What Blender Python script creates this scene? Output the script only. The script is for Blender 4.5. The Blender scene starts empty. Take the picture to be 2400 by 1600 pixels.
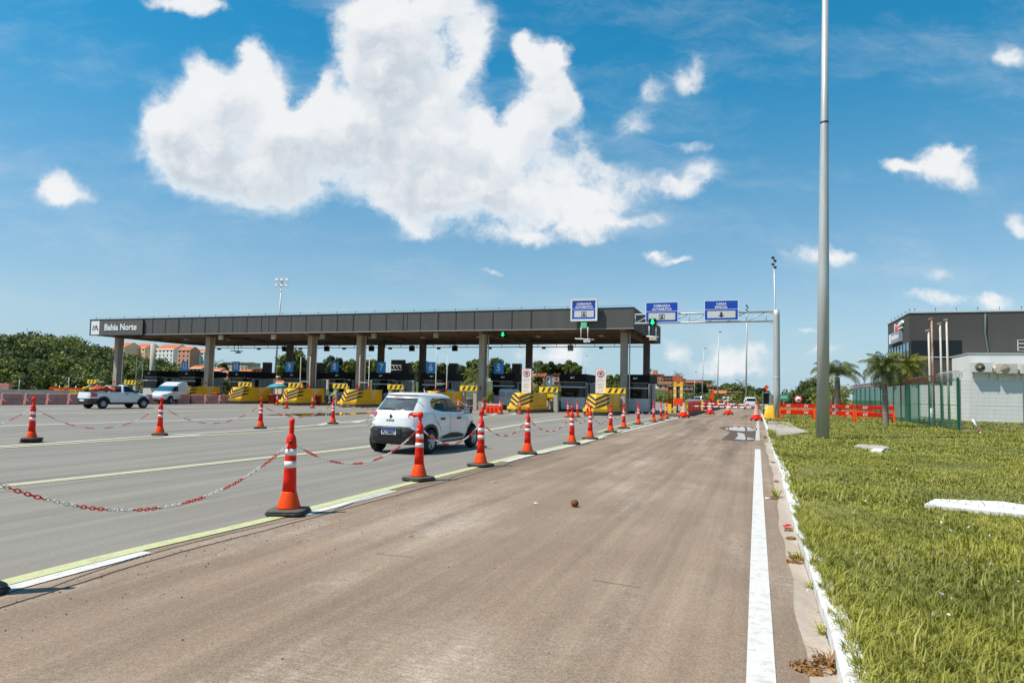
import bpy, bmesh, math, random
import numpy as np
from mathutils import Vector, Matrix
R_ = math.radians
random.seed(7); RNG = np.random.default_rng(7)
scene = bpy.context.scene
COL = scene.collection

# ------------------------------------------------------------------ camera
FP = 1600.0; CAM_H = 1.5; PITCH = R_(3.4); ROLL = 0.020; SHIFT = 25.8     # focal length and shift in photo pixels (2400 wide)
cd = bpy.data.cameras.new('camera'); cam = bpy.data.objects.new('camera', cd); COL.objects.link(cam)
cd.sensor_width = 36; cd.lens = FP / 2400 * 36; cd.shift_y = SHIFT / 2400
cd.clip_start = 0.1; cd.clip_end = 6000
CAM_M = Matrix.Rotation(math.pi / 2 + PITCH, 3, 'X') @ Matrix.Rotation(ROLL, 3, 'Z')
cam.matrix_world = Matrix.Translation((0, 0, CAM_H)) @ CAM_M.to_4x4()
scene.camera = cam

def ray(px, py):
    return CAM_M @ Vector(((px - 1200) / FP, (800 + SHIFT - py) / FP, -1))
def G(px, py, z=0.0):                       # the ground point seen at a photo pixel
    d = ray(px, py); t = (z - CAM_H) / d.z
    return Vector((0, 0, CAM_H)) + d * t
def AT(px, py, Y):                          # the point seen at a photo pixel at depth Y
    d = ray(px, py)
    return Vector((0, 0, CAM_H)) + d * (Y / d.y)

# ------------------------------------------------------------------ light
SUN_EL = R_(60); SUN_AZ = R_(-110)           # azimuth from +Y towards +X
SDIR = Vector((math.sin(SUN_AZ) * math.cos(SUN_EL), math.cos(SUN_AZ) * math.cos(SUN_EL), math.sin(SUN_EL)))
sl = bpy.data.lights.new('sun', 'SUN'); sl.energy = 4.6; sl.angle = R_(0.5); sl.color = (1.0, 0.94, 0.84)
sun = bpy.data.objects.new('sun', sl); COL.objects.link(sun)
sun.rotation_euler = (-SDIR).to_track_quat('-Z', 'Y').to_euler()
scene.view_settings.view_transform = 'Standard'; scene.view_settings.look = 'None'
scene.view_settings.exposure = 0.30; scene.view_settings.gamma = 1.0
scene.render.engine = 'CYCLES'
scene.cycles.max_bounces = 6; scene.cycles.transparent_max_bounces = 12

# ------------------------------------------------------------------ sky with clouds (in directions, at infinity)
CLOUDS = [  # photo position and radii (photo seen 2352 wide), weight
 (375,250,52,60,0.85),(400,330,80,60,0.95),(455,290,75,75,1),(450,165,34,48,0.95),(505,215,70,58,1),(572,150,30,50,1),(618,205,46,66,1),(520,290,80,50,0.85),(640,300,60,50,0.8),(730,270,50,60,0.8),(500,400,110,52,1),(600,430,110,52,0.95),
 (690,360,110,70,1),(745,200,22,40,0.8),(765,290,60,60,0.95),(850,40,80,70,1),(940,110,80,70,0.85),(1010,20,100,60,1),(820,125,50,55,1),(880,210,85,50,1),(1080,100,45,70,1),(1030,185,60,45,0.85),
 (870,300,120,75,1.05),(985,330,110,75,1.1),(900,120,60,60,0.75),(1100,280,40,50,0.7),(960,230,60,40,0.8),(1230,330,60,50,0.49),(1400,480,130,36,0.46),(1250,450,110,40,0.49),(1480,420,70,26,0.36),(1290,545,150,14,0.44),(1180,555,90,18,0.4),(1420,505,90,14,0.41),(1400,380,50,24,0.4),(930,410,130,50,1),(1080,370,90,70,1.05),(1050,450,110,45,0.9),(900,465,60,36,0.8),(955,520,42,34,0.72),(1205,110,26,34,1),(1255,185,56,80,1.1),
 (1275,110,30,28,0.95),(1215,280,52,48,0.95),(1290,240,36,44,0.85),(1150,330,46,40,0.56),(1180,420,90,50,0.56),(1290,385,75,44,0.53),(1345,330,40,36,0.49),(1440,420,95,30,0.36),(1330,455,110,28,0.48),(1200,490,130,30,0.49),
 (1330,520,120,18,0.44),(1130,530,110,26,0.41),(1460,495,50,12,0.4),(1575,180,46,30,0.58),(1605,140,20,24,0.55),(1500,215,26,34,0.55),(1460,285,50,36,0.48),(1610,390,48,34,0.58),(1565,435,44,24,0.53),(1580,330,60,14,0.39),
 (120,430,46,36,0.92),(165,450,60,28,0.62),(1520,580,42,16,0.57),(1565,598,36,10,0.66),(1500,572,20,8,0.46),(1860,580,60,20,0.78),(1925,572,34,20,0.78),(2130,390,70,38,0.88),(2180,350,48,22,0.92),(2215,395,36,34,0.74),(2065,385,42,14,0.78),
 (2325,130,40,28,0.74),(2345,515,30,28,0.74),(410,6,90,24,0.8),(490,26,50,20,0.68),(2150,680,80,18,0.64),(2285,690,40,22,0.8),(2160,630,28,12,0.62),(2340,740,20,20,0.7),(1130,622,32,8,0.72),
 (1650,795,30,30,.50),(1700,812,70,20,.42),(1745,800,40,18,.44),(1640,835,50,16,.3),(1545,805,34,30,0.66),(1700,845,90,20,0.6),(1260,815,120,24,0.56),(870,800,80,10,0.5),(1860,770,34,8,0.66),(1890,812,44,10,0.58),(2330,800,60,30,0.5),(1300,790,60,20,0.5)]
wd = bpy.data.worlds.new('World'); scene.world = wd; wd.use_nodes = True
nt = wd.node_tree; nt.nodes.clear()

def N(tree, typ, **kw):
    n = tree.nodes.new(typ)
    for k, v in kw.items(): setattr(n, k, v)
    return n
def mth(tree, op, a, b=None, c=None, clamp=False):
    n = tree.nodes.new('ShaderNodeMath'); n.operation = op; n.use_clamp = clamp
    for i, v in enumerate((a, b, c)):
        if v is None: continue
        if isinstance(v, (int, float)): n.inputs[i].default_value = v
        else: tree.links.new(v, n.inputs[i])
    return n.outputs[0]
def vmth(tree, op, a, b=None, out=0):
    n = tree.nodes.new('ShaderNodeVectorMath'); n.operation = op
    for i, v in enumerate((a, b)):
        if v is None: continue
        if isinstance(v, tuple): n.inputs[i].default_value = v
        else: tree.links.new(v, n.inputs[i])
    return n.outputs[out]
def noise(tree, vec, scale, detail=2.0, rough=0.5, col=False, dims='3D'):
    n = tree.nodes.new('ShaderNodeTexNoise'); n.noise_dimensions = dims
    n.inputs['Scale'].default_value = scale; n.inputs['Detail'].default_value = detail; n.inputs['Roughness'].default_value = rough
    if vec is not None: tree.links.new(vec, n.inputs['Vector'])
    return n.outputs['Color' if col else 'Fac']

cg = bpy.data.node_groups.new('CloudField', 'ShaderNodeTree')
cg.interface.new_socket('P', in_out='INPUT', socket_type='NodeSocketVector')
cg.interface.new_socket('D', in_out='OUTPUT', socket_type='NodeSocketFloat'); cg.interface.new_socket('A', in_out='OUTPUT', socket_type='NodeSocketFloat')
gi = cg.nodes.new('NodeGroupInput'); go = cg.nodes.new('NodeGroupOutput')
def blobs(tree, P, lst):
    acc = None
    for (cx, cy, rx, ry, w) in lst:
        d = ray(cx / .98, cy / .98); u0, v0 = d.x / d.y, d.z / d.y
        kx, ky = 1600 * .98 / rx, 1600 * .98 / ry
        n = tree.nodes.new('ShaderNodeVectorMath'); n.operation = 'MULTIPLY_ADD'; tree.links.new(P, n.inputs[0])
        n.inputs[1].default_value = (kx, ky, 0); n.inputs[2].default_value = (-u0 * kx, -v0 * ky, 0)
        r2 = vmth(tree, 'DOT_PRODUCT', n.outputs[0], n.outputs[0], out=1)
        e = mth(tree, 'POWER', .4066, r2)
        acc = mth(tree, 'MULTIPLY', e, w) if acc is None else mth(tree, 'MULTIPLY_ADD', e, w, acc)
    return mth(tree, 'MINIMUM', acc, 1.35)
acc = blobs(cg, gi.outputs[0], CLOUDS)
n1 = noise(cg, gi.outputs[0], 13, 11, .68)
amp = mth(cg, 'POWER', mth(cg, 'MINIMUM', acc, 1.0), .6)
dd = mth(cg, 'MULTIPLY_ADD', mth(cg, 'SUBTRACT', n1, .5), mth(cg, 'MULTIPLY_ADD', amp, 2.7, .0), acc)
cg.links.new(dd, go.inputs[0]); cg.links.new(acc, go.inputs[1])

tc = N(nt, 'ShaderNodeTexCoord')
sx = N(nt, 'ShaderNodeSeparateXYZ'); nt.links.new(tc.outputs['Generated'], sx.inputs[0])
yy = mth(nt, 'MAXIMUM', sx.outputs['Y'], .08)
cx_ = N(nt, 'ShaderNodeCombineXYZ')
nt.links.new(mth(nt, 'DIVIDE', sx.outputs['X'], yy), cx_.inputs[0]); nt.links.new(mth(nt, 'DIVIDE', sx.outputs['Z'], yy), cx_.inputs[1])
P0 = cx_.outputs[0]
wob = vmth(nt, 'SUBTRACT', noise(nt, P0, 9, 3, .55, col=True), (.5, .5, .5))
P1 = vmth(nt, 'ADD', P0, vmth(nt, 'MULTIPLY', wob, (.055, .055, 0)))
wob2 = vmth(nt, 'SUBTRACT', noise(nt, P0, 38, 3, .6, col=True), (.5, .5, .5))
P1 = vmth(nt, 'ADD', P1, vmth(nt, 'MULTIPLY', wob2, (.02, .02, 0)))
ga = nt.nodes.new('ShaderNodeGroup'); ga.node_tree = cg; nt.links.new(P1, ga.inputs[0])
PS = vmth(nt, 'ADD', P1, (-.014, .034, 0))
fb = blobs(nt, PS, [c for c in CLOUDS if c[2] >= 50 and c[3] >= 45])
fb = mth(nt, 'MULTIPLY_ADD', mth(nt, 'SUBTRACT', noise(nt, PS, 13, 6, .60), .5), 3.0, fb)
def mapr(tree, v, a, b, c=0., d=1., smooth=True):
    n = tree.nodes.new('ShaderNodeMapRange'); n.interpolation_type = 'SMOOTHSTEP' if smooth else 'LINEAR'
    tree.links.new(v, n.inputs[0])
    for i, x in enumerate((a, b, c, d)): n.inputs[i + 1].default_value = x
    return n.outputs[0]
def mixc(tree, f, a, b, mode='MIX'):
    n = tree.nodes.new('ShaderNodeMix'); n.data_type = 'RGBA'; n.blend_type = mode
    for idx, v in ((0, f), (6, a), (7, b)):
        if isinstance(v, (int, float)): n.inputs[idx].default_value = v
        elif isinstance(v, tuple): n.inputs[idx].default_value = v if len(v) == 4 else (*v, 1)
        else: tree.links.new(v, n.inputs[idx])
    return n.outputs[2]
cover = mapr(nt, ga.outputs[0], .20, .92)
thick = mapr(nt, ga.outputs[0], .5, 1.6)
lit = mapr(nt, mth(nt, 'SUBTRACT', fb, ga.outputs[0]), -.9, .75, 1, 0)
SKY_STR = 0.11
sky = N(nt, 'ShaderNodeTexSky'); sky.sky_type = 'NISHITA'; sky.sun_disc = False
sky.sun_elevation = SUN_EL; sky.sun_rotation = SUN_AZ; sky.altitude = 0; sky.air_density = 1.0; sky.dust_density = .1; sky.ozone_density = 3.0
elev = mapr(nt, sx.outputs['Z'], .0, .46)
hs = N(nt, 'ShaderNodeHueSaturation'); hs.inputs['Hue'].default_value = .483; hs.inputs['Value'].default_value = 1.0
nt.links.new(mth(nt, 'MULTIPLY_ADD', elev, .66, .72), hs.inputs['Saturation'])
nt.links.new(mixc(nt, elev, mixc(nt, 1., sky.outputs[0], (.50, .655, .80), 'MULTIPLY'), mixc(nt, 1., sky.outputs[0], (1.06, 1.12, 1.08), 'MULTIPLY')), hs.inputs['Color'])
k = 1 / SKY_STR
shade = mixc(nt, thick, (.66 * k, .71 * k, .75 * k), (.40 * k, .46 * k, .53 * k))
ccol = mixc(nt, lit, shade, (.73 * k, .74 * k, .75 * k))
# thin streaks of high cloud
st = N(nt, 'ShaderNodeMapping'); st.inputs['Scale'].default_value = (1.4, 4.5, 1); st.inputs['Rotation'].default_value = (0, 0, R_(-14)); nt.links.new(P1, st.inputs[0])
cn = noise(nt, st.outputs[0], 2.2, 7, .66)
cir = mth(nt, 'MULTIPLY', mapr(nt, cn, .44, .80), mapr(nt, ga.outputs[1], .02, .6, .26, .95), clamp=True)
low = mapr(nt, sx.outputs['Z'], .0, .16, .85, 0)
base = mixc(nt, low, hs.outputs[0], (.355 * k, .51 * k, .615 * k))
skyc = mixc(nt, cir, base, (.60 * k, .66 * k, .70 * k))
final = mixc(nt, mth(nt, 'MULTIPLY', cover, .97), skyc, ccol)
bg = N(nt, 'ShaderNodeBackground'); bg.inputs['Strength'].default_value = SKY_STR
nt.links.new(final, bg.inputs['Color'])
wo = N(nt, 'ShaderNodeOutputWorld'); nt.links.new(bg.outputs[0], wo.inputs[0])
wd.cycles.sampling_method = 'MANUAL'; wd.cycles.sample_map_resolution = 512

# ------------------------------------------------------------------ materials
MATS = {}
def mat(name, col, rough=.6, metal=0., var=.10, scale=4., bump=0., bscale=60., spec=.5, stretch=(1, 1, 1), alpha=1., coat=0., emit=None, dirt=None, trans=0.):
    if name in MATS: return MATS[name]
    m = bpy.data.materials.new(name); m.use_nodes = True; t = m.node_tree
    b = t.nodes['Principled BSDF']
    b.inputs['Roughness'].default_value = rough; b.inputs['Metallic'].default_value = metal
    b.inputs['Specular IOR Level'].default_value = spec
    if coat: b.inputs['Coat Weight'].default_value = coat; b.inputs['Coat Roughness'].default_value = .06
    if alpha < 1: b.inputs['Alpha'].default_value = alpha
    if trans: b.inputs['Transmission Weight'].default_value = trans
    if var or bump or dirt:
        c = N(t, 'ShaderNodeTexCoord'); mp = N(t, 'ShaderNodeMapping'); mp.inputs['Scale'].default_value = stretch
        t.links.new(c.outputs['Object'], mp.inputs[0])
        f = mapr(t, noise(t, mp.outputs[0], scale, 5, .6), .25, .75, smooth=False)
        lo = tuple(x * (1 - var) for x in col); hi = tuple(min(1, x * (1 + var)) for x in col)
        out = mixc(t, f, lo, hi)
        if dirt:
            f2 = mapr(t, noise(t, mp.outputs[0], dirt[1], 6, .65), dirt[2], dirt[2] + .22)
            out = mixc(t, mth(t, 'MULTIPLY', f2, dirt[3]), out, dirt[0])
        t.links.new(out, b.inputs['Base Color'])
        if bump:
            bp = N(t, 'ShaderNodeBump'); bp.inputs['Strength'].default_value = bump; bp.inputs['Distance'].default_value = .01
            t.links.new(noise(t, c.outputs['Object'], bscale, 4, .6), bp.inputs['Height']); t.links.new(bp.outputs[0], b.inputs['Normal'])
    else:
        b.inputs['Base Color'].default_value = (*col, 1)
    if emit:
        b.inputs['Emission Color'].default_value = (*emit[0], 1); b.inputs['Emission Strength'].default_value = emit[1]
    MATS[name] = m
    return m

def ground_mat(name, c1, c2, grain=.30, streak_ang=0., patch=.5, stain=(.5, .55), rough=.85, light=None, stripes=1.0, joints=None):
    m = bpy.data.materials.new(name); m.use_nodes = True; t = m.node_tree; b = t.nodes['Principled BSDF']
    b.inputs['Roughness'].default_value = rough; b.inputs['Specular IOR Level'].default_value = .35
    c = N(t, 'ShaderNodeTexCoord')
    mp = N(t, 'ShaderNodeMapping'); mp.inputs['Rotation'].default_value = (0, 0, streak_ang); t.links.new(c.outputs['Object'], mp.inputs[0])
    ms = N(t, 'ShaderNodeMapping'); ms.inputs['Scale'].default_value = (1.0, .045, 1); t.links.new(mp.outputs[0], ms.inputs[0])
    big = mapr(t, noise(t, mp.outputs[0], .35, 5, .6), .3, .7, smooth=False)
    stre = mapr(t, noise(t, ms.outputs[0], 1.6, 6, .62), .28, .72, smooth=False)
    f = mth(t, 'ADD', mth(t, 'MULTIPLY', big, patch), mth(t, 'MULTIPLY', stre, stripes * (1 - patch)), clamp=True)
    out = mixc(t, f, c1, c2)
    if light:
        mtr = N(t, 'ShaderNodeMapping'); mtr.inputs['Scale'].default_value = (.6, 3.2, 1); t.links.new(mp.outputs[0], mtr.inputs[0])
        ml = N(t, 'ShaderNodeMapping'); ml.inputs['Scale'].default_value = (1, .35, 1); t.links.new(mp.outputs[0], ml.inputs[0])
        lf = mapr(t, noise(t, ml.outputs[0], light[1] * 1.6, 8, .68), light[2], light[2] + .24)
        lg = mapr(t, noise(t, mtr.outputs[0], 9, 7, .8), .36, .64)
        out = mixc(t, mth(t, 'MULTIPLY', mth(t, 'MULTIPLY', lf, lg), light[3]), out, light[0])
    # dark stain trails along the traffic
    m2 = N(t, 'ShaderNodeMapping'); m2.inputs['Scale'].default_value = (.8, .05, 1); m2.inputs['Location'].default_value = (7, 3, 0); t.links.new(mp.outputs[0], m2.inputs[0])
    sf = mapr(t, noise(t, m2.outputs[0], 1.1, 5, .6), stain[1], stain[1] + .18, 0, stain[0])
    out = mixc(t, sf, out, tuple(x * .48 for x in c1))
    m3 = N(t, 'ShaderNodeMapping'); m3.inputs['Scale'].default_value = (1.0, .012, 1); t.links.new(mp.outputs[0], m3.inputs[0])
    tr_ = mapr(t, noise(t, m3.outputs[0], 4.5, 5, .65), .3, .7, .80, 1.16, smooth=False)
    g1 = mapr(t, noise(t, c.outputs['Object'], 110, 3, .75), .30, .70, 1 - grain, 1 + grain, smooth=False)
    g2 = mapr(t, noise(t, c.outputs['Object'], 26, 5, .75), .3, .7, .86, 1.14, smooth=False)
    gg = mth(t, 'MULTIPLY', mth(t, 'MULTIPLY', g1, g2), tr_)
    cmb = N(t, 'ShaderNodeCombineXYZ')
    for i in range(3): t.links.new(gg, cmb.inputs[i])
    out = mixc(t, 1.0, out, cmb.outputs[0], 'MULTIPLY')
    t.links.new(out, b.inputs['Base Color'])
    bp = N(t, 'ShaderNodeBump'); bp.inputs['Strength'].default_value = .35; bp.inputs['Distance'].default_value = .006
    t.links.new(noise(t, c.outputs['Object'], 130, 3, .7), bp.inputs['Height']); t.links.new(bp.outputs[0], b.inputs['Normal'])
    return m

def leaf_mat(name, c1, c2, c3, scale=.35):
    m = bpy.data.materials.new(name); m.use_nodes = True; t = m.node_tree; b = t.nodes['Principled BSDF']
    b.inputs['Roughness'].default_value = .55; b.inputs['Specular IOR Level'].default_value = .3
    c = N(t, 'ShaderNodeTexCoord'); oi = N(t, 'ShaderNodeObjectInfo'); ge = N(t, 'ShaderNodeNewGeometry')
    f = mapr(t, noise(t, ge.outputs['Position'], scale, 4, .6), .36, .64, smooth=False)
    o = mixc(t, f, c1, c2)
    o = mixc(t, mapr(t, ge.outputs['Random Per Island'], .55, 1, 0, .6, smooth=False), o, c3)
    t.links.new(o, b.inputs['Base Color'])
    tr = N(t, 'ShaderNodeBsdfTranslucent'); t.links.new(o, tr.inputs[0])
    mx = N(t, 'ShaderNodeMixShader'); mx.inputs[0].default_value = .22
    t.links.new(b.outputs[0], mx.inputs[1]); t.links.new(tr.outputs[0], mx.inputs[2])
    t.links.new(mx.outputs[0], t.nodes['Material Output'].inputs[0])
    return m

ANG = R_(19.5)                               # heading of the carriageway
RA = ANG
M_ROAD = ground_mat('grey_asphalt', (.176, .157, .131), (.270, .245, .209), grain=.20, streak_ang=RA, patch=.35, stain=(.34, .53))
M_LANE = ground_mat('brown_asphalt', (.176, .119, .079), (.328, .240, .168), grain=.46, streak_ang=RA, patch=.45, stain=(.52, .50), light=((.50, .42, .34), .42, .47, .85))
M_GUT = ground_mat('gutter_concrete', (.36, .285, .225), (.44, .37, .30), grain=.10, patch=.6, stain=(.2, .6))
M_SLAB = ground_mat('slab_concrete', (.36, .31, .26), (.50, .45, .39), grain=.12, patch=.6, stain=(.3, .55))
M_SOIL = ground_mat('turf_soil', (.10, .105, .02), (.20, .19, .045), grain=.35, patch=.8, stain=(.3, .55), stripes=.6)
M_FIELD = ground_mat('far_field', (.07, .10, .02), (.16, .17, .045), grain=.3, patch=.9, stain=(.3, .6))
def paint(name, col, wear):
    m = bpy.data.materials.new(name); m.use_nodes = True; t = m.node_tree; b = t.nodes['Principled BSDF']
    b.inputs['Roughness'].default_value = .7
    c = N(t, 'ShaderNodeTexCoord')
    f = mapr(t, noise(t, c.outputs['Object'], 9, 8, .75), .5 - wear, .70 - wear)
    g = mapr(t, noise(t, c.outputs['Object'], 90, 3, .7), .3, .55)
    ff = mth(t, 'MULTIPLY', mth(t, 'ADD', f, .35, clamp=True), mth(t, 'ADD', g, .45, clamp=True), clamp=True)
    o = mixc(t, ff, tuple(x * .55 + .07 for x in col), col)
    t.links.new(o, b.inputs['Base Color'])
    return m
M_WPAINT = paint('white_road_paint', (.62, .59, .54), .13)
M_WPAINT2 = paint('worn_white_paint', (.52, .49, .44), .08)
M_YPAINT = paint('lime_yellow_paint', (.50, .51, .25), .12)
M_YPAINT2 = paint('faded_yellow_paint', (.58, .55, .27), .14)
M_KERB = mat('kerb_whitewash', (.70, .69, .66), .8, var=.12, scale=9, bump=.5, bscale=25, dirt=((.30, .26, .20), 3.2, .50, .8))
M_WATER = mat('puddle_water', (.015, .015, .014), .03, var=0, spec=.6)
M_WET = mat('wet_mud', (.105, .076, .054), .8, var=.25, scale=6, spec=.15)

red = mat('signal_red_plastic', (.80, .016, .005), .5, var=.08, scale=8, spec=.25, dirt=((.30, .06, .03), 6, .58, .35))
orange = mat('orange_plastic', (.88, .070, .004), .5, var=.08, scale=8, spec=.25, dirt=((.35, .10, .04), 7, .58, .4))
refl = mat('reflective_band', (.74, .70, .66), .45, var=.05, scale=12, dirt=((.42, .36, .30), 9, .55, .5))
rubber = mat('black_rubber', (.018, .017, .015), .75, var=.3, scale=14, dirt=((.20, .17, .13), 10, .48, .55))
rubber_g = mat('dusty_rubber', (.10, .088, .068), .85, var=.25, scale=14)
chain_w = mat('white_chain_plastic', (.68, .63, .58), .5, var=.08, scale=12)
chain_r = mat('red_chain_plastic', (.60, .030, .010), .45, var=.08, scale=12)
concrete = mat('weathered_concrete', (.37, .32, .255), .88, var=.18, scale=2.2, bump=.35, bscale=18, stretch=(1, 1, .25), dirt=((.13, .105, .08), 2.6, .52, .7))
conc_lt = mat('pale_concrete', (.44, .395, .32), .88, var=.12, scale=2.5, bump=.3, bscale=20, dirt=((.20, .165, .12), 2.4, .54, .65))
conc_dk = mat('dark_concrete', (.16, .125, .095), .9, var=.3, scale=1.6, bump=.3, bscale=15)  # darker concrete for the beams, rear columns and island bases
fascia_m = mat('grey_cladding', (.100, .096, .089), .7, var=.12, scale=1.4, stretch=(1, 1, .18), dirt=((.20, .18, .15), 2.0, .56, .45), spec=.2)
fascia_d = mat('dark_seam', (.02, .02, .022), .6, var=0)
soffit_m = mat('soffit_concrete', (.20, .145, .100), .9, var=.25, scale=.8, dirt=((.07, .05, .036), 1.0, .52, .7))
black_m = mat('black_panel', (.010, .0095, .009), .65, var=.2, scale=3, spec=.15)
char_m = mat('charcoal_panel', (.060, .058, .056), .7, var=.1, scale=2)
glass_dk = mat('dark_glass', (.008, .010, .010), .08, var=0, spec=.45)
glass_bl = mat('blue_glass', (.05, .20, .34), .08, var=.1, scale=1, spec=.8)
white_m = mat('white_render', (.72, .71, .68), .8, var=.05, scale=1.2, bump=.15, bscale=30, stretch=(1, 1, .3), dirt=((.50, .47, .42), 1.1, .60, .45))
grey_pan = mat('grey_booth_panel', (.40, .385, .365), .5, var=.07, scale=3, stretch=(1, 1, .3))
lt_pan = mat('light_booth_panel', (.60, .585, .56), .5, var=.05, scale=3)
white_pl = mat('white_plastic', (.74, .73, .70), .45, var=.04, scale=4)
white_pt = mat('white_paint_metal', (.72, .71, .69), .4, var=.05, scale=4)
galv = mat('galvanised_steel', (.50, .485, .455), .48, metal=.25, var=.13, scale=5, stretch=(1, 1, .12), bump=.1, bscale=40, dirt=((.24, .235, .21), 3.0, .55, .4))
steel_dk = mat('dark_steel', (.05, .05, .05), .5, metal=.4, var=.1)
yellow = mat('safety_yellow', (.86, .47, .006), .55, var=.10, scale=2.5, bump=.12, bscale=25, dirt=((.40, .21, .02), 2.4, .55, .55))
yell_b = mat('board_yellow', (.88, .58, .01), .5, var=.06, scale=4)
chev_k = mat('chevron_brown_black', (.055, .038, .028), .6, var=.25, scale=6)
sign_bl = mat('sign_blue', (.006, .060, .42), .4, var=.05, scale=3)
lane_bl = mat('lane_number_blue', (.012, .26, .72), .4, var=.08, scale=3)
sign_wh = mat('sign_white', (.80, .80, .79), .45, var=.03, scale=3)
sign_red = mat('sign_red', (.60, .01, .015), .4, var=.03)
sign_gn = mat('sign_green', (.01, .26, .15), .4, var=.05)
logo_red = mat('logo_red', (.70, .015, .015), .4, var=0)
ink = mat('sign_black', (.015, .015, .017), .5, var=0)
brown_bx = mat('brown_box_panel', (.045, .025, .015), .6, var=.35, scale=3, stretch=(1, 1, .3))
green_led = mat('green_led', (.0, .35, .12), .4, var=0, emit=((.02, .85, .30), 1.1))
green_dim = mat('green_led_panel', (.10, .30, .18), .5, var=.4, scale=40, emit=((.05, .5, .22), .35))
pink_pl = mat('faded_pink_plastic', (.52, .20, .165), .7, var=.14, scale=3, dirt=((.46, .33, .28), 2.2, .50, .85))
pink_pl2 = mat('paler_pink_plastic', (.56, .30, .25), .7, var=.14, scale=3, dirt=((.42, .34, .30), 2.2, .45, .8))
fence_gn = mat('green_fence_coating', (.010, .105, .060), .4, var=.1, scale=5)
wire_gy = mat('galvanised_wire', (.30, .31, .30), .45, metal=.5, var=.1)
rust = mat('rusty_paint', (.50, .34, .24), .75, var=.2, scale=6, stretch=(1, 1, .4), dirt=((.26, .085, .022), 4, .40, .95))
polewht = mat('flagpole_paint', (.56, .50, .43), .6, var=.12, scale=6, dirt=((.33, .18, .10), 5, .60, .5))
bark = mat('bark', (.17, .135, .10), .9, var=.35, scale=8, bump=.6, bscale=18, stretch=(1, 1, 2.5))
palm_bk = mat('palm_bark', (.23, .185, .145), .9, var=.35, scale=5, bump=.7, bscale=12, stretch=(.5, .5, 7))
leafA = leaf_mat('leaf_mid', (.040, .064, .010), (.120, .150, .022), (.19, .21, .042), .16)
leafB = leaf_mat('leaf_dark', (.024, .044, .009), (.078, .105, .017), (.13, .15, .033), .16)
leafC = leaf_mat('leaf_light', (.085, .110, .015), (.185, .205, .030), (.27, .27, .06), .16)
palmA = leaf_mat('palm_leaf', (.060, .090, .022), (.140, .170, .040), (.26, .26, .09), 2.)
palmB = leaf_mat('palm_leaf_yellow', (.12, .14, .018), (.25, .255, .035), (.36, .33, .07), 2.)
grassM = leaf_mat('grass_blade', (.150, .170, .018), (.36, .345, .045), (.52, .45, .13), .7)
dryM = leaf_mat('dry_litter', (.26, .12, .035), (.38, .20, .07), (.46, .30, .14), 6.)
brick = mat('bare_red_brick', (.42, .125, .045), .9, var=.2, scale=.9, dirt=((.22, .075, .04), .7, .5, .6))
brick2 = mat('pale_orange_brick', (.58, .22, .09), .9, var=.2, scale=.9, dirt=((.30, .11, .05), .7, .5, .6))
plast = mat('cream_plaster', (.62, .50, .36), .9, var=.12, scale=.6)
pinkpl = mat('salmon_plaster', (.66, .31, .20), .9, var=.12, scale=.6)
peach = mat('peach_plaster', (.80, .56, .38), .9, var=.12, scale=.6)
whpl = mat('white_plaster', (.82, .80, .75), .9, var=.10, scale=.6)
tile = mat('terracotta_tile', (.46, .125, .040), .85, var=.25, scale=1.2)
fibro = mat('fibre_cement_roof', (.42, .34, .28), .9, var=.2, scale=.8)
hole = mat('dark_opening', (.02, .018, .016), .6, var=.3)
carwh = mat('white_car_paint', (.76, .745, .715), .28, var=.015, scale=2, coat=.8)
carwh2 = mat('plain_white_car_paint', (.68, .68, .67), .3, var=.02, scale=2, coat=.7)
carsil = mat('silver_car_paint', (.36, .37, .385), .3, metal=.5, var=.02, coat=.7)
cargry = mat('grey_car_paint', (.30, .31, .32), .3, metal=.3, var=.02, coat=.7)
clad = mat('black_car_plastic', (.030, .030, .031), .55, var=.12, scale=8)
tyre = mat('tyre_rubber', (.014, .014, .014), .8, var=.2, scale=12)
rimm = mat('alloy_rim', (.46, .46, .46), .35, metal=.6, var=.05)
cglass = mat('tinted_car_glass', (.018, .024, .026), .04, var=0, spec=.7, alpha=.80)
cglass_s = mat('clear_car_glass', (.020, .030, .034), .04, var=0, spec=.7, alpha=.42)
tail_r = mat('tail_lamp_red', (.52, .006, .008), .15, var=.05, coat=.8)
tail_w = mat('tail_lamp_clear', (.60, .50, .46), .2, var=.15, scale=30, coat=.8)
skin = mat('skin', (.24, .125, .075), .6, var=.05)
turq = mat('teal_canvas', (.06, .30, .36), .7, var=.1)

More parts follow.
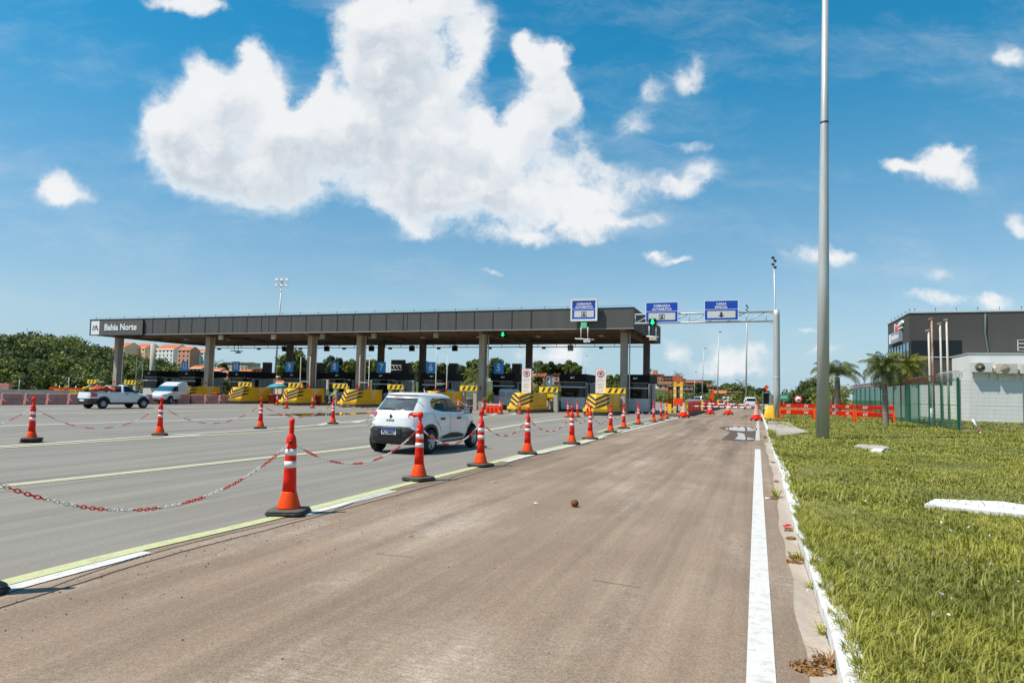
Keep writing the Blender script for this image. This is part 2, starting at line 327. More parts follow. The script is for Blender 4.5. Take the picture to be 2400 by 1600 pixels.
# ------------------------------------------------------------------ mesh helpers
class MB:
    def __init__(s): s.v = []; s.f = []; s.m = []; s.mats = []; s.cur = 0; s.sm = []; s.smooth = False
    def use(s, m):
        if m not in s.mats: s.mats.append(m)
        s.cur = s.mats.index(m); return s
    def face(s, pts):
        i = len(s.v); s.v += [tuple(p) for p in pts]; s.f.append(tuple(range(i, i + len(pts)))); s.m.append(s.cur); s.sm.append(s.smooth)
    def add(s, vs, fs, smooth=False):
        i = len(s.v); s.v += [tuple(p) for p in vs]
        for f in fs: s.f.append(tuple(i + k for k in f)); s.m.append(s.cur); s.sm.append(smooth)
    def box(s, c, d, rz=0., M=None):
        x, y, z = d[0] / 2, d[1] / 2, d[2] / 2
        vs = [Vector((a * x, b * y, e * z)) for a in (-1, 1) for b in (-1, 1) for e in (-1, 1)]
        if M is not None: vs = [M @ p for p in vs]
        elif rz: vs = [Matrix.Rotation(rz, 3, 'Z') @ p for p in vs]
        vs = [p + Vector(c) for p in vs]
        s.add(vs, [(0, 1, 3, 2), (4, 6, 7, 5), (0, 4, 5, 1), (2, 3, 7, 6), (0, 2, 6, 4), (1, 5, 7, 3)]); return s
    def b2(s, x0, x1, y0, y1, z0, z1): return s.box(((x0 + x1) / 2, (y0 + y1) / 2, (z0 + z1) / 2), (x1 - x0, y1 - y0, z1 - z0))
    def tube(s, pts, r, n=10, cap=True, closed=False):
        pts = [Vector(p) for p in pts]; K = len(pts)
        rs = r if isinstance(r, (list, tuple)) else [r] * K
        vs = []; prev = None
        for i, p in enumerate(pts):
            a = pts[(i - 1) % K] if (closed or i > 0) else p; b = pts[(i + 1) % K] if (closed or i < K - 1) else p
            t = (b - a).normalized()
            if prev is None:
                q = Vector((0, 0, 1)) if abs(t.z) < .9 else Vector((1, 0, 0)); n1 = t.cross(q).normalized()
            else: n1 = (prev - t * prev.dot(t)).normalized()
            prev = n1; n2 = t.cross(n1)
            for j in range(n):
                an = 2 * math.pi * j / n; vs.append(p + (n1 * math.cos(an) + n2 * math.sin(an)) * rs[i])
        fs = []
        for i in range(K if closed else K - 1):
            i2 = (i + 1) % K
            for j in range(n): fs.append((i * n + j, i * n + (j + 1) % n, i2 * n + (j + 1) % n, i2 * n + j))
        if cap and not closed: fs += [tuple(range(n))[::-1], tuple((K - 1) * n + j for j in range(n))]
        s.add(vs, fs, True); return s
    def lathe(s, prof, c=(0, 0, 0), n=24, axis='Z', sq=None):
        vs = []; c = Vector(c)
        for (r, z) in prof:
            for j in range(n):
                a = 2 * math.pi * j / n
                k = 1.
                if sq: k = 1 / (abs(math.cos(a)) ** sq + abs(math.sin(a)) ** sq) ** (1 / sq)
                x, y = r * k * math.cos(a), r * k * math.sin(a)
                vs.append(c + (Vector((x, y, z)) if axis == 'Z' else Vector((x, z, y)) if axis == 'Y' else Vector((z, x, y))))
        fs = []
        for i in range(len(prof) - 1):
            for j in range(n): fs.append((i * n + j, i * n + (j + 1) % n, (i + 1) * n + (j + 1) % n, (i + 1) * n + j))
        closed_ = tuple(prof[0]) == tuple(prof[-1])
        if prof[0][0] > 1e-4 and not closed_: fs.append(tuple(range(n))[::-1])
        if prof[-1][0] > 1e-4 and not closed_: fs.append(tuple((len(prof) - 1) * n + j for j in range(n)))
        s.add(vs, fs, True); return s
    def prism(s, poly, y0, y1, plane='XZ'):
        n = len(poly)
        mk = {'XZ': lambda p, t: (p[0], t, p[1]), 'XY': lambda p, t: (p[0], p[1], t), 'YZ': lambda p, t: (t, p[0], p[1])}[plane]
        vs = [mk(p, y0) for p in poly] + [mk(p, y1) for p in poly]
        fs = [tuple(range(n)), tuple(range(2 * n - 1, n - 1, -1))] + [(i, n + i, n + (i + 1) % n, (i + 1) % n) for i in range(n)]
        s.add(vs, fs); return s
    def mesh(s, name, recalc=True, bevel=0.):
        me = bpy.data.meshes.new(name); me.from_pydata(s.v, [], s.f)
        for m in s.mats: me.materials.append(m)
        me.polygons.foreach_set('material_index', s.m); me.polygons.foreach_set('use_smooth', s.sm)
        if recalc:
            bm = bmesh.new(); bm.from_mesh(me); bmesh.ops.recalc_face_normals(bm, faces=bm.faces); bm.to_mesh(me); bm.free()
        me.update(); return me
    def build(s, name, parent=None, bevel=0., recalc=True, angle=35):
        me = s.mesh(name, recalc)
        o = bpy.data.objects.new(name, me); COL.objects.link(o)
        if parent is not None: o.parent = parent
        if bevel:
            md = o.modifiers.new('bevel', 'BEVEL'); md.width = bevel; md.segments = 2; md.limit_method = 'ANGLE'; md.angle_limit = R_(40)
        return o
def tag(o, label=None, cat=None, group=None, kind=None):
    if label: o['label'] = label
    if cat: o['category'] = cat
    if group: o['group'] = group
    if kind: o['kind'] = kind
    return o
def thing(name, label, cat, loc=(0, 0, 0), rz=0., group=None):
    o = bpy.data.objects.new(name, None); COL.objects.link(o); o.empty_display_size = .2
    o.location = loc; o.rotation_euler = (0, 0, rz); return tag(o, label, cat, group)
KIDS = lambda r: [o for o in bpy.data.objects if o.parent == r]
def copy_tree(r, loc=None, rz=None, label=None, parent=None, scale=None):
    c = r.copy(); COL.objects.link(c)
    if parent is not None: c.parent = parent
    if loc is not None: c.location = loc
    if rz is not None: c.rotation_euler = (0, 0, rz)
    if scale is not None: c.scale = scale
    if label: c['label'] = label
    for ch in KIDS(r): copy_tree(ch, parent=c)
    return c
def struct(name, mb, recalc=True):
    o = mb.build(name, recalc=recalc); o['kind'] = 'structure'; return o
def text_mesh(mb, txt, size, org, right, up, m, bold=0., align='CENTER', thick=.004, spacing=1.0, xs=1.0):
    cu = bpy.data.curves.new('lettering', 'FONT'); cu.body = txt; cu.size = size; cu.align_x = align; cu.align_y = 'CENTER'
    cu.extrude = thick; cu.offset = bold; cu.resolution_u = 3; cu.space_character = spacing
    o = bpy.data.objects.new('lettering', cu); COL.objects.link(o)
    bpy.context.view_layer.update()
    me = bpy.data.meshes.new_from_object(o.evaluated_get(bpy.context.evaluated_depsgraph_get()))
    r = Vector(right).normalized(); u = Vector(up).normalized(); n = r.cross(u); org = Vector(org)
    mb.use(m)
    mb.add([org + r * (v.co.x * xs) + u * v.co.y + n * (v.co.z + thick) for v in me.vertices], [tuple(p.vertices) for p in me.polygons])
    bpy.data.objects.remove(o); bpy.data.curves.remove(cu); bpy.data.meshes.remove(me)
def np_mesh(name, V, F, mats, mi=None, parent=None, smooth=False):
    me = bpy.data.meshes.new(name); nv = len(V); nf, k = F.shape
    me.vertices.add(nv); me.vertices.foreach_set('co', np.ascontiguousarray(V, dtype=np.float32).ravel())
    me.loops.add(nf * k); me.loops.foreach_set('vertex_index', np.ascontiguousarray(F, dtype=np.int32).ravel())
    me.polygons.add(nf); me.polygons.foreach_set('loop_start', np.arange(0, nf * k, k, dtype=np.int32)); me.polygons.foreach_set('loop_total', np.full(nf, k, dtype=np.int32))
    for m in mats: me.materials.append(m)
    if mi is not None: me.polygons.foreach_set('material_index', np.asarray(mi, dtype=np.int32))
    if smooth: me.polygons.foreach_set('use_smooth', np.ones(nf, dtype=bool))
    me.update(); me.validate()
    o = bpy.data.objects.new(name, me); COL.objects.link(o)
    if parent is not None: o.parent = parent
    return o
def ribbon(mb, pts, offs, z):                # strip along a ground polyline between two sideways offsets
    pts = [Vector((p[0], p[1], 0)) for p in pts]; L = []; Rr = []
    for i, p in enumerate(pts):
        a = pts[max(0, i - 1)]; b = pts[min(len(pts) - 1, i + 1)]; t = (b - a).normalized(); n = Vector((t.y, -t.x, 0))
        L.append(p + n * offs[0] + Vector((0, 0, z))); Rr.append(p + n * offs[1] + Vector((0, 0, z)))
    for i in range(len(pts) - 1): mb.face([L[i], Rr[i], Rr[i + 1], L[i + 1]])
def smooth_line(pts, n=8):
    pts = [Vector((p[0], p[1])) for p in pts]; out = []
    for i in range(len(pts) - 1):
        p0 = pts[max(0, i - 1)]; p1 = pts[i]; p2 = pts[i + 1]; p3 = pts[min(len(pts) - 1, i + 2)]
        for k in range(n):
            t = k / n
            out.append(.5 * ((2 * p1) + (p2 - p0) * t + (2 * p0 - 5 * p1 + 4 * p2 - p3) * t * t + (3 * p1 - p0 - 3 * p2 + p3) * t ** 3))
    out.append(pts[-1]); return out
def gl(px): return smooth_line([G(*p) for p in px])

# plaza frame: s leftwards along the canopy front, t forward along the lanes
EV = Vector((-math.cos(ANG), math.sin(ANG), 0)); UV = Vector((math.sin(ANG), math.cos(ANG), 0))
PA = AT(1485, 769, 54.0); ORG = Vector((PA.x, PA.y, 0))
def PL(s, t, z=0.): return ORG + EV * s + UV * t + Vector((0, 0, z))
def S_at(px, t, py=900):
    d = ray(px, py); a = ORG + UV * t
    det = d.x * (-EV.y) + EV.x * d.y
    kx = (a.x * (-EV.y) + EV.x * a.y) / det
    return ((d.x * kx - a.x) / EV.x)
def ROWT(px, t, z=0.): return PL(S_at(px, t), t, z)

exec_sections = []
# ================================================================== SETTING
ud = Vector((UV.x, UV.y)); 
kerb_px = [(2020, 1800), (1960, 1572), (1938, 1499), (1906, 1387), (1871, 1279), (1842, 1164), (1825, 1100), (1812, 1066), (1804, 1041), (1796, 1010), (1787, 982), (1780, 960)]
KERB = smooth_line([G(1960, 1572) - Vector((1.05, 2.75, 0)) * 1.0] + [G(*p) for p in kerb_px[1:]])
kend = KERB[-1]; KERB += [kend + ud * 12, kend + ud * 60]
# ground sheet to the horizon
mb = MB().use(M_FIELD); mb.face([(-2500, -60, -.05), (2500, -60, -.05), (2500, 5000, -.05), (-2500, 5000, -.05)]); struct('ground', mb)
# asphalt of the plaza
far = kend + ud * 330
mb = MB().use(M_ROAD)
mb.face([(-75, -12, 0), (14, -12, 0), (far.x + 4, far.y, 0), (far.x - 60, far.y, 0), (-95, 90, 0)]); struct('plaza_road', mb)
CR = gl([(-420, 1560), (102, 1394), (395, 1303), (600, 1249), (788, 1199), (1010, 1139), (1210, 1083), (1360, 1044), (1560, 992), (1640, 971), (1700, 954)])
BR = gl([(-420, 1490), (0, 1371), (320, 1290), (633, 1217), (949, 1136), (1100, 1099), (1217, 1068), (1317, 1046), (1400, 1024), (1470, 1005), (1560, 987), (1640, 971), (1700, 954)])
# brown side lane
mb = MB().use(M_LANE)
def lerp_at(line, f):
    L = [0.]
    for a, b in zip(line, line[1:]): L.append(L[-1] + (b - a).length)
    x = f * L[-1]
    for i in range(len(line) - 1):
        if L[i + 1] >= x: 
            k = (x - L[i]) / max(1e-6, L[i + 1] - L[i]); return line[i] + (line[i + 1] - line[i]) * k
    return line[-1]
kshort = [p for p in KERB if p.y < kend.y + .1]
for i in range(60):
    a, b = i / 60, (i + 1) / 60
    q = [lerp_at(BR, a), lerp_at(kshort, a), lerp_at(kshort, b), lerp_at(BR, b)]
    mb.face([(p.x, p.y, .004) for p in q])
k0 = kshort[0]; c0 = BR[0]
mb.face([(c0.x, c0.y, .004), (c0.x - 2, -8, .004), (k0.x - .5, -8, .004), (k0.x, k0.y, .004)])
struct('side_lane_road', mb)
mb = MB().use(M_LANE); e0 = CR[-1]; k1 = kshort[-1]
mb.face([(e0.x, e0.y, .004), (k1.x, k1.y, .004), (k1.x + ud.x * 120, k1.y + ud.y * 120, .004), (e0.x + ud.x * 120, e0.y + ud.y * 120, .004)]); struct('exit_road', mb)
# crack between the two asphalts
mb = MB().use(mat('crack_fill', (.035, .028, .022), .9, var=.2))
cr = []
for p in CR:
    if p.y < 16: cr.append(p + Vector((random.uniform(-.008, .008), random.uniform(-.008, .008))))
ribbon(mb, cr, (-.009, .007), .008); struct('road_crack', mb)
rdc = random.Random(6)
for pts_, w_ in (([(345, 1194), (372, 1190), (398, 1189), (432, 1182)], .010), ([(432, 1180), (470, 1172), (530, 1163)], .004), ([(1390, 1360), (1440, 1369), (1500, 1378)], .003), ([(880, 1297), (920, 1303), (965, 1306)], .003), ([(1500, 962), (1600, 965), (1760, 966)], .03)):
    ln = []
    for p_ in smooth_line([G(*q_) for q_ in pts_], 6): ln.append(p_ + Vector((rdc.uniform(-.02, .02), rdc.uniform(-.03, .03))) * min(1, w_ * 60))
    mb = MB().use(MATS['crack_fill']); ribbon(mb, ln, (-w_, w_), .0085); struct('road_crack', mb)
# painted lines
YL = gl([(-300, 1455), (0, 1371), (320, 1290), (633, 1217), (949, 1136), (1100, 1099), (1217, 1068), (1317, 1046), (1400, 1024), (1470, 1005), (1520, 991), (1580, 976)])
mb = MB().use(M_YPAINT); ribbon(mb, YL, (-.085, .085), .012); struct('yellow_lane_line', mb)
def sub(line, ax, bx):
    out = []
    for p in line:
        if ax <= p.y <= bx: out.append(p)
    return out
def dash(line, y0, y1, o, m, name, z=.012):
    seg = []
    n = 14
    ys = [q.y for q in line]
    for i in range(n + 1):
        y = y0 + (y1 - y0) * i / n
        for a, b in zip(line, line[1:]):
            if a.y <= y <= b.y: seg.append(a + (b - a) * ((y - a.y) / max(1e-6, b.y - a.y))); break
    mb = MB().use(m); ribbon(mb, seg, o, z); return struct(name, mb)
ygl = lambda px, py: G(px, py).y
dash(YL, 3.6, ygl(392, 1293), (.10, .245), M_WPAINT, 'white_lane_dash')
dash(YL, ygl(728, 1207), ygl(945, 1150), (.10, .245), M_WPAINT, 'white_lane_dash')
dash(YL, ygl(1190, 1082), ygl(1420, 1022), (.10, .26), M_WPAINT, 'white_lane_dash')
LB = gl([(-200, 1167), (0, 1140), (300, 1108), (600, 1075), (860, 1047), (1115, 1012), (1250, 989.5), (1330, 979), (1372, 974)])
mb = MB().use(M_YPAINT2); ribbon(mb, LB, (-.14, .14), .008); struct('yellow_lane_line', mb)
mb = MB().use(M_WPAINT2); ribbon(mb, LB, (-.055, .055), .012); struct('white_lane_line', mb)
LW = gl([(1230, 986), (1320, 974), (1376, 969)]); mb = MB().use(M_WPAINT2); ribbon(mb, LW, (-.08, .08), .010); struct('white_lane_line', mb)
LW = gl([(1560, 985), (1640, 967), (1700, 953.5)]); mb = MB().use(M_WPAINT); ribbon(mb, LW, (-.10, .10), .012); struct('white_lane_line', mb)
LW = gl([(1450, 1014), (1500, 1001), (1560, 985.5)]); mb = MB().use(M_WPAINT); ribbon(mb, LW, (-.02, .14), .016); struct('white_lane_line', mb)
LW = gl([(1400, 1013), (1480, 990), (1540, 977)]); mb = MB().use(M_YPAINT2); ribbon(mb, LW, (-.06, .06), .010); struct('yellow_lane_line', mb)
LC = gl([(-200, 1062), (0, 1050), (345, 1028), (600, 1014), (861, 996), (1000, 987), (1218, 971)])
mb = MB().use(M_YPAINT2); ribbon(mb, LC, (-.09, .09), .009); struct('yellow_lane_line', mb)
LD = gl([(-200, 1056), (0, 1046.5), (345, 1023), (600, 1007.5), (720, 998), (861, 984), (1000, 973), (1218, 962)])
mb = MB().use(M_WPAINT); ribbon(mb, LD, (-.10, .10), .010); struct('white_lane_line', mb)
for a in ([(-100, 1003), (0, 998.5), (600, 979), (760, 972)], [(-100, 975), (0, 971.7), (590, 960), (900, 953)], [(-60, 963), (100, 958.5), (560, 952)], [(380, 1024), (470, 1019)]):
    mb = MB().use(M_WPAINT); ribbon(mb, gl(a), (-.14, .14), .009); struct('white_lane_line', mb)
mb = MB().use(M_WPAINT2)                      # hatched gore in front of the middle islands
for a, b in (((745, 997), (790, 987)), ((830, 991), (850, 985)), ((1150, 973), (1175, 966.5)), ((1200, 971), (1222, 965))):
    ribbon(mb, [G(*a), G(*b)], (-.2, .2), .013)
struct('gore_hatching', mb)
EL = gl([(1786, 1720), (1784, 1600), (1779, 1300), (1777, 1150), (1776, 1053)])
EL0 = EL[0]; EL = [EL0 - (EL[3] - EL[0]).normalized() * 2.5] + EL
mb = MB().use(M_WPAINT); ribbon(mb, EL, (-.075, .075), .010); struct('white_edge_line', mb)
EL2 = gl([(1775.5, 1032), (1776, 1010), (1776, 986)]); mb = MB().use(M_WPAINT2); ribbon(mb, EL2, (-.075, .075), .010); struct('white_edge_line', mb)
# gutter, kerb, verge
near = [p for p in KERB if p.y < 24]
mb = MB().use(M_GUT)
gut = []
for p in near:
    w = .15 + .015 * math.sin(p.y * 1.7) + .012 * math.sin(p.y * 4.1)
    gut.append((p + Vector((-w, .0)), p))
for a, b in zip(gut, gut[1:]):
    mb.face([(a[0].x, a[0].y, .009), (a[1].x, a[1].y, .009), (b[1].x, b[1].y, .009), (b[0].x, b[0].y, .009)])
struct('gutter', mb)
kerb = MB().use(M_KERB)
Ls = []; tot = 0.
dense = []
for a, b in zip(KERB, KERB[1:]):
    n = max(1, int((b - a).length / .12))
    for i in range(n): dense.append(a + (b - a) * (i / n))
i = 0
while i + 9 < len(dense) and dense[i].y < 62:
    st_ = dense[i]; j = i + 8; en = dense[j]
    t = (en - st_).normalized(); n = Vector((t.y, -t.x)); off = random.uniform(-.012, .012); hh = .125 + random.uniform(-.012, .012)
    a = st_ + t * .006 + n * off; b = en - t * .006 + n * (off + random.uniform(-.006, .006))
    q = [a, b, b + n * .13, a + n * .13]; qt = [a + n * .02, b + n * .02, b + n * .125, a + n * .125]
    vs = [(p.x, p.y, -.02) for p in q] + [(p.x, p.y, hh - .02) for p in q] + [(p.x, p.y, hh) for p in qt]
    kerb.add(vs, [(0, 1, 5, 4), (1, 2, 6, 5), (2, 3, 7, 6), (3, 0, 4, 7), (4, 5, 9, 8), (5, 6, 10, 9), (6, 7, 11, 10), (7, 4, 8, 11), (8, 9, 10, 11)])
    i = j
struct('kerb', kerb)
verge = MB().use(M_SOIL)
for a, b in zip(KERB, KERB[1:]):
    verge.face([(a.x + .125, a.y, .10), (a.x + 6, a.y, .12), (b.x + 6, b.y, .12), (b.x + .125, b.y, .10)])
    verge.face([(a.x + 6, a.y, .12), (110, a.y, .22), (110, b.y, .22), (b.x + 6, b.y, .12)])
struct('grass_verge', verge)
VZ = .11
# pavement slab behind the kerb
mb = MB().use(M_SLAB)
q = [G(1806, 1024, VZ), G(1898, 1013, VZ), G(1868, 1003, VZ), G(1850, 990, VZ), G(1800, 987, VZ), G(1800, 1005, VZ)]
mb.prism([(p.x, p.y) for p in q], .09, .135, 'XY'); struct('pavement', mb)
mb = MB().use(M_SLAB)
for yy_ in (1009, 1016):
    ribbon(mb.use(mat('slab_joint', (.08, .07, .05), .9)), [G(1806, yy_, VZ), G(1880, yy_ - 2, VZ)], (-.02, .02), .139)
struct('pavement_joint', mb)
# puddles
def puddle(px, z, m, name):
    mb = MB().use(m); c = [G(*p) for p in px]; cc = smooth_line(c + [c[0]], 6)[:-1]
    mb.face([(p.x, p.y, z) for p in cc]); return struct(name, mb)
puddle([(1690, 1030), (1740, 1034), (1772, 1030), (1772, 1006), (1730, 999), (1685, 1002), (1710, 1012)], .0075, M_WET, 'wet_patch')
puddle([(1700, 1006), (1735, 1010), (1770, 1009), (1771, 1003), (1735, 1000), (1706, 1002)], .010, M_WATER, 'puddle')
puddle([(1722, 1029), (1745, 1031), (1768, 1029), (1757, 1026), (1746, 1023), (1744, 1017), (1728, 1014), (1730, 1021)], .010, M_WATER, 'puddle')
puddle([(622, 972), (700, 975), (780, 973), (865, 969), (870, 966.5), (780, 968), (700, 969)], .0125, M_WATER, 'puddle')
# hills
def hill(name, pts, depth0, depth1, m, rise):
    """ridge line through photo positions at depth1, foot at depth0"""
    ridge = [AT(x, y, depth1) for x, y in pts]; V = []; Fc = []
    K = 10
    for r_ in ridge:
        f0 = Vector((r_.x * depth0 / depth1, depth0, -.3))
        for k in range(K + 1):
            a = k / K; p = f0.lerp(r_, a); p.z = -.3 + (r_.z + .3) * (a ** rise) + random.uniform(-.15, .15) * (r_.z * .08)
            V.append(p)
        b = r_ * 1.0; V.append(Vector((r_.x * 1.6, r_.y * 1.6, -1)))
    K2 = K + 2
    for i in range(len(ridge) - 1):
        for k in range(K2 - 1): Fc.append((i * K2 + k, (i + 1) * K2 + k, (i + 1) * K2 + k + 1, i * K2 + k + 1))
    mb = MB().use(m); mb.add(V, Fc, True); o = struct(name, mb); return ridge
M_HILL = ground_mat('hill_scrub', (.035, .05, .012), (.09, .11, .025), grain=.3, patch=.9, stain=(.4, .5))
hill('hill', [(-500, 822), (-200, 808), (0, 806), (120, 809), (230, 832), (330, 856), (450, 888), (520, 904), (600, 912)], 105, 165, M_HILL, .8)
hill('hill', [(330, 858), (500, 866), (640, 874), (800, 890), (1000, 894), (1180, 893), (1260, 884), (1340, 895), (1430, 905), (1520, 893), (1620, 895), (1700, 905), (1790, 921), (1850, 932)], 170, 300, M_HILL, 1.0)
M_EARTH = ground_mat('bare_earth', (.35, .20, .09), (.46, .32, .18), grain=.2, patch=.9)
# ================================================================== VEGETATION
def leaf_quads(centers, radii, per, size, rng, flat=.8, drop=.0):
    """leaf-clump faces through the volume of many small clumps -> (n,4,3) array"""
    C = np.repeat(np.asarray(centers, float), per, axis=0); Rr = np.repeat(np.asarray(radii, float), per)[:, None]
    n = len(C); d = rng.normal(size=(n, 3)); d /= np.linalg.norm(d, axis=1)[:, None]
    rad = rng.random((n, 1)) ** .45
    p = C + d * rad * Rr * np.array([1, 1, flat])
    nrm = d * .9 + rng.normal(size=(n, 3)) * .55 + np.array([0, 0, .35]); nrm /= np.linalg.norm(nrm, axis=1)[:, None]
    a = np.cross(nrm, rng.normal(size=(n, 3))); a /= np.linalg.norm(a, axis=1)[:, None]; b = np.cross(nrm, a)
    s = size * (.55 + .9 * rng.random((n, 1)))
    q = np.stack([p - a * s, p - b * s * .6, p + a * s, p + b * s * .6], axis=1)
    return q
def quads_obj(name, q, m, parent=None):
    n = len(q); return np_mesh(name, q.reshape(-1, 3), np.arange(n * 4).reshape(n, 4), [m], parent=parent)
def make_tree(label, cat, h, r, lm, seed, clumps=36, per=110, lsize=.28, ch=None, name='broadleaf_tree', group=None, loc=(0, 0, 0)):
    rng = np.random.default_rng(seed); rd = random.Random(seed)
    t = thing(name, label, cat, loc, 0, group)
    ch = ch or h * .62
    mb = MB().use(bark); top = h - ch * .55
    mb.tube([(0, 0, -.3), (.05 * h * rd.uniform(-1, 1), 0, top * .5), (.06 * h * rd.uniform(-1, 1), .04 * h * rd.uniform(-1, 1), top)], [h * .035, h * .026, h * .016], 8)
    cen = []; rad = []
    for i in range(clumps):
        u = rng.normal(size=3); u /= np.linalg.norm(u); rr = rng.random() ** .4
        c = np.array([u[0] * r * rr * .82, u[1] * r * rr * .82, h - ch * .5 + u[2] * ch * .42 * rr])
        cen.append(c); rad.append(r * rng.uniform(.20, .38))
        if i % 4 == 0: mb.tube([(0, 0, top * .75), tuple((np.array([0, 0, top]) + c) / 2), tuple(c)], [h * .014, h * .009, h * .003], 5)
    mb.build('trunk', t)
    quads_obj('crown', leaf_quads(cen, rad, per, lsize, rng), lm, t)
    return t
def frond(mb, base, az, el, L, w, rng, droop=1.2, nl=22):
    d = Vector((math.cos(az), math.sin(az), 0)); pts = []; p = Vector(base); a = el
    st_ = L / 12
    for i in range(13):
        pts.append(p.copy()); p = p + (d * math.cos(a) + Vector((0, 0, math.sin(a)))) * st_; a -= droop / 12 * (1 + i * .08)
    mb.tube(pts, [w * .05 * (1 - i / 14) + .006 for i in range(13)], 4)
    side = Vector((-d.y, d.x, 0))
    for k in range(nl):
        f = .14 + .84 * k / (nl - 1); i = min(11, int(f * 12)); q = pts[i].lerp(pts[i + 1], f * 12 - i)
        tan = (pts[i + 1] - pts[i]).normalized(); up = side.cross(tan)
        ln = w * math.sin(math.pi * min(1, .22 + f * .80)) ** .7
        for sg in (-1, 1):
            dr = (side * sg * .85 + tan * .62 + up * (rng.uniform(-.1, .35)) - Vector((0, 0, rng.uniform(.15, .5)))).normalized()
            mid = q + dr * ln * .55; tip = q + dr * ln - Vector((0, 0, ln * .30)); wd_ = tan * (w * .042)
            mb.face([q - wd_ * .5, q + wd_ * .5, mid + wd_, mid - wd_]); mb.face([mid - wd_, mid + wd_, tip])
def make_palm(label, h, L, w, lm, seed, nf=16, el0=82, el1=-13, loc=(0, 0, 0), tr=.16, bulge=1.3, lean=(0, 0), group=None, droop=1.5, nl=22, cat='palm tree', old=0):
    rd = random.Random(seed); t = thing('palm_tree', label, cat, loc, rd.uniform(0, 6), group)
    mb = MB().use(palm_bk)
    prof = [(0, 1.25), (.08, 1.0), (.3, bulge), (.55, bulge * .95), (.8, .85), (1, .7)]
    mb.tube([(lean[0] * f, lean[1] * f, f * h - .1) for f, _ in prof], [tr * r_ for _, r_ in prof], 12)
    for k in range(int(h * 4)):                # leaf-scar rings
        f = (k + .5) / int(h * 4); r_ = np.interp(f, [a for a, _ in prof], [b for _, b in prof]) * tr
        mb.lathe([(r_ * .98, -.03), (r_ * 1.06, 0), (r_ * .98, .03)], (lean[0] * f, lean[1] * f, f * h - .1), 12)
    mb.build('trunk', t)
    mb = MB().use(lm)
    top = Vector((lean[0], lean[1], h - .05))
    for i in range(nf):
        az = i * 2.399963 + rd.uniform(-.2, .2); el = R_(el0) - (i / nf) * R_(el0 - el1) + rd.uniform(-.1, .1)
        frond(mb, top, az, el, L * rd.uniform(.85, 1.1), w, rd, droop * rd.uniform(.8, 1.15), nl)
    mb.build('crown', t, recalc=False)
    return t

# left hillside wood: one mass of scrub and crowns
cen, rad, big = [], [], []
rng = np.random.default_rng(3)
ridge_x = [-500, -200, 0, 120, 200, 240, 283, 350, 400, 450, 520, 600]; ridge_y = [812, 796, 793, 796, 814, 826, 838, 850, 868, 884, 900, 908]
def wood(n, x0, x1, lm, d0, d1, rise, seed, name, size, rmin, rmax, per):
    rng = np.random.default_rng(seed); C = []; Rd = []
    for _ in range(n):
        px = rng.uniform(x0, x1); a = rng.random() ** .85
        yt = np.interp(px, ridge_x, ridge_y); top = AT(px, yt, d1)
        Y = d0 + (d1 - d0) * a; X = top.x * Y / d1; Z = -.3 + (top.z + .3) * (a ** rise)
        r = rng.uniform(rmin, rmax) * (.55 + .45 * Y / d1)
        for k in range(9):
            u = rng.normal(size=3); u /= np.linalg.norm(u)
            C.append((X + u[0] * r * .7, Y + u[1] * r * .7, Z - r * .25 + abs(u[2]) * r * .55)); Rd.append(r * rng.uniform(.3, .5))
    o = quads_obj(name, leaf_quads(C, Rd, per, size, rng), lm); return o
for nm, lm, sd, n in (('forest', leafB, 11, 150), ('forest', leafA, 12, 190), ('forest', leafC, 13, 110)):  # three leaf colours mixed at random over the hillside
    o = wood(n, -330, 560, lm, 90, 160, .8, sd, nm, .25, 1.8, 4.2, 70)
    tag(o, {11: 'dark green scrub and tree crowns covering the left hillside', 12: 'mid green tree crowns mixed through the left hillside wood', 13: 'pale tree crowns scattered over the left hillside'}[sd], 'forest', kind='stuff')
# low shrubs along the foot of the far hill and beside the exit road
def shrubs(name, label, pts, lm, seed, size, per, n, r):
    rng = np.random.default_rng(seed); C = []; Rd = []
    for (x0, y0, x1, y1, Y0, Y1) in pts:
        for _ in range(n):
            px = rng.uniform(x0, x1); py = rng.uniform(y0, y1); Y = rng.uniform(Y0, Y1); p = AT(px, py, Y)
            C.append((p.x, p.y, max(p.z, .2))); Rd.append(r * rng.uniform(.6, 1.4) * Y / 150)
    tag(quads_obj(name, leaf_quads(C, Rd, per, size, rng), lm), label, 'shrubs', kind='stuff')
shrubs('shrub_mass', 'dark shrubs and bushes along the foot of the far hill', [(1500, 928, 1640, 946, 150, 190), (1640, 930, 1800, 947, 130, 185), (1150, 910, 1330, 935, 140, 180), (1380, 905, 1500, 935, 140, 190), (560, 900, 700, 915, 170, 200)], leafA, 21, .26, 80, 40, 1.5)
shrubs('shrub_mass', 'olive bushes along the foot of the far hill', [(1520, 932, 1640, 949, 140, 180), (1660, 926, 1800, 950, 110, 170), (1190, 905, 1320, 935, 140, 180)], leafC, 22, .24, 80, 24, 1.4)
shrubs('shrub_mass', 'thick dark thicket beside the road right of the gantry', [(1868, 905, 1935, 952, 115, 150), (1895, 898, 1935, 948, 110, 150), (1840, 930, 1900, 952, 110, 140)], leafB, 23, .26, 90, 46, 2.4)
shrubs('shrub_mass', 'olive bushes in front of the thicket right of the gantry', [(1905, 915, 1990, 958, 75, 105)], leafC, 24, .20, 80, 22, 1.8)

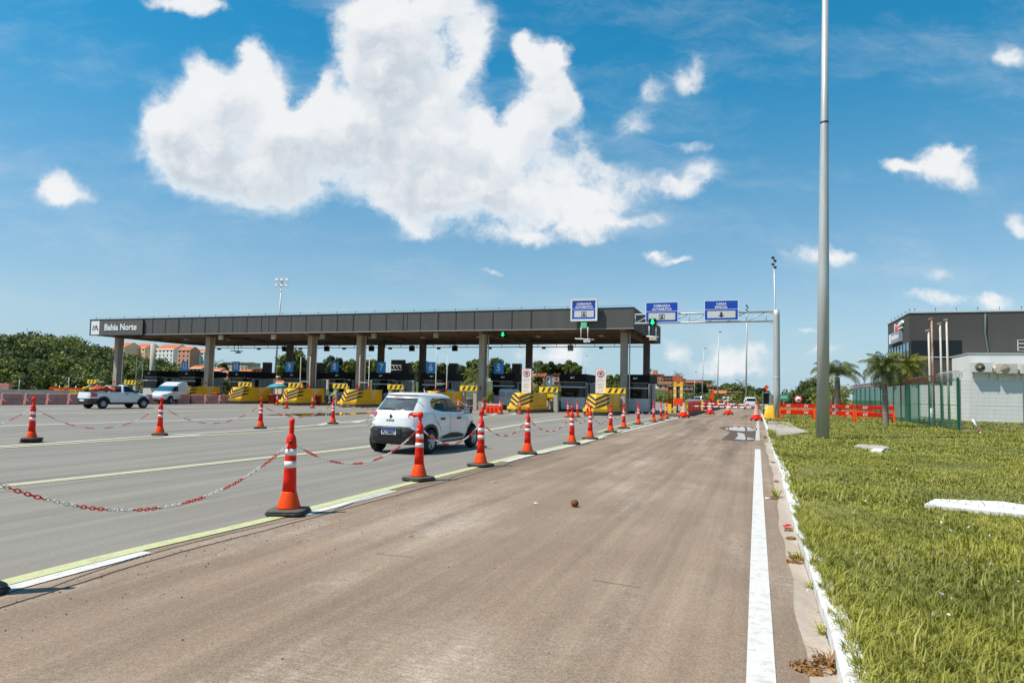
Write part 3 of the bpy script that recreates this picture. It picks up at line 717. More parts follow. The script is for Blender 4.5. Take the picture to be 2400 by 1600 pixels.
def place_tree(px, py_top, Y, label, lm, seed, w_px, h_min=0, name='broadleaf_tree', group='trees behind the toll booths', **kw):
    p = AT(px, py_top, Y); h = max(p.z + 1.0 + h_min, 2.5); r = w_px / 1600 * Y / 2
    zb = 0.
    if h > 3.2 * r + 2: zb = h - (2.6 * r + 2); h -= zb
    return make_tree(label, 'tree', h, r, lm, seed, loc=(p.x, Y, zb), ch=min(h * .8, 2.0 * r), lsize=.019 * Y / 10 * kw.pop('ls', 1.), name=name, group=group, **kw)
place_tree(690, 829, 105, 'large leafy tree behind the blue number 9 sign', leafA, 31, 92, clumps=46, per=150)
place_tree(785, 844, 120, 'round dark tree right behind the blue number 8 sign', leafB, 32, 62, clumps=40, per=140)
place_tree(824, 856, 120, 'pale bushy tree right of the number 8 sign', leafC, 33, 46)
place_tree(866, 852, 125, 'olive tree left of the number 7 sign', leafC, 34, 44)
place_tree(992, 852, 130, 'tree behind the blue number 6 sign', leafA, 35, 62)
place_tree(1040, 857, 140, 'dark tree between the number 6 sign and the brown box', leafB, 36, 60)
place_tree(1078, 850, 150, 'tall dark crown behind the portal with the striped board left of the tall column', leafB, 37, 70, clumps=40)
place_tree(1112, 848, 155, 'tall tree just left of the tall concrete column near sign 5', leafA, 38, 64, clumps=40)
place_tree(1160, 849, 150, 'tree rising over the blue number 5 sign', leafA, 39, 56)
place_tree(1190, 862, 150, 'pale bush right of the blue number 5 sign', leafC, 40, 40)
place_tree(975, 858, 118, 'yellow green tree right of the brown box by sign 7', leafC, 41, 44)
place_tree(1268, 852, 210, 'round crowned tree on the hilltop, leftmost above the orange house', leafA, 42, 44, group='trees on the far hilltop')
place_tree(1292, 853, 215, 'dark round tree on the hilltop, second from the left', leafB, 43, 34, group='trees on the far hilltop')
place_tree(1317, 857, 215, 'broad dark tree on the hilltop, third from the left', leafB, 44, 40, group='trees on the far hilltop')
place_tree(1340, 851, 210, 'tallest tree on the hilltop near the small lamp mast', leafA, 45, 40, group='trees on the far hilltop')
place_tree(1352, 862, 205, 'small tree on the hilltop, rightmost above the booth roof', leafA, 46, 30, group='trees on the far hilltop')
place_tree(1262, 892, 175, 'conical dark tree below the orange hillside house', leafB, 47, 22, group='trees on the far hillside')
place_tree(1443, 880, 230, 'leafy tree behind the concrete column at the canopy end', leafA, 48, 50, group='trees on the far hillside')
place_tree(1425, 893, 200, 'bushy tree right of the second speed limit board', leafC, 49, 40, group='trees on the far hillside')
place_tree(1642, 902, 215, 'dark tree in front of the brick houses behind a lamp mast', leafB, 50, 32, group='trees on the far hillside')
place_tree(1713, 905, 190, 'green tree below the long brick house row', leafA, 51, 60, group='trees on the far hillside')
place_tree(1752, 914, 170, 'bushy tree left of the tall lamp mast above the white suv', leafA, 52, 52, group='trees on the far hillside')
place_tree(1785, 918, 165, 'dark bushy tree just left of the black toll cabinet', leafB, 53, 44, group='trees on the far hillside')
place_tree(1905, 897, 140, 'wide dark tree mound left of the tall grey pole', leafB, 54, 70, group='trees right of the gantry', clumps=44)
place_tree(522, 857, 190, 'small palm like tree beside the cream school block', leafA, 55, 26, group='trees on the far hillside')
pal = dict(nf=11, nl=11, bulge=1.0, group='small coconut palms on the hills')
def hill_palm(px, py_top, Y, L, label, seed, lm=palmA, h=7.):
    p = AT(px, py_top, Y); make_palm(label, h, L, L * .28, lm, seed, loc=(p.x, Y, p.z - h - L * .35), tr=.17, **pal)
hill_palm(1589, 873, 255, 3.0, 'tiny coconut palm above the brick houses', 61)
hill_palm(1669, 891, 250, 2.6, 'tiny palm right of the long brick house', 62)
hill_palm(1738, 895, 170, 2.8, 'coconut palm beside the tall lamp mast', 63)
hill_palm(1258, 853, 205, 3.0, 'coconut palm at the left end of the hilltop trees', 64)
hill_palm(1112, 872, 105, 3.4, 'pale palm crown behind the striped portal near the tall column', 65, palmB)
hill_palm(1345, 862, 205, 2.2, 'tiny palm among the hilltop trees', 66)
hill_palm(585, 850, 200, 2.4, 'small palm at the right end of the cream block', 67)
hill_palm(505, 848, 175, 3.0, 'dark palm at the left end of the cream block', 68)
# palms on the right
p = AT(1963, 960, 58)
make_palm('slim palm with arching fronds between the grey pole and the green fence', AT(1960, 880, 58).z, 2.75, .62, palmA, 71, nf=18, el0=88, el1=28, loc=(p.x, 58, 0), tr=.27, bulge=.95, droop=1.75, nl=34)
p = G(2077, 1000, .1)
make_palm('dense palm with ringed trunk standing in front of the green fence', AT(2070, 860, p.y).z, 1.42, .40, palmA, 72, nf=38, el0=88, el1=-35, loc=(p.x, p.y, 0), tr=.135, bulge=1.1, droop=1.25, nl=30, lean=(-.12, 0))
p = AT(2128, 980, 45)
make_palm('yellow green bushy palm behind the fence near the flagpoles', AT(2130, 858, 45).z, 1.65, .46, palmB, 73, nf=40, el0=86, el1=-40, loc=(p.x, 45, 0), tr=.18, bulge=1.0, droop=1.25, nl=28)
p = AT(1935, 965, 64)
make_palm('low young palm clump behind the grey pole', AT(1940, 925, 64).z, 2.0, .42, palmB, 74, nf=18, loc=(p.x + .6, 64, 0), tr=.18, bulge=1.0, droop=1.5, nl=18)

# ------------------------------------------------------------------ grass blades on the verge
rng = np.random.default_rng(5)
ky = np.array([q.y for q in KERB]); kx = np.array([q.x for q in KERB])
def blades(n, y0, y1, xr, h, w, seed, edge=0.):
    rng = np.random.default_rng(seed)
    Y = np.sqrt(rng.random(n) * (y1 ** 2 - y0 ** 2) + y0 ** 2) if y1 < 40 else rng.uniform(y0, y1, n)
    x0 = np.interp(Y, ky, kx) + .10
    X = x0 + rng.random(n) * np.maximum(.5, (xr * Y + 1.0 - x0)) if not edge else x0 - .03 + rng.random(n) ** 2 * edge
    # tufts: pull blades together
    cl = rng.random(n) < .55
    gx = np.round(X / (.16 + .006 * Y)) * (.16 + .006 * Y); gy = np.round(Y / (.16 + .006 * Y)) * (.16 + .006 * Y)
    X = np.where(cl, X * .45 + gx * .55 + rng.normal(size=n) * .02, X); Y2 = np.where(cl, Y * .45 + gy * .55 + rng.normal(size=n) * .02, Y)
    X = np.maximum(X, np.interp(Y2, ky, kx) + (.09 if not edge else .03))
    patch = .72 + .38 * np.sin(X * 1.3 + 2 * np.sin(Y2 * .7)) * np.sin(Y2 * .9 + 1.3 * np.sin(X * .8)) + .25 * rng.normal(size=n)
    H = h * np.clip(patch, .35, 1.6) * (.6 + .8 * rng.random(n)); az = rng.random(n) * 2 * np.pi
    bend = H * (.35 + .75 * rng.random(n)); W = w * (.6 + .8 * rng.random(n))
    d = np.stack([np.cos(az), np.sin(az), np.zeros(n)], 1); s_ = np.stack([-np.sin(az + rng.normal(size=n) * .5), np.cos(az), np.zeros(n)], 1) * W[:, None]
    Zb = .085 + np.clip((X - np.interp(Y2, ky, kx)) * .0033, 0, .1)
    b = np.stack([X, Y2, Zb], 1); up = np.array([0, 0, 1.])
    m1 = b + d * (bend * .22)[:, None] + up * (H * .60)[:, None]; t = b + d * bend[:, None] + up * (H * .92)[:, None]
    V = np.stack([b - s_, b + s_, m1 + s_ * .8, m1 - s_ * .8, t + s_ * .12, t - s_ * .12], 1)
    F = np.array([[0, 1, 2, 3], [3, 2, 4, 5]])
    return V.reshape(-1, 3), (np.arange(n)[:, None, None] * 6 + F[None]).reshape(-1, 4)
VV, FF, o_ = [], [], 0
for args in ((46000, 2.2, 5.0, .84, .058, .0030, 1), (60000, 5.0, 9.0, .84, .055, .0042, 2), (76000, 9.0, 18.0, .84, .055, .0075, 3), (60000, 18.0, 34.0, .84, .065, .014, 4), (46000, 34.0, 62.0, .84, .08, .026, 6), (2200, 2.2, 12.0, .84, .13, .0045, 11), (1000, 2.2, 7.0, .84, .17, .004, 12)):
    v, f = blades(*args); VV.append(v); FF.append(f + o_); o_ += len(v)
for args in ((9000, 2.2, 9.0, 0, .10, .0035, 8, .16), (5000, 9.0, 30.0, 0, .11, .008, 9, .2)):
    v, f = blades(*args); VV.append(v); FF.append(f + o_); o_ += len(v)
tag(np_mesh('grass', np.concatenate(VV), np.concatenate(FF), [grassM]), 'sunlit rough grass covering the verge right of the kerb', 'grass', kind='stuff')
# weeds and dry litter along the gutter
rng = np.random.default_rng(9); C = []; Rd = []
for (x, y, r) in ((1936, 1560, .10), (1945, 1572, .12), (1885, 1568, .08), (1862, 1320, .08), (1855, 1265, .06), (1848, 1245, .05), (1815, 1170, .07), (1818, 1130, .05), (1812, 1085, .06), (1795, 1026, .12), (1870, 1312, .09), (1905, 1580, .06)):
    p = G(x, y); C.append((p.x, p.y, .02)); Rd.append(r)
tag(quads_obj('leaf_litter', leaf_quads(C, Rd, 70, .016, rng, flat=.22), dryM), 'brown dry leaf litter lying along the gutter', 'leaf litter', kind='stuff')
def tuft(px, py, n, h, label, m=grassM, w=.004):
    p = G(px, py); mb = MB().use(m); rd = random.Random(px)
    for _ in range(n):
        az = rd.uniform(0, 6.28); L = h * rd.uniform(.5, 1.1); d = Vector((math.cos(az), math.sin(az), 0)); s_ = Vector((-d.y, d.x, 0)) * w
        b = Vector((rd.uniform(-.04, .04), rd.uniform(-.04, .04), 0)); m1 = b + d * L * .35 + Vector((0, 0, L * .55)); t = b + d * L * .95 + Vector((0, 0, L * .5))
        mb.face([b - s_, b + s_, m1 + s_, m1 - s_]); mb.face([m1 - s_, m1 + s_, t])
    o = mb.build('grass_tuft', recalc=False); o.location = p; tag(o, label, 'weed', 'weeds growing from the gutter')
tuft(1818, 1166, 40, .26, 'tall weed tuft sprouting from the gutter beside a broken kerb end')
tuft(1868, 1312, 34, .13, 'weed tuft with dry leaves against the kerb, middle of the gutter')
tuft(1898, 1380, 22, .10, 'small weed creeping over the kerb face near the camera')
tuft(1935, 1487, 22, .12, 'weed sprouting at the kerb foot just before the nearest kerb stones')
tuft(1793, 1028, 30, .24, 'weed clump at the kerb beside the puddle')
tuft(1945, 1565, 30, .16, 'reddish dry weed at the nearest kerb joint', dryM)
rng = np.random.default_rng(31); C = []; Rd = []
for _ in range(34):
    p = G(rng.uniform(1880, 2400), rng.uniform(1060, 1450), .15); C.append((p.x, p.y, .17)); Rd.append(.012)
tag(quads_obj('white_specks', leaf_quads(C, Rd, 3, .012, rng), mat('pale_petal', (.70, .68, .64), .8)), 'tiny white flowers and scraps caught in the grass', 'flowers', kind='stuff')
# slabs and rubbish in the grass
def flat_slab(name, px, z, th, m, label, cat):
    c = [G(*q, z) for q in px]; o0 = sum(c, Vector()) / len(c); mb = MB().use(m)
    mb.prism([(q.x - o0.x, q.y - o0.y) for q in c], z - th - o0.z, z - o0.z, 'XY'); o = mb.build(name, bevel=.01); o.location = o0; return tag(o, label, cat)
flat_slab('stone_slab', [(2166, 1180), (2400, 1203), (2440, 1203), (2440, 1188), (2350, 1174), (2190, 1168)], .165, .10, M_KERB, 'long whitewashed kerb stone lying in the grass', 'stone slab')
flat_slab('stone_slab', [(2002, 1044), (2055, 1051), (2086, 1049), (2070, 1043), (2010, 1040)], .165, .08, M_SLAB, 'flat broken concrete plate lying in the grass near the tall pole', 'stone slab')
flat_slab('stone_slab', [(2040, 1054), (2066, 1056), (2073, 1051), (2048, 1050)], .17, .08, M_KERB, 'small white stone chip in front of the broken plate', 'stone slab')
# ================================================================== TOLL CANOPY
CL = 58.7; CD = 16.7; ZB = PA.z; ZT = AT(1485, 721, 54).z
can = thing('toll_canopy', 'long grey flat canopy on concrete columns over the toll lanes', 'canopy', ORG, -ANG)
# local frame: x to the right along the front (negative = leftwards), y forward under the canopy
def lx(s): return -s
mb = MB().use(fascia_m)
T = .25
mb.b2(-CL, 0, 0, T, ZB, ZT); mb.b2(-CL, 0, CD - T, CD, ZB, ZT)
mb.b2(-T, 0, T + .004, CD - T - .004, ZB, ZT); mb.b2(-CL, -CL + T, T + .004, CD - T - .004, ZB, ZT)
mb.use(fascia_d)
rd = random.Random(4); s = 1.0; seams = []
x = 8.55
while x < CL - 8.5:
    seams.append(x); x += 1.72
for i, x in enumerate(seams):
    w = .085 if i % 5 else .12
    mb.b2(-x - w / 2, -x + w / 2, -.02, .0, ZB + .03, ZT - .01)
for x in (20.2, 35.2, 46.3): mb.b2(-x - .03, -x + .03, -.018, -.002, ZB + .03, ZT - .01)
for y in (3.2, 6.4, 9.6, 12.8): mb.b2(.002, .02, y - .03, y + .03, ZB + .03, ZT - .01)
mb.use(mat('fascia_edge_trim', (.30, .285, .26), .5)); mb.b2(-CL - .01, .022, -.03, -.004, ZB - .05, ZB + .02)
mb.use(steel_dk); mb.b2(-CL - .02, .03, -.04, .0, ZT + .002, ZT + .06); mb.b2(.004, .03, .0, CD, ZT + .002, ZT + .06)
mb.build('fascia', can)
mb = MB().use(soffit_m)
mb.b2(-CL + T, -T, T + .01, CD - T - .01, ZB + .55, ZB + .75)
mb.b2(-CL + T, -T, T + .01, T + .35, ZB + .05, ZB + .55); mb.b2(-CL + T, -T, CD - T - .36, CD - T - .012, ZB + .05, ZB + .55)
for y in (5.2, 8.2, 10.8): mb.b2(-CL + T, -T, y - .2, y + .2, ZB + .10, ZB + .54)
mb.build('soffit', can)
FC = [S_at(px, 2.5) for px in (273, 487, 727, 842, 1130, 1462)]
BC = [S_at(px, 13.0) for px in (677, 891, 989, 1239, 1515)]
# cross beams tapering towards the eaves
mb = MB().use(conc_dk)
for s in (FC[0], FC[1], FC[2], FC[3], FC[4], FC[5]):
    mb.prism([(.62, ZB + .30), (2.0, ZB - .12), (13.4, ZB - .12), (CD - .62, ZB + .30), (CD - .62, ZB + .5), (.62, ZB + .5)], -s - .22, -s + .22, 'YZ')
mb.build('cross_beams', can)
for s in FC:
    mb = MB().use(concrete); mb.b2(-s - .27, -s + .27, 2.2, 2.9, 0, ZB - .124)
    o = mb.build('column', can, bevel=.03)
    dp = MB().use(white_pt); dp.tube([(-s + .42, 2.75, .2), (-s + .42, 2.75, ZB - .1)], .055, 8)
    dp.build('downpipe', o)
    pl = MB().use(sign_red); pl.b2(-s - .12, -s + .06, 2.185, 2.199, 1.75, 2.05); pl.build('number_plate', o)
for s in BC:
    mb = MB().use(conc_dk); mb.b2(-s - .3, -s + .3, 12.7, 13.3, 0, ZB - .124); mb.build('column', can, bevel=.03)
mb = MB().use(galv); s = S_at(355, 14.6); mb.use(conc_lt); mb.tube([(-s, 14.6, 0), (-s, 14.6, ZB + .2)], .33, 16); mb.build('round_column', can)
# cable tray with cameras under the rear edge, roof guard wire
mb = MB().use(steel_dk)
mb.b2(-CL + 2, -.8, CD - 1.6, CD - 1.5, ZB - .42, ZB - .34)
for i in range(26):
    x = -CL + 3 + i * 2.05; mb.b2(x - .02, x + .02, CD - 1.6, CD - 1.55, ZB - .34, ZB + .1)
    if i % 3 == 0: mb.b2(x + .5, x + .85, CD - 1.75, CD - 1.45, ZB - .6, ZB - .42)
mb.build('cable_tray', can)
mb = MB().use(steel_dk)
for i in range(28):
    x = -CL + .4 + i * 2.03; mb.tube([(x, .4, ZT), (x, .4, ZT + .28)], .012, 5); mb.box((x, .4, ZT + .29), (.07, .07, .05))
mb.tube([(-CL + .4, .4, ZT + .26), (-.4, .4, ZT + .26), (-.4, CD - .4, ZT + .26)], .008, 4)
mb.build('lightning_wire', can)
for i in range(9):
    s = 4 + i * 6.0; mb = MB().use(lt_pan); mb.lathe([(.04, .12), (.24, .06), (.26, -.04), (.0, -.10)], (-s, 6.7, ZB - .0), 12); mb.build('ceiling_lamp', can)
def plaza(name, label, cat, s, t, z=0., group=None, rz=0.): return thing(name, label, cat, PL(s, t, z), -ANG + rz, group)

# name board at the left end
bw0, bw1 = S_at(207, -.15), S_at(328, -.15); W_ = bw0 - bw1
nb = plaza('name_board', 'dark name board reading Bahia Norte at the left canopy end', 'sign', bw0, -.15)
mb = MB().use(mat('board_brown_grey', (.115, .10, .085), .5, var=.08)); mb.b2(0, W_, -.06, .09, ZB - .02, ZT - .10)
mb.use(steel_dk)
for a in ((-.05, W_ + .05, -.075, .09, ZT - .10, ZT - .05), (-.05, W_ + .05, -.075, .09, ZB - .07, ZB - .02), (-.05, 0, -.075, .09, ZB - .02, ZT - .10), (W_, W_ + .05, -.075, .09, ZB - .02, ZT - .10)): mb.b2(*a)
mb.build('panel', nb)
hgt = ZT - ZB - .12
mb = MB().use(sign_wh); mb.b2(.05, .05 + hgt * .78, -.085, -.062, ZB + .03, ZT - .15)
cx0 = .05 + hgt * .39; cz0 = (ZB + ZT) / 2 - .06; u_ = hgt * .085
def bar(mb, x, z, dx, h, w): mb.prism([(x, z), (x + w, z), (x + w + dx, z + h), (x + dx, z + h)], -.10, -.088)
mb.use(ink); bar(mb, cx0 - 3.4 * u_, cz0 - 2 * u_, 1.8 * u_, 4 * u_, 1.0 * u_); bar(mb, cx0 - 1.1 * u_, cz0 - 2 * u_, 1.8 * u_, 4 * u_, 1.0 * u_)
bar(mb, cx0 + 2.2 * u_, cz0 - 2 * u_, -1.4 * u_, 4 * u_, 1.0 * u_)
mb.use(logo_red); bar(mb, cx0 - 3.4 * u_, cz0 - 2.0 * u_ - .001, .7 * u_, 1.5 * u_, 1.0 * u_); bar(mb, cx0 + 2.5 * u_, cz0 - 2 * u_, -.6 * u_, 1.6 * u_, 1.3 * u_)
mb.build('logo_panel', nb)
mb = MB(); text_mesh(mb, 'Bahia Norte', hgt * .62, (.05 + hgt * .78 + (W_ - hgt * .83) / 2, -.066, cz0), (1, 0, 0), (0, 0, 1), sign_wh, bold=.022, thick=.02, xs=.98)
mb.build('lettering', nb)

# ------------------------------------------------------------------ islands, crash noses, portals, booths
NT = {'12': -3.0, '10': -3.2, '9': -3.4, '8': -3.7, '6': -4.2, '5': -4.6, 'E': -5.4}
NX = {'12': 415, '10': 539, '9': 668, '8': 808, '6': 1003, '5': 1212, 'E': 1393}
def make_nose():
    t = thing('crash_block', 'x', 'crash block', (0, 0, 0), -ANG, 'yellow crash blocks with chevrons')
    mb = MB().use(yellow)
    h = 1.28; z0 = .26
    bot = [(0, 0), (.84, .56), (.88, 2.9), (1.05, 4.1), (1.05, 4.5), (-1.05, 4.5), (-1.05, 4.1), (-.88, 2.9), (-.84, .56)]
    top = [(0, .66), (.70, 1.12), (.82, 2.9), (1.05, 3.75), (1.05, 4.5), (-1.05, 4.5), (-1.05, 3.75), (-.82, 2.9), (-.70, 1.12)]
    n = len(bot)
    vs = [(x, y, z0 + .24) for x, y in bot] + [(x, y, z0 + h) for x, y in top]
    mb.add(vs, [tuple(range(n))[::-1], tuple(range(n, 2 * n))] + [(i, (i + 1) % n, n + (i + 1) % n, n + i) for i in range(n)])
    fl = [(x * 1.10 + (0.0), y * 1.0 - (.20 if y < 1 else 0)) for x, y in bot[:9]]
    mb.prism(fl, z0, z0 + .236, 'XY')
    o = mb.build('body', t, bevel=.02)
    # chevron bands: strips over front facet and along the side
    def P3(f, a, sg):                       # a: 0 tip .. 1 facet end .. 2.2 along side, f height 0..1
        fb = [Vector((0, 0, z0 + .24)), Vector((.84, .56, z0 + .24)), Vector((.88, 2.9, z0 + .24))]
        ft = [Vector((0, .66, z0 + h)), Vector((.70, 1.12, z0 + h)), Vector((.82, 2.9, z0 + h))]
        i = 0 if a <= 1 else 1; k = a - i
        b = fb[i].lerp(fb[i + 1], k); u = ft[i].lerp(ft[i + 1], k); p = b.lerp(u, f)
        nrm = (fb[i + 1] - fb[i]).cross(ft[i] - fb[i]).normalized(); p = p + nrm * .03
        return (p.x * sg, p.y, p.z)
    mb = MB().use(chev_k)
    for f0 in (-.10, .20, .50):
        for sg in (-1, 1):
            A_ = [0, .15, .3, .45, .6, .8, 1.0, 1.1, 1.2, 1.3, 1.42]
            rs_ = lambda a: .38 * min(a, 1) ** .9 + .05 * max(0, a - 1); up_ = [max(0, f0 + .175 + rs_(a)) for a in A_]; lo_ = [max(0, f0 + rs_(a) + .16 * max(0, a - 1)) for a in A_]
            for i in range(len(A_) - 1):
                a, b = A_[i], A_[i + 1]
                u1, u2, l1, l2 = [min(1, q) for q in (up_[i], up_[i + 1], lo_[i], lo_[i + 1])]
                if i == len(A_) - 2: l2 = u2 - .005
                if u1 - l1 < .004: continue
                mb.face([P3(l1, a, sg), P3(l2, b, sg), P3(u2, b, sg), P3(u1, a, sg)])
    mb.build('chevron_stripes', t, recalc=False)
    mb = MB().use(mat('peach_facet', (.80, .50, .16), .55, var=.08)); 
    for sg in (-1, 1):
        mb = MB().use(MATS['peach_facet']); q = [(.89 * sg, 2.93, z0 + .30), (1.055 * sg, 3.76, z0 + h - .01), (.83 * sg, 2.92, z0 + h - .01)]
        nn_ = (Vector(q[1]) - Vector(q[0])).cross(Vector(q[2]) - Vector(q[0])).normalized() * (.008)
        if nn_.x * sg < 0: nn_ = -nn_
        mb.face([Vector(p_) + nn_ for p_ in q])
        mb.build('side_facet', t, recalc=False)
    mb = MB().use(conc_dk); mb.prism([(0, -.35), (.95, .65), (1.16, 4.6), (-1.16, 4.6), (-.95, .65)], 0, z0, 'XY'); mb.build('plinth', t)
    return t
nose0 = make_nose(); first = True
NL = {'12': 'yellow crash block with dark chevrons in front of the white van', '10': 'yellow chevron crash block below the blue number 10 sign', '9': 'yellow chevron crash block below the blue number 9 sign',
      '8': 'yellow chevron crash block just left of the white hatchback', '6': 'yellow chevron crash block mostly hidden behind the white hatchback', '5': 'yellow chevron crash block under the left speed limit board', 'E': 'yellow chevron crash block at the canopy end under the right speed limit board'}
NS = {}
for k_ in NT:
    NS[k_] = S_at(NX[k_], NT[k_]); o = nose0 if first else copy_tree(nose0); first = False
    o.location = PL(NS[k_], NT[k_]); o['label'] = NL[k_]
# concrete island with side walls behind every nose
def make_island():
    t = thing('toll_island', 'x', 'toll island', (0, 0, 0), -ANG, 'concrete toll islands')
    mb = MB().use(conc_dk); mb.b2(-1.12, 1.12, 4.62, 20, 0, .20); mb.build('kerb_base', t, bevel=.03)
    mb = MB().use(conc_lt)
    for sg in (1, -1):
        mb.prism([(.82 * sg, .202), (1.10 * sg, .202), (1.10 * sg, .36), (.98 * sg, .92), (.84 * sg, .92)], 5.5, 9.6, 'XZ')
    mb.build('barrier_wall', t, bevel=.02)
    return t
isl = make_island(); first = True
for k_ in NT:
    o = isl if first else copy_tree(isl); first = False
    o.location = PL(NS[k_], NT[k_]); o['label'] = {'12': 'low concrete island behind the crash block by the white van', '10': 'concrete toll island behind the number 10 crash block', '9': 'concrete toll island behind the number 9 crash block', '8': 'concrete toll island behind the block left of the hatchback', '6': 'concrete toll island ahead of the white hatchback', '5': 'concrete toll island behind the left speed limit board', 'E': 'stained concrete toll island at the right canopy end'}[k_]
# striped height boards on twin posts
def make_portal():
    t = thing('striped_portal', 'x', 'striped portal', (0, 0, 0), -ANG, 'striped boards on twin concrete posts')
    for sg in (-1, 1):
        mb = MB().use(conc_lt); mb.prism([(.42 * sg, 0), (.78 * sg, 0), (.74 * sg, 1.85), (.40 * sg, 1.85)], -.2, .2, 'XZ'); mb.build('post', t, bevel=.03)
    b = MB().use(yell_b); b.b2(-.80, .80, -.26, -.204, 1.62, 2.06); bo = b.build('board', t)
    st = MB().use(chev_k)
    for i in range(3):
        x = -.62 + i * .48; st.face([(x, -.264, 1.66), (x + .22, -.264, 1.66), (x + .40, -.264, 2.02), (x + .18, -.264, 2.02)])
    st.build('stripes', bo, recalc=False)
    return t
por = make_portal(); first = True
for px, t_, lab in ((222, 1.5, 'striped yellow black board on posts far left behind the loaded pickup'), (309, 1.5, 'striped yellow black board above the pickup cab'), (578, 1.4, 'striped yellow black board on posts behind the number 10 crash block'),
        (696, 1.2, 'striped yellow black board on posts behind the number 9 crash block'), (801, 1.0, 'striped yellow black board on posts left of the white car in the lane'), (930, .8, 'striped yellow black board on posts behind the hatchback roof'),
        (1101, .5, 'striped yellow black board on posts left of the tall column'), (1288, .1, 'striped yellow black board on posts with a yellow box inside'), (1444, -.6, 'striped yellow black board leaning at the end column')):
    o = por if first else copy_tree(por); first = False
    o.location = ROWT(px, t_); o['label'] = lab
# booths
def make_booth(w=2.1, l=4.4):
    t = thing('toll_booth', 'x', 'toll booth', (0, 0, 0), -ANG, 'toll booths under the canopy')
    mb = MB().use(lt_pan)
    mb.b2(-w / 2, w / 2, .0, l, .20, 1.25)
    mb.use(grey_pan); mb.b2(w / 2 - .06, w / 2, .9, l, 1.254, 2.55); mb.b2(-w / 2, -w / 2 + .06, .9, l, 1.254, 2.55); mb.b2(-w / 2 + .064, w / 2 - .064, l - .06, l, 1.254, 2.55)
    for y in (1.35, 1.95, 2.6, 3.3): mb.use(fascia_d); mb.b2(w / 2 + .001, w / 2 + .008, y - .02, y + .02, .25, 2.5)
    for sx_ in (-1, 1):
        for y0 in (0,): mb.use(black_m); mb.b2(sx_ * (w / 2 - .06) - .05, sx_ * (w / 2 - .06) + .05, 0.002, .1, 1.254, 2.55)
    mb.build('walls', t)
    mb = MB().use(glass_dk); mb.b2(-w / 2 + .10, w / 2 - .10, .03, .06, 1.262, 2.08); mb.b2(-w / 2 + .10, w / 2 - .10, .03, .06, 2.20, 2.54)
    mb.b2(w / 2 - .05, w / 2 - .02, .1, .88, 1.262, 2.5); mb.b2(-w / 2 + .02, -w / 2 + .05, .1, .88, 1.262, 2.5); mb.build('window', t)
    mb = MB().use(white_pt); mb.b2(-w / 2 - .02, w / 2 + .02, -.06, .028, 2.085, 2.17); mb.b2(-w / 2 - .01, w / 2 + .01, -.03, .026, 2.545, 2.58); mb.build('window_rail', t)
    mb = MB().use(black_m); mb.b2(w / 2 + .01, w / 2 + .035, 1.42, 1.9, .3, 2.4); mb.build('door', t); mb = MB().use(black_m); mb.b2(-w / 2 - .03, -w / 2 - .002, 1.42, 1.9, .3, 2.4); mb.build('door', t)
    mb = MB().use(black_m); mb.b2(-w / 2 - .14, w / 2 + .14, -.22, l + .2, 2.584, 3.26); mb.build('roof_band', t, bevel=.02)
    mb = MB().use(white_pl); mb.b2(-.18, .02, -.24, -.224, 2.86, 3.0); mb.b2(.08, .16, -.24, -.224, 2.88, 3.02); mb.build('roof_mark', t)
    mb = MB().use(glass_dk)
    mb.build
    return t
bo0 = make_booth(); first = True
BOOTH = {'14': (352, 6.0), '12': (440, 5.6), '10': (558, 5.4), '9': (686, 5.2), '8': (792, 5.0), '7': (894, 4.8), '6': (1014, 4.6), '5': (1180, 4.2), 'm': (1343, 3.4), 'e': (1490, 3.4)}
BLAB = {'14': 'pale toll booth at the far left with a black roof band', '12': 'toll booth under the blue number 12 sign', '10': 'toll booth under the blue number 10 sign', '9': 'toll booth under the blue number 9 sign', '8': 'toll booth under the blue number 8 sign',
        '7': 'toll booth under the blue number 7 sign', '6': 'toll booth under the blue number 6 sign', '5': 'toll booth under the blue number 5 sign', 'm': 'toll booth between the two speed limit boards', 'e': 'rightmost toll booth beside the end column'}
BP = {}
for k_, (px, t_) in BOOTH.items():
    o = bo0 if first else copy_tree(bo0); first = False
    o.location = ROWT(px, t_); o['label'] = BLAB[k_]; BP[k_] = (S_at(px, t_), t_)
# blue lane numbers on the booth roofs
for n_, px, py0, py1 in (('12', 431, 849, 871), ('10', 551, 849, 871), ('9', 677, 849, 872), ('8', 783, 848, 871), ('7', 893, 849, 873), ('6', 1009, 850, 875), ('5', 1168, 852, 877)):
    s, t_ = BP[n_]; t_ = t_ - .3; s = S_at(px, t_); zz = AT(px, py1, PL(s, t_).y).z
    sg = plaza('lane_number_sign', f'square blue lane sign with white number {n_}', 'sign', s, t_, max(3.24, zz) , 'blue lane number signs')
    w = .92; hh = 1.02
    mb = MB().use(lane_bl); mb.b2(-w / 2, w / 2, -.03, .03, 0, hh); mb.use(mat('lane_sign_edge', (.03, .30, .40), .5)); mb.b2(-w / 2 - .025, w / 2 + .025, -.02, .028, -.024, -.001); mb.b2(-w / 2 - .025, w / 2 + .025, -.02, .028, hh + .001, hh + .024); mb.build('panel', sg)
    mb = MB(); text_mesh(mb, n_, .92, (0, -.032, hh * .5), (1, 0, 0), (0, 0, 1), sign_wh, bold=.018, thick=.006, xs=.85 if len(n_) == 1 else .72); mb.build('number', sg)
    mb = MB().use(steel_dk); mb.b2(-.3, -.24, .0, .06, -.3, -.026); mb.b2(.24, .3, .0, .06, -.3, -.026); mb.build('bracket', sg)
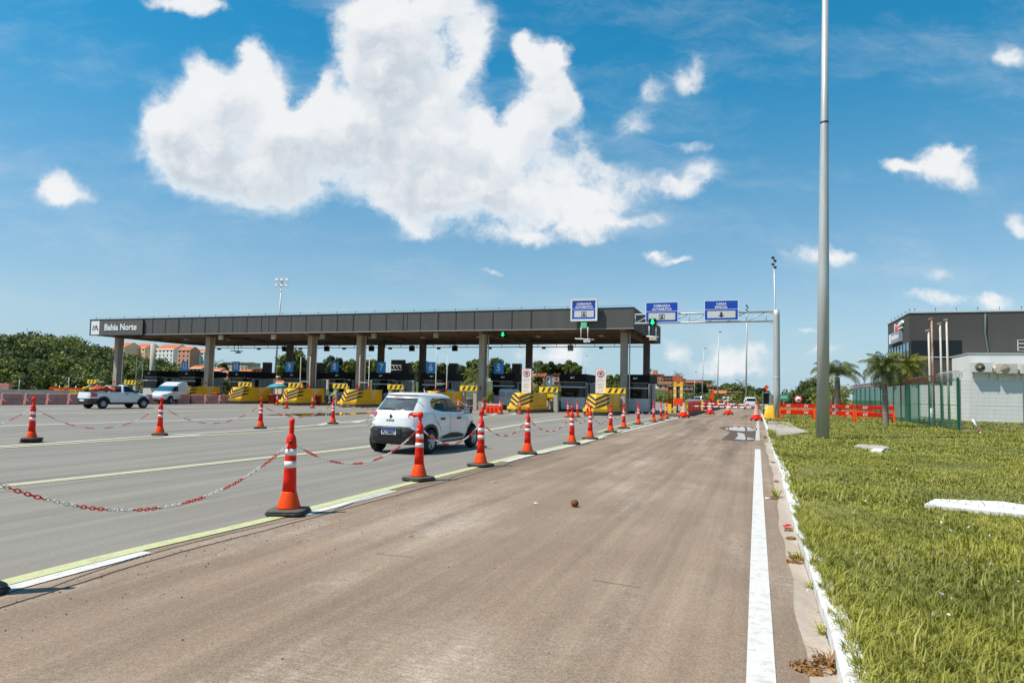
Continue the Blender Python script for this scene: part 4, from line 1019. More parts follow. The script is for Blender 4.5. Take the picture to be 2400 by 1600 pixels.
# brown box displays seen from behind on the roofs
for px, lab in ((625, 'brown display box on the booth roof between signs 10 and 9'), (748, 'brown display box on the booth roof left of sign 8'), (952, 'brown display box right of the black board near sign 7'), (1062, 'brown display box on the booth roof right of sign 6'), (1211, 'brown display box on the booth roof right of sign 5')):
    t_ = 9.0; b = plaza('display_box', lab, 'display box', S_at(px, t_), t_, 3.1, 'brown display boxes')
    mb = MB().use(brown_bx); mb.b2(-.42, .42, -.3, .3, .12, 1.28); mb.use(steel_dk); mb.b2(-.06, .06, -.06, .06, 0, .118)
    for i in range(5): mb.use(steel_dk); mb.b2(-.40, .40, -.318, -.302, .25 + i * .2, .28 + i * .2)
    mb.build('case', b)
# lane signal boxes along the front soffit and the rear eave
for px, kind, lab in ((513, 'w', 'pale signal box under the canopy near sign 10'), (637, 'w', 'pale signal box under the canopy near sign 9'), (752, 'g', 'pale green signal box under the canopy right of the third column'), (873, 'y', 'yellowish signal box under the canopy right of the fourth column'), (1019, 'y', 'yellowish signal box under the canopy above sign 6'), (1177, 'a', 'lit green arrow signal under the canopy right of the tall column')):
    t_ = 1.2; b = plaza('lane_signal', lab, 'lane signal', S_at(px, t_), t_, ZB - .52, 'lane signals under the canopy front')
    mb = MB().use(lt_pan if kind == 'w' else black_m if kind == 'a' else mat('dull_signal_face', (.34, .36, .22), .6, var=.25, scale=8)); mb.b2(-.22, .22, -.12, .12, 0, .46); mb.use(steel_dk); mb.b2(-.03, .03, -.03, .03, .461, .7); mb.b2(-.26, .26, -.26, -.1, .462, .49); mb.build('case', b)
    if kind == 'a':
        mb = MB().use(green_led); mb.prism([(0, .03), (.2, .22), (.09, .22), (.09, .43), (-.09, .43), (-.09, .22), (-.2, .22)], -.135, -.122, 'XZ'); mb.build('arrow', b)
for px, lab in ((664, 'left of the number 9 column'), (763, 'above sign 8'), (868, 'left of the number 7 column'), (963, 'between signs 7 and 6'), (1064, 'right of sign 6'), (1336, 'pale one left of the swinging arm')):
    t_ = CD - .9; b = plaza('hanging_box', ('pale' if 'pale' in lab else 'black') + ' box hanging from the rear eave ' + lab.replace('pale one ', ''), 'hanging box', S_at(px, t_), t_, ZB - .75, 'boxes hanging from the rear eave')
    mb = MB().use(lt_pan if 'pale' in lab else black_m); mb.b2(-.27, .27, -.2, .2, 0, .62); mb.use(steel_dk); mb.b2(-.04, .04, -.04, .04, .621, .9); mb.build('case', b)
# antenna arms
def antenna(px, t_, z, m, lab):
    b = plaza('antenna_arm', lab, 'antenna', S_at(px, t_), t_, z)
    mb = MB().use(m)
    for sx_ in (-.28, .28): mb.tube([(sx_, 0, .42), (sx_ , 0, 1.35)], .035, 6)
    mb.tube([(-.75, -.1, .42), (.75, .25, .36)], .05, 6); mb.tube([(-.55, .35, .40), (.55, -.35, .38)], .03, 6); mb.build('frame', b)
    mb = MB().use(m); mb.box((.2, .1, .22), (.5, .3, .16)); mb.tube([(.2, .1, .36), (.2, .1, .24)], .03, 6); mb.build('sensor', b)
antenna(550, 8.0, ZB - 1.6, steel_dk, 'black antenna frame hanging under the canopy above sign 10')
antenna(1368, -.9, ZB - 1.30, white_pt, 'white antenna frame hanging below the first blue sign')

# overhead blue signs
def hang_sign(name, lab, loc, rz, w, h, lines, kind, frame=None):
    b = thing(name, lab, 'road sign', loc, rz, 'blue overhead signs')
    mb = MB().use(sign_bl); mb.b2(-w / 2, w / 2, -.03, .03, 0, h)
    mb.build('panel', b)
    mb = MB().use(sign_wh); e = .04; i_ = .0
    for a in ((-w / 2 + i_, w / 2 - i_, h - i_ - e, h - i_), (-w / 2 + i_, w / 2 - i_, i_, i_ + e), (-w / 2 + i_, -w / 2 + i_ + e, i_ + e, h - i_ - e), (w / 2 - i_ - e, w / 2 - i_, i_ + e, h - i_ - e), (-w / 2 + i_ + e, w / 2 - i_ - e, h * .54, h * .54 + e * .7)):
        mb.b2(a[0], a[1], -.038, -.032, a[2], a[3])
    mb.build('border', b)
    mb = MB().use(mat('sign_panel_white', (.62, .61, .57), .5, var=.08, scale=3)); mb.b2(-w * .41, w * .41, -.037, -.031, h * .13, h * .47); pn = mb.build('white_field', b)
    mb = MB()
    if kind == 'gate':
        mb.use(ink); g = h * .13
        for a in ((-g * 1.05, -g * .88, h * .14, h * .41), (g * .88, g * 1.05, h * .14, h * .41), (-g * .88, g * .88, h * .385, h * .41)): mb.b2(a[0], a[1], -.046, -.040, a[2], a[3])
        mb.b2(-g * .66, g * .66, -.046, -.040, h * .18, h * .235); mb.prism([(-g * .45, h * .236), (g * .45, h * .236), (g * .3, h * .285), (-g * .3, h * .285)], -.046, -.040, 'XZ')
        mb.b2(-g * .55, -g * .35, -.046, -.040, h * .15, h * .179); mb.b2(g * .35, g * .55, -.046, -.040, h * .15, h * .179)
        for k in range(3): mb.b2(-g * .5, g * .5, -.045, -.040, h * (.31 + .02 * k), h * (.318 + .02 * k))
    else:
        mb.use(ink); mb.prism([(0, h * .15), (h * .15, h * .265), (h * .05, h * .265), (h * .05, h * .41), (-h * .05, h * .41), (-h * .05, h * .265), (-h * .15, h * .265)], -.046, -.040, 'XZ')
    mb.build('symbol', pn)
    mb = MB(); sz = h * .155
    for k, ln in enumerate(lines): text_mesh(mb, ln, sz, (0, -.033, h * (.815 - .165 * k)), (1, 0, 0), (0, 0, 1), sign_wh, bold=.008, thick=.004, spacing=1.10, xs=.86)
    mb.build('lettering', b)
    if frame:
        mb = MB().use(white_pt); f = frame
        for a in ((-w / 2 - f, w / 2 + f, h, h + f), (-w / 2 - f, w / 2 + f, -f, 0), (-w / 2 - f, -w / 2, 0, h), (w / 2, w / 2 + f, 0, h)): mb.b2(a[0], a[1], -.09, .12, a[2], a[3])
        mb.build('frame', b)
    return b
t_ = -.45; s = S_at(1366.5, t_); pB = PL(s, t_); za = AT(1366, 749, pB.y).z; zb_ = AT(1366, 704, pB.y).z
wS = (S_at(1339, t_) - S_at(1395, t_))
hang_sign('lane_sign', 'framed blue sign reading cobrança automática on the canopy front', (pB.x, pB.y, za), -ANG, wS, zb_ - za, ['COBRANÇA', 'AUTOMÁTICA'], 'gate', frame=.12)
b = plaza('lane_signal', 'dull green signal panel below the framed blue sign', 'lane signal', s, t_, ZB + .02, 'green lane signals beside the blue signs')
mb = MB().use(green_dim); mb.b2(-.24, .24, -.05, .05, 0, .48); mb.build('screen', b)
mb = MB().use(steel_dk); mb.b2(-.27, .27, -.04, .1, -.03, -.001); mb.b2(-.1, .1, .052, .5, .1, .3); mb.build('case', b)

# gantry
GY = 48.5; gp = AT(1820, 735, GY); gz = gp.z
gan = thing('sign_gantry', 'grey steel pole with a lattice arm carrying two blue signs', 'gantry', (gp.x, gp.y, 0), -ANG)
LA = 10.1
zb1 = AT(1813, 752, GY).z; zt1 = AT(1813, 730, GY).z
mb = MB().use(galv); mb.lathe([(.235, .05), (.225, 2.0), (.21, zt1 - .3), (.205, zt1 + .12), (.0, zt1 + .14)], n=20); mb.lathe([(.36, 0), (.36, .05), (.24, .06)], n=16)
for a in range(8): mb.b2(.27 * math.cos(a * .785) - .02, .27 * math.cos(a * .785) + .02, .27 * math.sin(a * .785) - .02, .27 * math.sin(a * .785) + .02, .05, .55)
mb.lathe([(.222, 2.9), (.232, 2.92), (.232, 3.0), (.222, 3.02)], n=20)
mb.build('pole', gan)
mb = MB().use(galv)
for z, y in ((zt1, 0), (zb1, 0)):
    mb.tube([(-.18, y, z), (-LA, y, z - .02)], .065, 8)
    mb.prism([(-.16, z + .1), (-.62, z + .04), (-.62, z - .04), (-.16, z - .22)], -.05, .05, 'XZ')
nb_ = 7; xs_ = [-.7 - (LA - .75) * i / nb_ for i in range(nb_ + 1)]
for i, x in enumerate(xs_):
    mb.tube([(x, 0, zb1), (x, 0, zt1)], .035, 6)
    if i: mb.tube([(xs_[i - 1], 0, zt1), (x, 0, zb1)], .04, 6)
mb.build('lattice_arm', gan)
def on_arm(px):                             # distance along the arm for a photo column
    d = ray(px, 740); det = d.x * (-EV.y) + EV.x * d.y
    k = (gp.x * (-EV.y) + EV.x * gp.y) / det
    return (d.x * k - gp.x) / EV.x
for nm_, lab, x0, x1, y0, y1, lines, kd in (('lane_sign', 'blue sign reading cobrança automática at the tip of the gantry arm', 1514, 1590, 756, 708, ['COBRANÇA', 'AUTOMÁTICA'], 'gate'), ('lane_sign', 'blue sign reading carga especial with a black arrow on the gantry', 1651, 1731, 751, 703.5, ['CARGA', 'ESPECIAL'], 'arrow')):
    a0, a1 = on_arm(x0), on_arm(x1); c = (a0 + a1) / 2; q = Vector((gp.x, gp.y, 0)) + EV * c - UV * .14
    z0 = AT((x0 + x1) / 2, y0, q.y).z; z1 = AT((x0 + x1) / 2, y1, q.y).z
    hang_sign(nm_, lab, (q.x, q.y, z0), -ANG, a0 - a1, z1 - z0, lines, kd)
q = Vector((gp.x, gp.y, 0)) + EV * on_arm(1531) - UV * .30; zz = AT(1531, 763, q.y).z
b = thing('lane_signal', 'bright green arrow signal under the sign at the gantry tip', 'lane signal', (q.x, q.y, zz), -ANG, 'green lane signals beside the blue signs')
mb = MB().use(black_m); mb.b2(-.26, .26, -.08, .08, 0, .52); mb.build('case', b)
mb = MB().use(green_led); mb.prism([(0, .04), (.2, .24), (.085, .24), (.085, .47), (-.085, .47), (-.085, .24), (-.2, .24)], -.095, -.082, 'XZ'); mb.build('arrow', b)
b = thing('camera_arm', 'white camera bracket hanging below the green arrow at the gantry tip', 'camera', (q.x, q.y, zz), -ANG)
mb = MB().use(white_pt); mb.tube([(-.26, .03, -.01), (-.26, .03, -.82)], .03, 6); mb.tube([(.26, .03, -.01), (.26, .03, -.82)], .03, 6); mb.tube([(-.45, 0, -.80), (.45, 0, -.86)], .05, 6); mb.build('bracket', b)
mb = MB().use(mat('beige_case', (.50, .45, .34), .5)); mb.box((.05, -.05, -1.0), (.52, .4, .22)); mb.build('camera', b)

# speed limit boards on the noses
for px, key, lab in ((1234, '5', 'white speed limit 40 board left of the middle booth'), (1408, 'E', 'white speed limit 40 board near the canopy end column')):
    t_ = NT[key] + 4.6; s = S_at(px, t_); q = PL(s, t_); zt = AT(px, 864, q.y).z; zb2 = AT(px, 921, q.y).z; hh = zt - zb2; w = .80
    b = plaza('speed_board', lab, 'sign', s, t_, 0, 'speed limit boards')
    mb = MB().use(mat('board_white', (.70, .69, .68), .5, var=.05)); mb.b2(-w / 2, w / 2, -.03, .0, zb2, zt); mb.build('panel', b)
    mb = MB().use(mat('board_pink_edge', (.62, .42, .40), .5))
    for a in ((-w / 2, w / 2, zt + .001, zt + .02), (-w / 2, w / 2, zb2 - .02, zb2 - .001), (-w / 2 - .02, -w / 2 - .001, zb2, zt), (w / 2 + .001, w / 2 + .02, zb2, zt)): mb.b2(a[0], a[1], -.035, .002, a[2], a[3])
    mb.build('edging', b)
    mb = MB().use(sign_red); cz = zt - .40; rr = .29
    mb.lathe([(rr * .78, -.040), (rr, -.040), (rr, -.031), (rr * .78, -.031), (rr * .78, -.040)], (0, 0, cz), 28, 'Y'); mb.build('red_ring', b)
    mb = MB(); text_mesh(mb, '40', .34, (0, -.031, cz + .02), (1, 0, 0), (0, 0, 1), ink, bold=.010, thick=.004, xs=.85); text_mesh(mb, 'km/h', .10, (0, -.031, cz - .15), (1, 0, 0), (0, 0, 1), ink, thick=.004); mb.build('number', b)
    mb = MB().use(mat('board_text_grey', (.22, .24, .25), .6)); rd = random.Random(px)
    for i, f in enumerate((.43, .50, .62, .68, .74, .80, .90)):
        ww = rd.uniform(.2, .3); z = zt - hh * f
        x = -ww
        while x < ww:
            l = rd.uniform(.03, .09); mb.b2(x, min(ww, x + l), -.036, -.031, z - .018, z + .018); x += l + .022
    mb.build('small_lettering', b)
    mb = MB().use(galv); mb.tube([(0, .045, .2), (0, .045, zt - .1)], .04, 8); mb.build('post', b)
# white height frames over lanes
for px, t_, w, ztop, lab in ((325, 2.5, .9, 4.6, 'slim white goalpost frame behind the pickup cab'), (714, .6, 1.05, 4.55, 'slim white goalpost frame beside the third column'), (853, .8, 1.0, 4.7, 'slim white goalpost frame beside the fourth column'), (1034, .4, 1.05, 4.6, 'slim white goalpost frame right of sign 6'), (965, 10.0, .9, 3.9, 'slim white goalpost frame right of the black board')):
    b = plaza('height_frame', lab, 'height frame', S_at(px, t_), t_, 0, 'slim white height frames')
    mb = MB().use(white_pt); mb.tube([(-w / 2, 0, 0), (-w / 2, 0, ztop), (w / 2, 0, ztop), (w / 2, 0, 0)], .04, 6); mb.tube([(-w / 2, 0, 2.2), (w / 2, 0, 2.2)], .025, 6); mb.build('frame', b)
    mb = MB().use(sign_red); mb.lathe([(.09, 1.5), (.05, 1.9)], (-w / 2, 0, 0), 8); mb.lathe([(.09, 1.5), (.05, 1.9)], (w / 2, 0, 0), 8); mb.build('sleeve', b)
# ================================================================== VEHICLES
def shell(rows, sub=4, N_=132):
    """stack of rounded plan sections: rows of (z, x_rear, x_front, half width, rear roundness, front roundness)"""
    R0 = np.array(rows, float); k = np.arange(len(R0)); kk = np.linspace(0, len(R0) - 1, (len(R0) - 1) * sub + 1)
    rr = np.stack([np.interp(kk, k, R0[:, i]) for i in range(6)], 1)
    loops = []
    for z, xr, xf, W, nr, nf in rr:
        th = np.linspace(0, 2 * np.pi, 1200, endpoint=False); c, s = np.cos(th), np.sin(th); xc = (xr + xf) / 2; a = (xf - xr) / 2
        n = np.where(c > 0, nf, nr); x = xc + a * np.sign(c) * np.abs(c) ** (2 / n); y = W * np.sign(s) * np.abs(s) ** (2 / n)
        P = np.stack([x, y], 1); P = np.vstack([P, P[:1]]); d = np.r_[0, np.cumsum(np.linalg.norm(np.diff(P, axis=0), axis=1))]
        t = np.linspace(0, d[-1], N_, endpoint=False); loops.append(np.stack([np.interp(t, d, P[:, 0]), np.interp(t, d, P[:, 1]), np.full(N_, z)], 1))
    L = np.array(loops); F = []
    nz = len(L)
    for i in range(nz - 1):
        for j in range(N_): F.append((i * N_ + j, i * N_ + (j + 1) % N_, (i + 1) * N_ + (j + 1) % N_, (i + 1) * N_ + j))
    V = L.reshape(-1, 3); F = np.array(F)
    vr = np.unique(rr[:, 0])
    def Wz(z): return np.interp(z, rr[:, 0], rr[:, 3])
    def Xr(z): return np.interp(z, rr[:, 0], rr[:, 1])
    def Xf(z): return np.interp(z, rr[:, 0], rr[:, 2])
    return V, F, Wz, Xr, Xf, N_, nz
def inpoly(px, pz, poly):
    c = False; n = len(poly)
    for i in range(n):
        x0, z0 = poly[i]; x1, z1 = poly[(i + 1) % n]
        if (z0 > pz) != (z1 > pz) and px < (x1 - x0) * (pz - z0) / (z1 - z0) + x0: c = not c
    return c
def make_wheel(root, x, y, R, side, rim=rimm, hub=.62, w=.19, spokes=5, name='wheel'):
    t = MB().use(tyre); t.lathe([(R * hub, -w / 2), (R * .9, -w / 2), (R, -w * .32), (R, w * .32), (R * .9, w / 2), (R * hub, w / 2), (R * hub, -w / 2)], (0, 0, 0), 28, 'Y')
    o = t.build('wheel', root); o.location = (x, y, R)
    m = MB().use(rim); s = side
    m.lathe([(R * hub, s * w * .2), (R * hub, s * w * .46), (R * (hub - .07), s * w * .46), (R * (hub - .07), s * w * .2)], (0, 0, 0), 28, 'Y')
    for k in range(spokes):
        a = 2 * math.pi * k / spokes + .3
        m.box((math.cos(a) * R * hub * .5, s * w * .40, math.sin(a) * R * hub * .5), (R * hub * .9, .02, R * .15), M=Matrix.Rotation(-a, 3, 'Y'))
    m.lathe([(R * .15, s * w * .38), (R * .14, s * w * .47), (0, s * w * .48)], (0, 0, 0), 14, 'Y')
    m.build('rim', o)
    d = MB().use(steel_dk); d.lathe([(R * (hub - .08), s * w * .18), (0, s * w * .18)], (0, 0, 0), 20, 'Y'); d.build('brake_disc', o)
def make_car(name, label, cat, rows, paintm, axles, R, track, classify, parts, loc, rz, group=None, cladding=clad, arch=.075, rim=rimm, hub=.62, spokes=5, sub=4, N_=150):
    t = thing(name, label, cat, loc, rz, group)
    V, F, Wz, Xr, Xf, N_, nz = shell(rows, sub, N_)
    C = V[F].mean(1); buckets = {}
    Vs = V
    for fi in range(len(F)):
        x, y, z = C[fi]; W = Wz(z); key = None
        sidef = abs(y) > W * .80
        for ax in axles:
            r = math.hypot(x - ax, (z - R) * 1.0)
            if sidef and r < R + .055: key = 'HOLE'
            elif sidef and r < R + .055 + arch: key = ('wheel_arch', ax, y > 0)
        if key is None: key = classify(x, y, z, W, Xr(z), Xf(z))
        if key != 'HOLE': buckets.setdefault(key, []).append(fi)
    def put(key, fis, nm, m, parent):
        f = F[fis]; u, inv = np.unique(f, return_inverse=True)
        return np_mesh(nm, Vs[u], inv.reshape(f.shape), [m], parent=parent, smooth=True)
    for key, fis in buckets.items():
        if key == 'body':
            o = put(key, fis, 'body', paintm, t)
            top = list(range((nz - 1) * N_, nz * N_)); 
            mb = MB().use(paintm); mb.face([V[i] for i in top]); mb.build('roof_panel', o)
        else:
            nm, m = parts[key[0] if isinstance(key, tuple) else key]; put(key, fis, nm, m, t)
    ix0, ix1 = min(axles) - .3, max(axles) + .35
    mb = MB().use(clad); zb = rows[0][0] + .02
    mb.b2(Xr(.4) + .12, Xf(.4) - .12, -track / 2 + .12, track / 2 - .12, zb, zb + .12); mb.build('underbody', t)
    for ax in axles:
        for s in (-1, 1):
            make_wheel(t, ax, s * (track / 2), R, s, rim, hub, spokes=spokes)
            mb = MB().use(hole); n = 20; pts = [(ax + math.cos(math.pi * i / n) * (R + .06), R + math.sin(math.pi * i / n) * (R + .06)) for i in range(n + 1)]
            y0, y1 = s * (track / 2 - .16), s * (Wz(R + .1) - .015)
            vs = [(p[0], y0, p[1]) for p in pts] + [(p[0], y1, p[1]) for p in pts]
            mb.add(vs, [(i, i + 1, n + 2 + i, n + 1 + i) for i in range(n)] + [tuple(range(n + 1))]); mb.build('wheel_well', t)
    return t, (Wz, Xr, Xf)
def at_heading(px_rr, h): return G(*px_rr), h
def seats(t, xs, w, z0, z1):
    mb = MB().use(mat('seat_cloth', (.035, .035, .038), .9, var=.2))
    for x in xs:
        for s in (-1, 1):
            mb.box((x, s * w, (z0 + z1) / 2), (.14, .46, z1 - z0), M=Matrix.Rotation(R_(-12), 3, 'Y')); mb.box((x - .07, s * w, z1 + .10), (.09, .26, .18)); mb.box((x + .24, s * w, z0 + .05), (.5, .46, .12))
    return mb.build('seats', t, bevel=.03)

# --- white hatchback
hb_rows = [(.22, -1.62, 1.60, .64, 4.5, 4), (.30, -1.75, 1.74, .715, 4.5, 3.6), (.42, -1.83, 1.82, .765, 4.6, 3.4), (.56, -1.845, 1.84, .785, 4.6, 3.4), (.66, -1.815, 1.825, .792, 4.4, 3.4), (.76, -1.80, 1.78, .792, 4.2, 3.4), (.86, -1.78, 1.68, .787, 4.0, 3.4),
           (.93, -1.75, 1.42, .775, 3.8, 4), (.97, -1.725, 1.10, .760, 3.7, 5), (1.00, -1.705, .98, .748, 3.7, 5), (1.06, -1.66, .86, .722, 3.6, 5), (1.14, -1.575, .72, .690, 3.6, 5), (1.24, -1.465, .55, .648, 3.6, 5), (1.34, -1.365, .37, .602, 3.6, 5), (1.385, -1.345, .27, .578, 3.6, 5), (1.41, -1.365, .20, .556, 3.6, 4.5), (1.435, -1.33, .08, .520, 3.4, 4), (1.455, -1.24, -.06, .45, 3.2, 4), (1.468, -1.08, -.24, .33, 3, 3.5), (1.472, -.96, -.40, .2, 3, 3)]
hb_win = [(-.93, 1.055), (-1.05, 1.13), (-.99, 1.27), (-.84, 1.335), (.24, 1.335), (.38, 1.25), (.58, 1.10), (.72, .985), (.2, .985), (-.55, 1.005)]
hb_scal = [(-.62, .33), (-.52, .41), (-.1, .475), (.3, .46), (.66, .40), (.72, .33)]
def hb_cls(x, y, z, W, xr, xf):
    side = abs(y) > W * .86
    if side and inpoly(x, z, hb_win):
        if -.26 < x < -.17 or x > .66: return 'pillar'
        return 'side_window_l' if y > 0 else 'side_window_r'
    rear = x < xr + .42
    if rear and abs(y) < W * .90 and 1.035 < z < 1.335 and x < xr + .10:
        if abs(y) < (W * .885) - .12 * max(0, (1.12 - z)) / .1: return 'rear_window'
    front = x > xf - .25
    if front and 1.0 < z < 1.36 and abs(y) < W * .88: return 'windscreen'
    if x < xr + .33 and .855 < z < 1.005:
        lo = .875 + .0 * abs(y)
        ay = abs(y)
        if ay > W * .56 - (.0 if z < .97 else -.04) and z > .862 + max(0, (x - xr - .05)) * .22 and z < 1.0 - max(0, (x - xr - .06)) * .12 and x < xr + .27: return 'tail_l' if y > 0 else 'tail_r'
    if z < .315 and not (x > -.7 and x < .8 and z > .26): return 'cladding'
    if rear and x < xr + .20:
        if z < .43 or z < .645 - max(0, abs(y) - .50) * .62 and abs(y) < W * .985: return 'rear_bumper'
    if x < xr + .42 and z < .42: return 'rear_bumper'
    if x > xf - .35 and z < .5 and abs(y) < .62: return 'front_grille'
    if side and inpoly(x, z, hb_scal): return ('door_moulding', y > 0)
    return 'body'
hb_parts = dict(pillar=('window_pillar', clad), side_window_l=('side_window', cglass_s), side_window_r=('side_window', cglass_s), rear_window=('rear_window', mat('rear_car_glass', (.11, .125, .125), .05, var=.5, scale=2.5, spec=1.0, alpha=.85, coat=.6)), windscreen=('windscreen', cglass_s), tail_l=('tail_light', tail_r), tail_r=('tail_light', tail_r), cladding=('sill_cladding', clad), rear_bumper=('rear_bumper', clad), front_grille=('front_grille', clad), door_moulding=('door_moulding', clad), wheel_arch=('wheel_arch', clad))  # rear glass: grey mottling in its base colour stands in for reflections
RRw, RLw, FRw = G(1006, 1062), G(883, 1057), G(1103, 1047)
rear_c = (RRw + RLw) / 2; hd = (FRw - RRw); hd = Vector((hd.x, hd.y, 0)).normalized()
hrz = math.atan2(hd.y, hd.x)
carloc = Vector((rear_c.x, rear_c.y, 0)) + hd * 1.18
hb, (Wz, Xr, Xf) = make_car('hatchback_car', 'white compact hatchback with black bumpers driving away past the cones', 'car', hb_rows, carwh, (-1.18, 1.24), .295, 1.40, hb_cls, hb_parts, carloc, hrz, sub=12, N_=330)
seats(hb, (.05, -.75), .36, .55, 1.02)
mb = MB().use(clad); mb.b2(-1.5, 1.0, -.62, .62, .32, .6); mb.b2(.75, 1.05, -.66, .66, .6, .93); mb.build('cabin_interior', hb)
def seam(mb, pts):                          # thin joint following the skin on both sides
    for s in (-1, 1):
        for (x0, z0), (x1, z1) in zip(pts, pts[1:]):
            t_ = Vector((x1 - x0, 0, z1 - z0)).normalized(); n = Vector((-t_.z, 0, t_.x)) * .006
            a = Vector((x0, s * (Wz(z0) + .004), z0)); b = Vector((x1, s * (Wz(z1) + .004), z1)); mb.face([a - n, b - n, b + n, a + n])
mb = MB().use(mat('panel_joint', (.10, .10, .105), .7, var=0)); seam(mb, [(-.21, z) for z in np.linspace(.32, .97, 9)]); seam(mb, [(.82, z) for z in np.linspace(.40, .93, 8)]); seam(mb, [(-.66, .5), (-.78, .66), (-.98, .80), (-1.05, .98)])
for z in (.655,):
    for y0, y1 in ((-.60, 0), (0, .60)): mb.face([(Xr(z) - .003, y0, z - .006), (Xr(z) - .003, y1, z - .006), (Xr(z + .01) - .003, y1, z + .008), (Xr(z + .01) - .003, y0, z + .008)])
for s in (-1, 1):
    for (y0, z0), (y1, z1) in (((.60, .66), (.66, .76)), ((.66, .76), (.60, .86))):
        mb.face([(Xr(z0) + .01, s * y0, z0), (Xr(z0) + .01, s * (y0 + .012), z0), (Xr(z1) + .012, s * (y1 + .012), z1), (Xr(z1) + .012, s * y1, z1)])
mb.build('panel_joints', hb, recalc=False)
for x in (-.62, .28):
    for s in (-1, 1): mb = MB().use(clad); mb.box((x, s * (Wz(.83) + .012), .83), (.20, .035, .05)); mb.build('door_handle', hb, bevel=.012)
for s in (-1, 1):
    mb = MB().use(clad); mb.box((.72, s * .84, 1.02), (.12, .22, .16)); mb.box((.74, s * .74, .97), (.08, .1, .05)); o = mb.build('wing_mirror', hb, bevel=.03)
    mb = MB().use(mat('mirror_glass', (.30, .42, .46), .05, metal=.6, var=0)); mb.b2(.648, .656, s * .84 - .085, s * .84 + .085, .96, 1.08); mb.build('mirror_glass', o)
for s in (-1, 1):                            # pale lower lamp lens
    mb = MB().use(tail_w); y0, y1 = .485, .60
    mb.face([(Xr(.885) - .006, s * y0, .878), (Xr(.885) - .004, s * y1, .878), (Xr(.92) - .004, s * (y1 - .015), .915), (Xr(.92) - .006, s * (y0 + .01), .92)]); mb.build('reversing_lens', hb, recalc=False)
    mb = MB().use(mat('amber_lens', (.75, .16, .02), .2)); mb.face([(Xr(.955) - .005, s * .56, .95), (Xr(.955) + .0, s * .70, .95), (Xr(.985) + .0, s * .69, .985), (Xr(.985) - .005, s * .56, .985)]); mb.build('indicator_lens', hb, recalc=False)
mb = MB().use(ink); xw = Xr(1.05) - .012; mb.tube([(xw, -.02, 1.045), (xw + .015, .10, 1.085), (xw + .01, .40, 1.075)], [.016, .013, .008], 6); mb.lathe([(.035, -.02), (.03, .02)], (xw + .02, -.02, 1.045), 10, 'X'); mb.build('rear_wiper', hb)
mb = MB().use(ink); mb.tube([(-1.40, -.5, 1.395), (-1.435, 0, 1.40), (-1.40, .5, 1.395)], .012, 6); mb.build('spoiler_edge', hb)
mb = MB().use(tail_r); mb.b2(-1.45, -1.43, -.10, .10, 1.345, 1.362); mb.build('brake_light', hb)
mb = MB().use(mat('plate_white', (.72, .72, .72), .4, var=0)); xp = -1.862
mb.b2(xp, xp + .02, -.20, .20, .47, .60); pl = mb.build('number_plate', hb)
mb = MB().use(sign_bl); mb.b2(xp - .006, xp - .001, -.20, .20, .568, .60); mb.build('plate_band', pl)
mb = MB(); text_mesh(mb, 'PLO0B57', .098, (xp - .001, 0, .518), (0, -1, 0), (0, 0, 1), ink, bold=.003, thick=.002, xs=.92); mb.build('plate_lettering', pl)
mb = MB().use(mat('bumper_recess', (.016, .016, .017), .7)); mb.b2(-1.853, -1.80, -.33, .33, .45, .625); mb.build('plate_recess', hb, bevel=.02)
mb = MB().use(steel_dk); xb = Xr(.89) - .006; mb.prism([(0, .83), (.04, .895), (0, .96), (-.04, .895)], xb - .012, xb, 'YZ'); mb.build('emblem', hb)
mb = MB(); text_mesh(mb, 'K W I D', .058, (Xr(.795) - .003, 0, .797), (0, -1, 0), (0, 0, 1), steel_dk, bold=.003, thick=.003); mb.build('badge_lettering', hb)
mb = MB(); text_mesh(mb, 'RENAULT', .032, (Xr(.69) - .004, .47, .693), (0, -1, 0), (0, 0, 1), steel_dk, bold=.001, thick=.002); mb.build('badge_lettering', hb)
mb = MB().use(carwh); mb.tube([(-.15, 0, 1.47), (-.21, 0, 1.57)], [.02, .006], 6); mb.build('aerial', hb)

# --- loaded white pickup
pk_rows = [(.28, -2.05, 1.95, .72, 6, 4), (.40, -2.15, 2.10, .79, 6, 3.6), (.55, -2.17, 2.15, .82, 6, 3.4), (.72, -2.15, 2.12, .83, 6, 3.4), (.84, -2.13, 1.98, .825, 6, 3.5), (.94, -2.11, 1.62, .815, 6, 4), (.99, -2.10, 1.30, .80, 6, 5), (1.03, -2.09, 1.12, .795, 6, 5),
           (1.035, -.12, 1.10, .785, 9, 5), (1.15, -.10, .92, .755, 9, 5), (1.28, -.08, .72, .71, 9, 5), (1.42, -.05, .50, .655, 9, 5), (1.48, -.02, .36, .62, 8, 5), (1.515, .06, .22, .52, 5, 4), (1.525, .1, .16, .3, 3, 3)]
pk_win = [(.02, 1.05), (.05, 1.44), (.40, 1.45), (.66, 1.28), (.95, 1.06), (.9, 1.045)]
def pk_cls(x, y, z, W, xr, xf):
    if abs(y) > W * .86 and inpoly(x, z, pk_win): return 'side_l' if y > 0 else 'side_r'
    if x < xr + .10 and 1.08 < z < 1.45 and abs(y) < W * .86 and x > -.2: return 'rear'
    if x > xf - .25 and 1.06 < z < 1.45 and abs(y) < W * .88: return 'screen'
    if x < -1.7 and .74 < z < .99 and abs(y) > W * .78: return 'tl' if y > 0 else 'tr'
    if x < xr + .45 and z < .66 and (x < -1.6): return 'bump'
    if x > xf - .4 and z < .62: return 'fb'
    if z < .40: return 'sill'
    return 'body'
pk_parts = dict(side_l=('side_window', glass_dk), side_r=('side_window', glass_dk), rear=('rear_window', glass_dk), screen=('windscreen', glass_dk), tl=('tail_light', tail_r), tr=('tail_light', tail_r), bump=('rear_bumper', clad), fb=('front_bumper', clad), sill=('sill_cladding', clad), wheel_arch=('wheel_arch', clad))
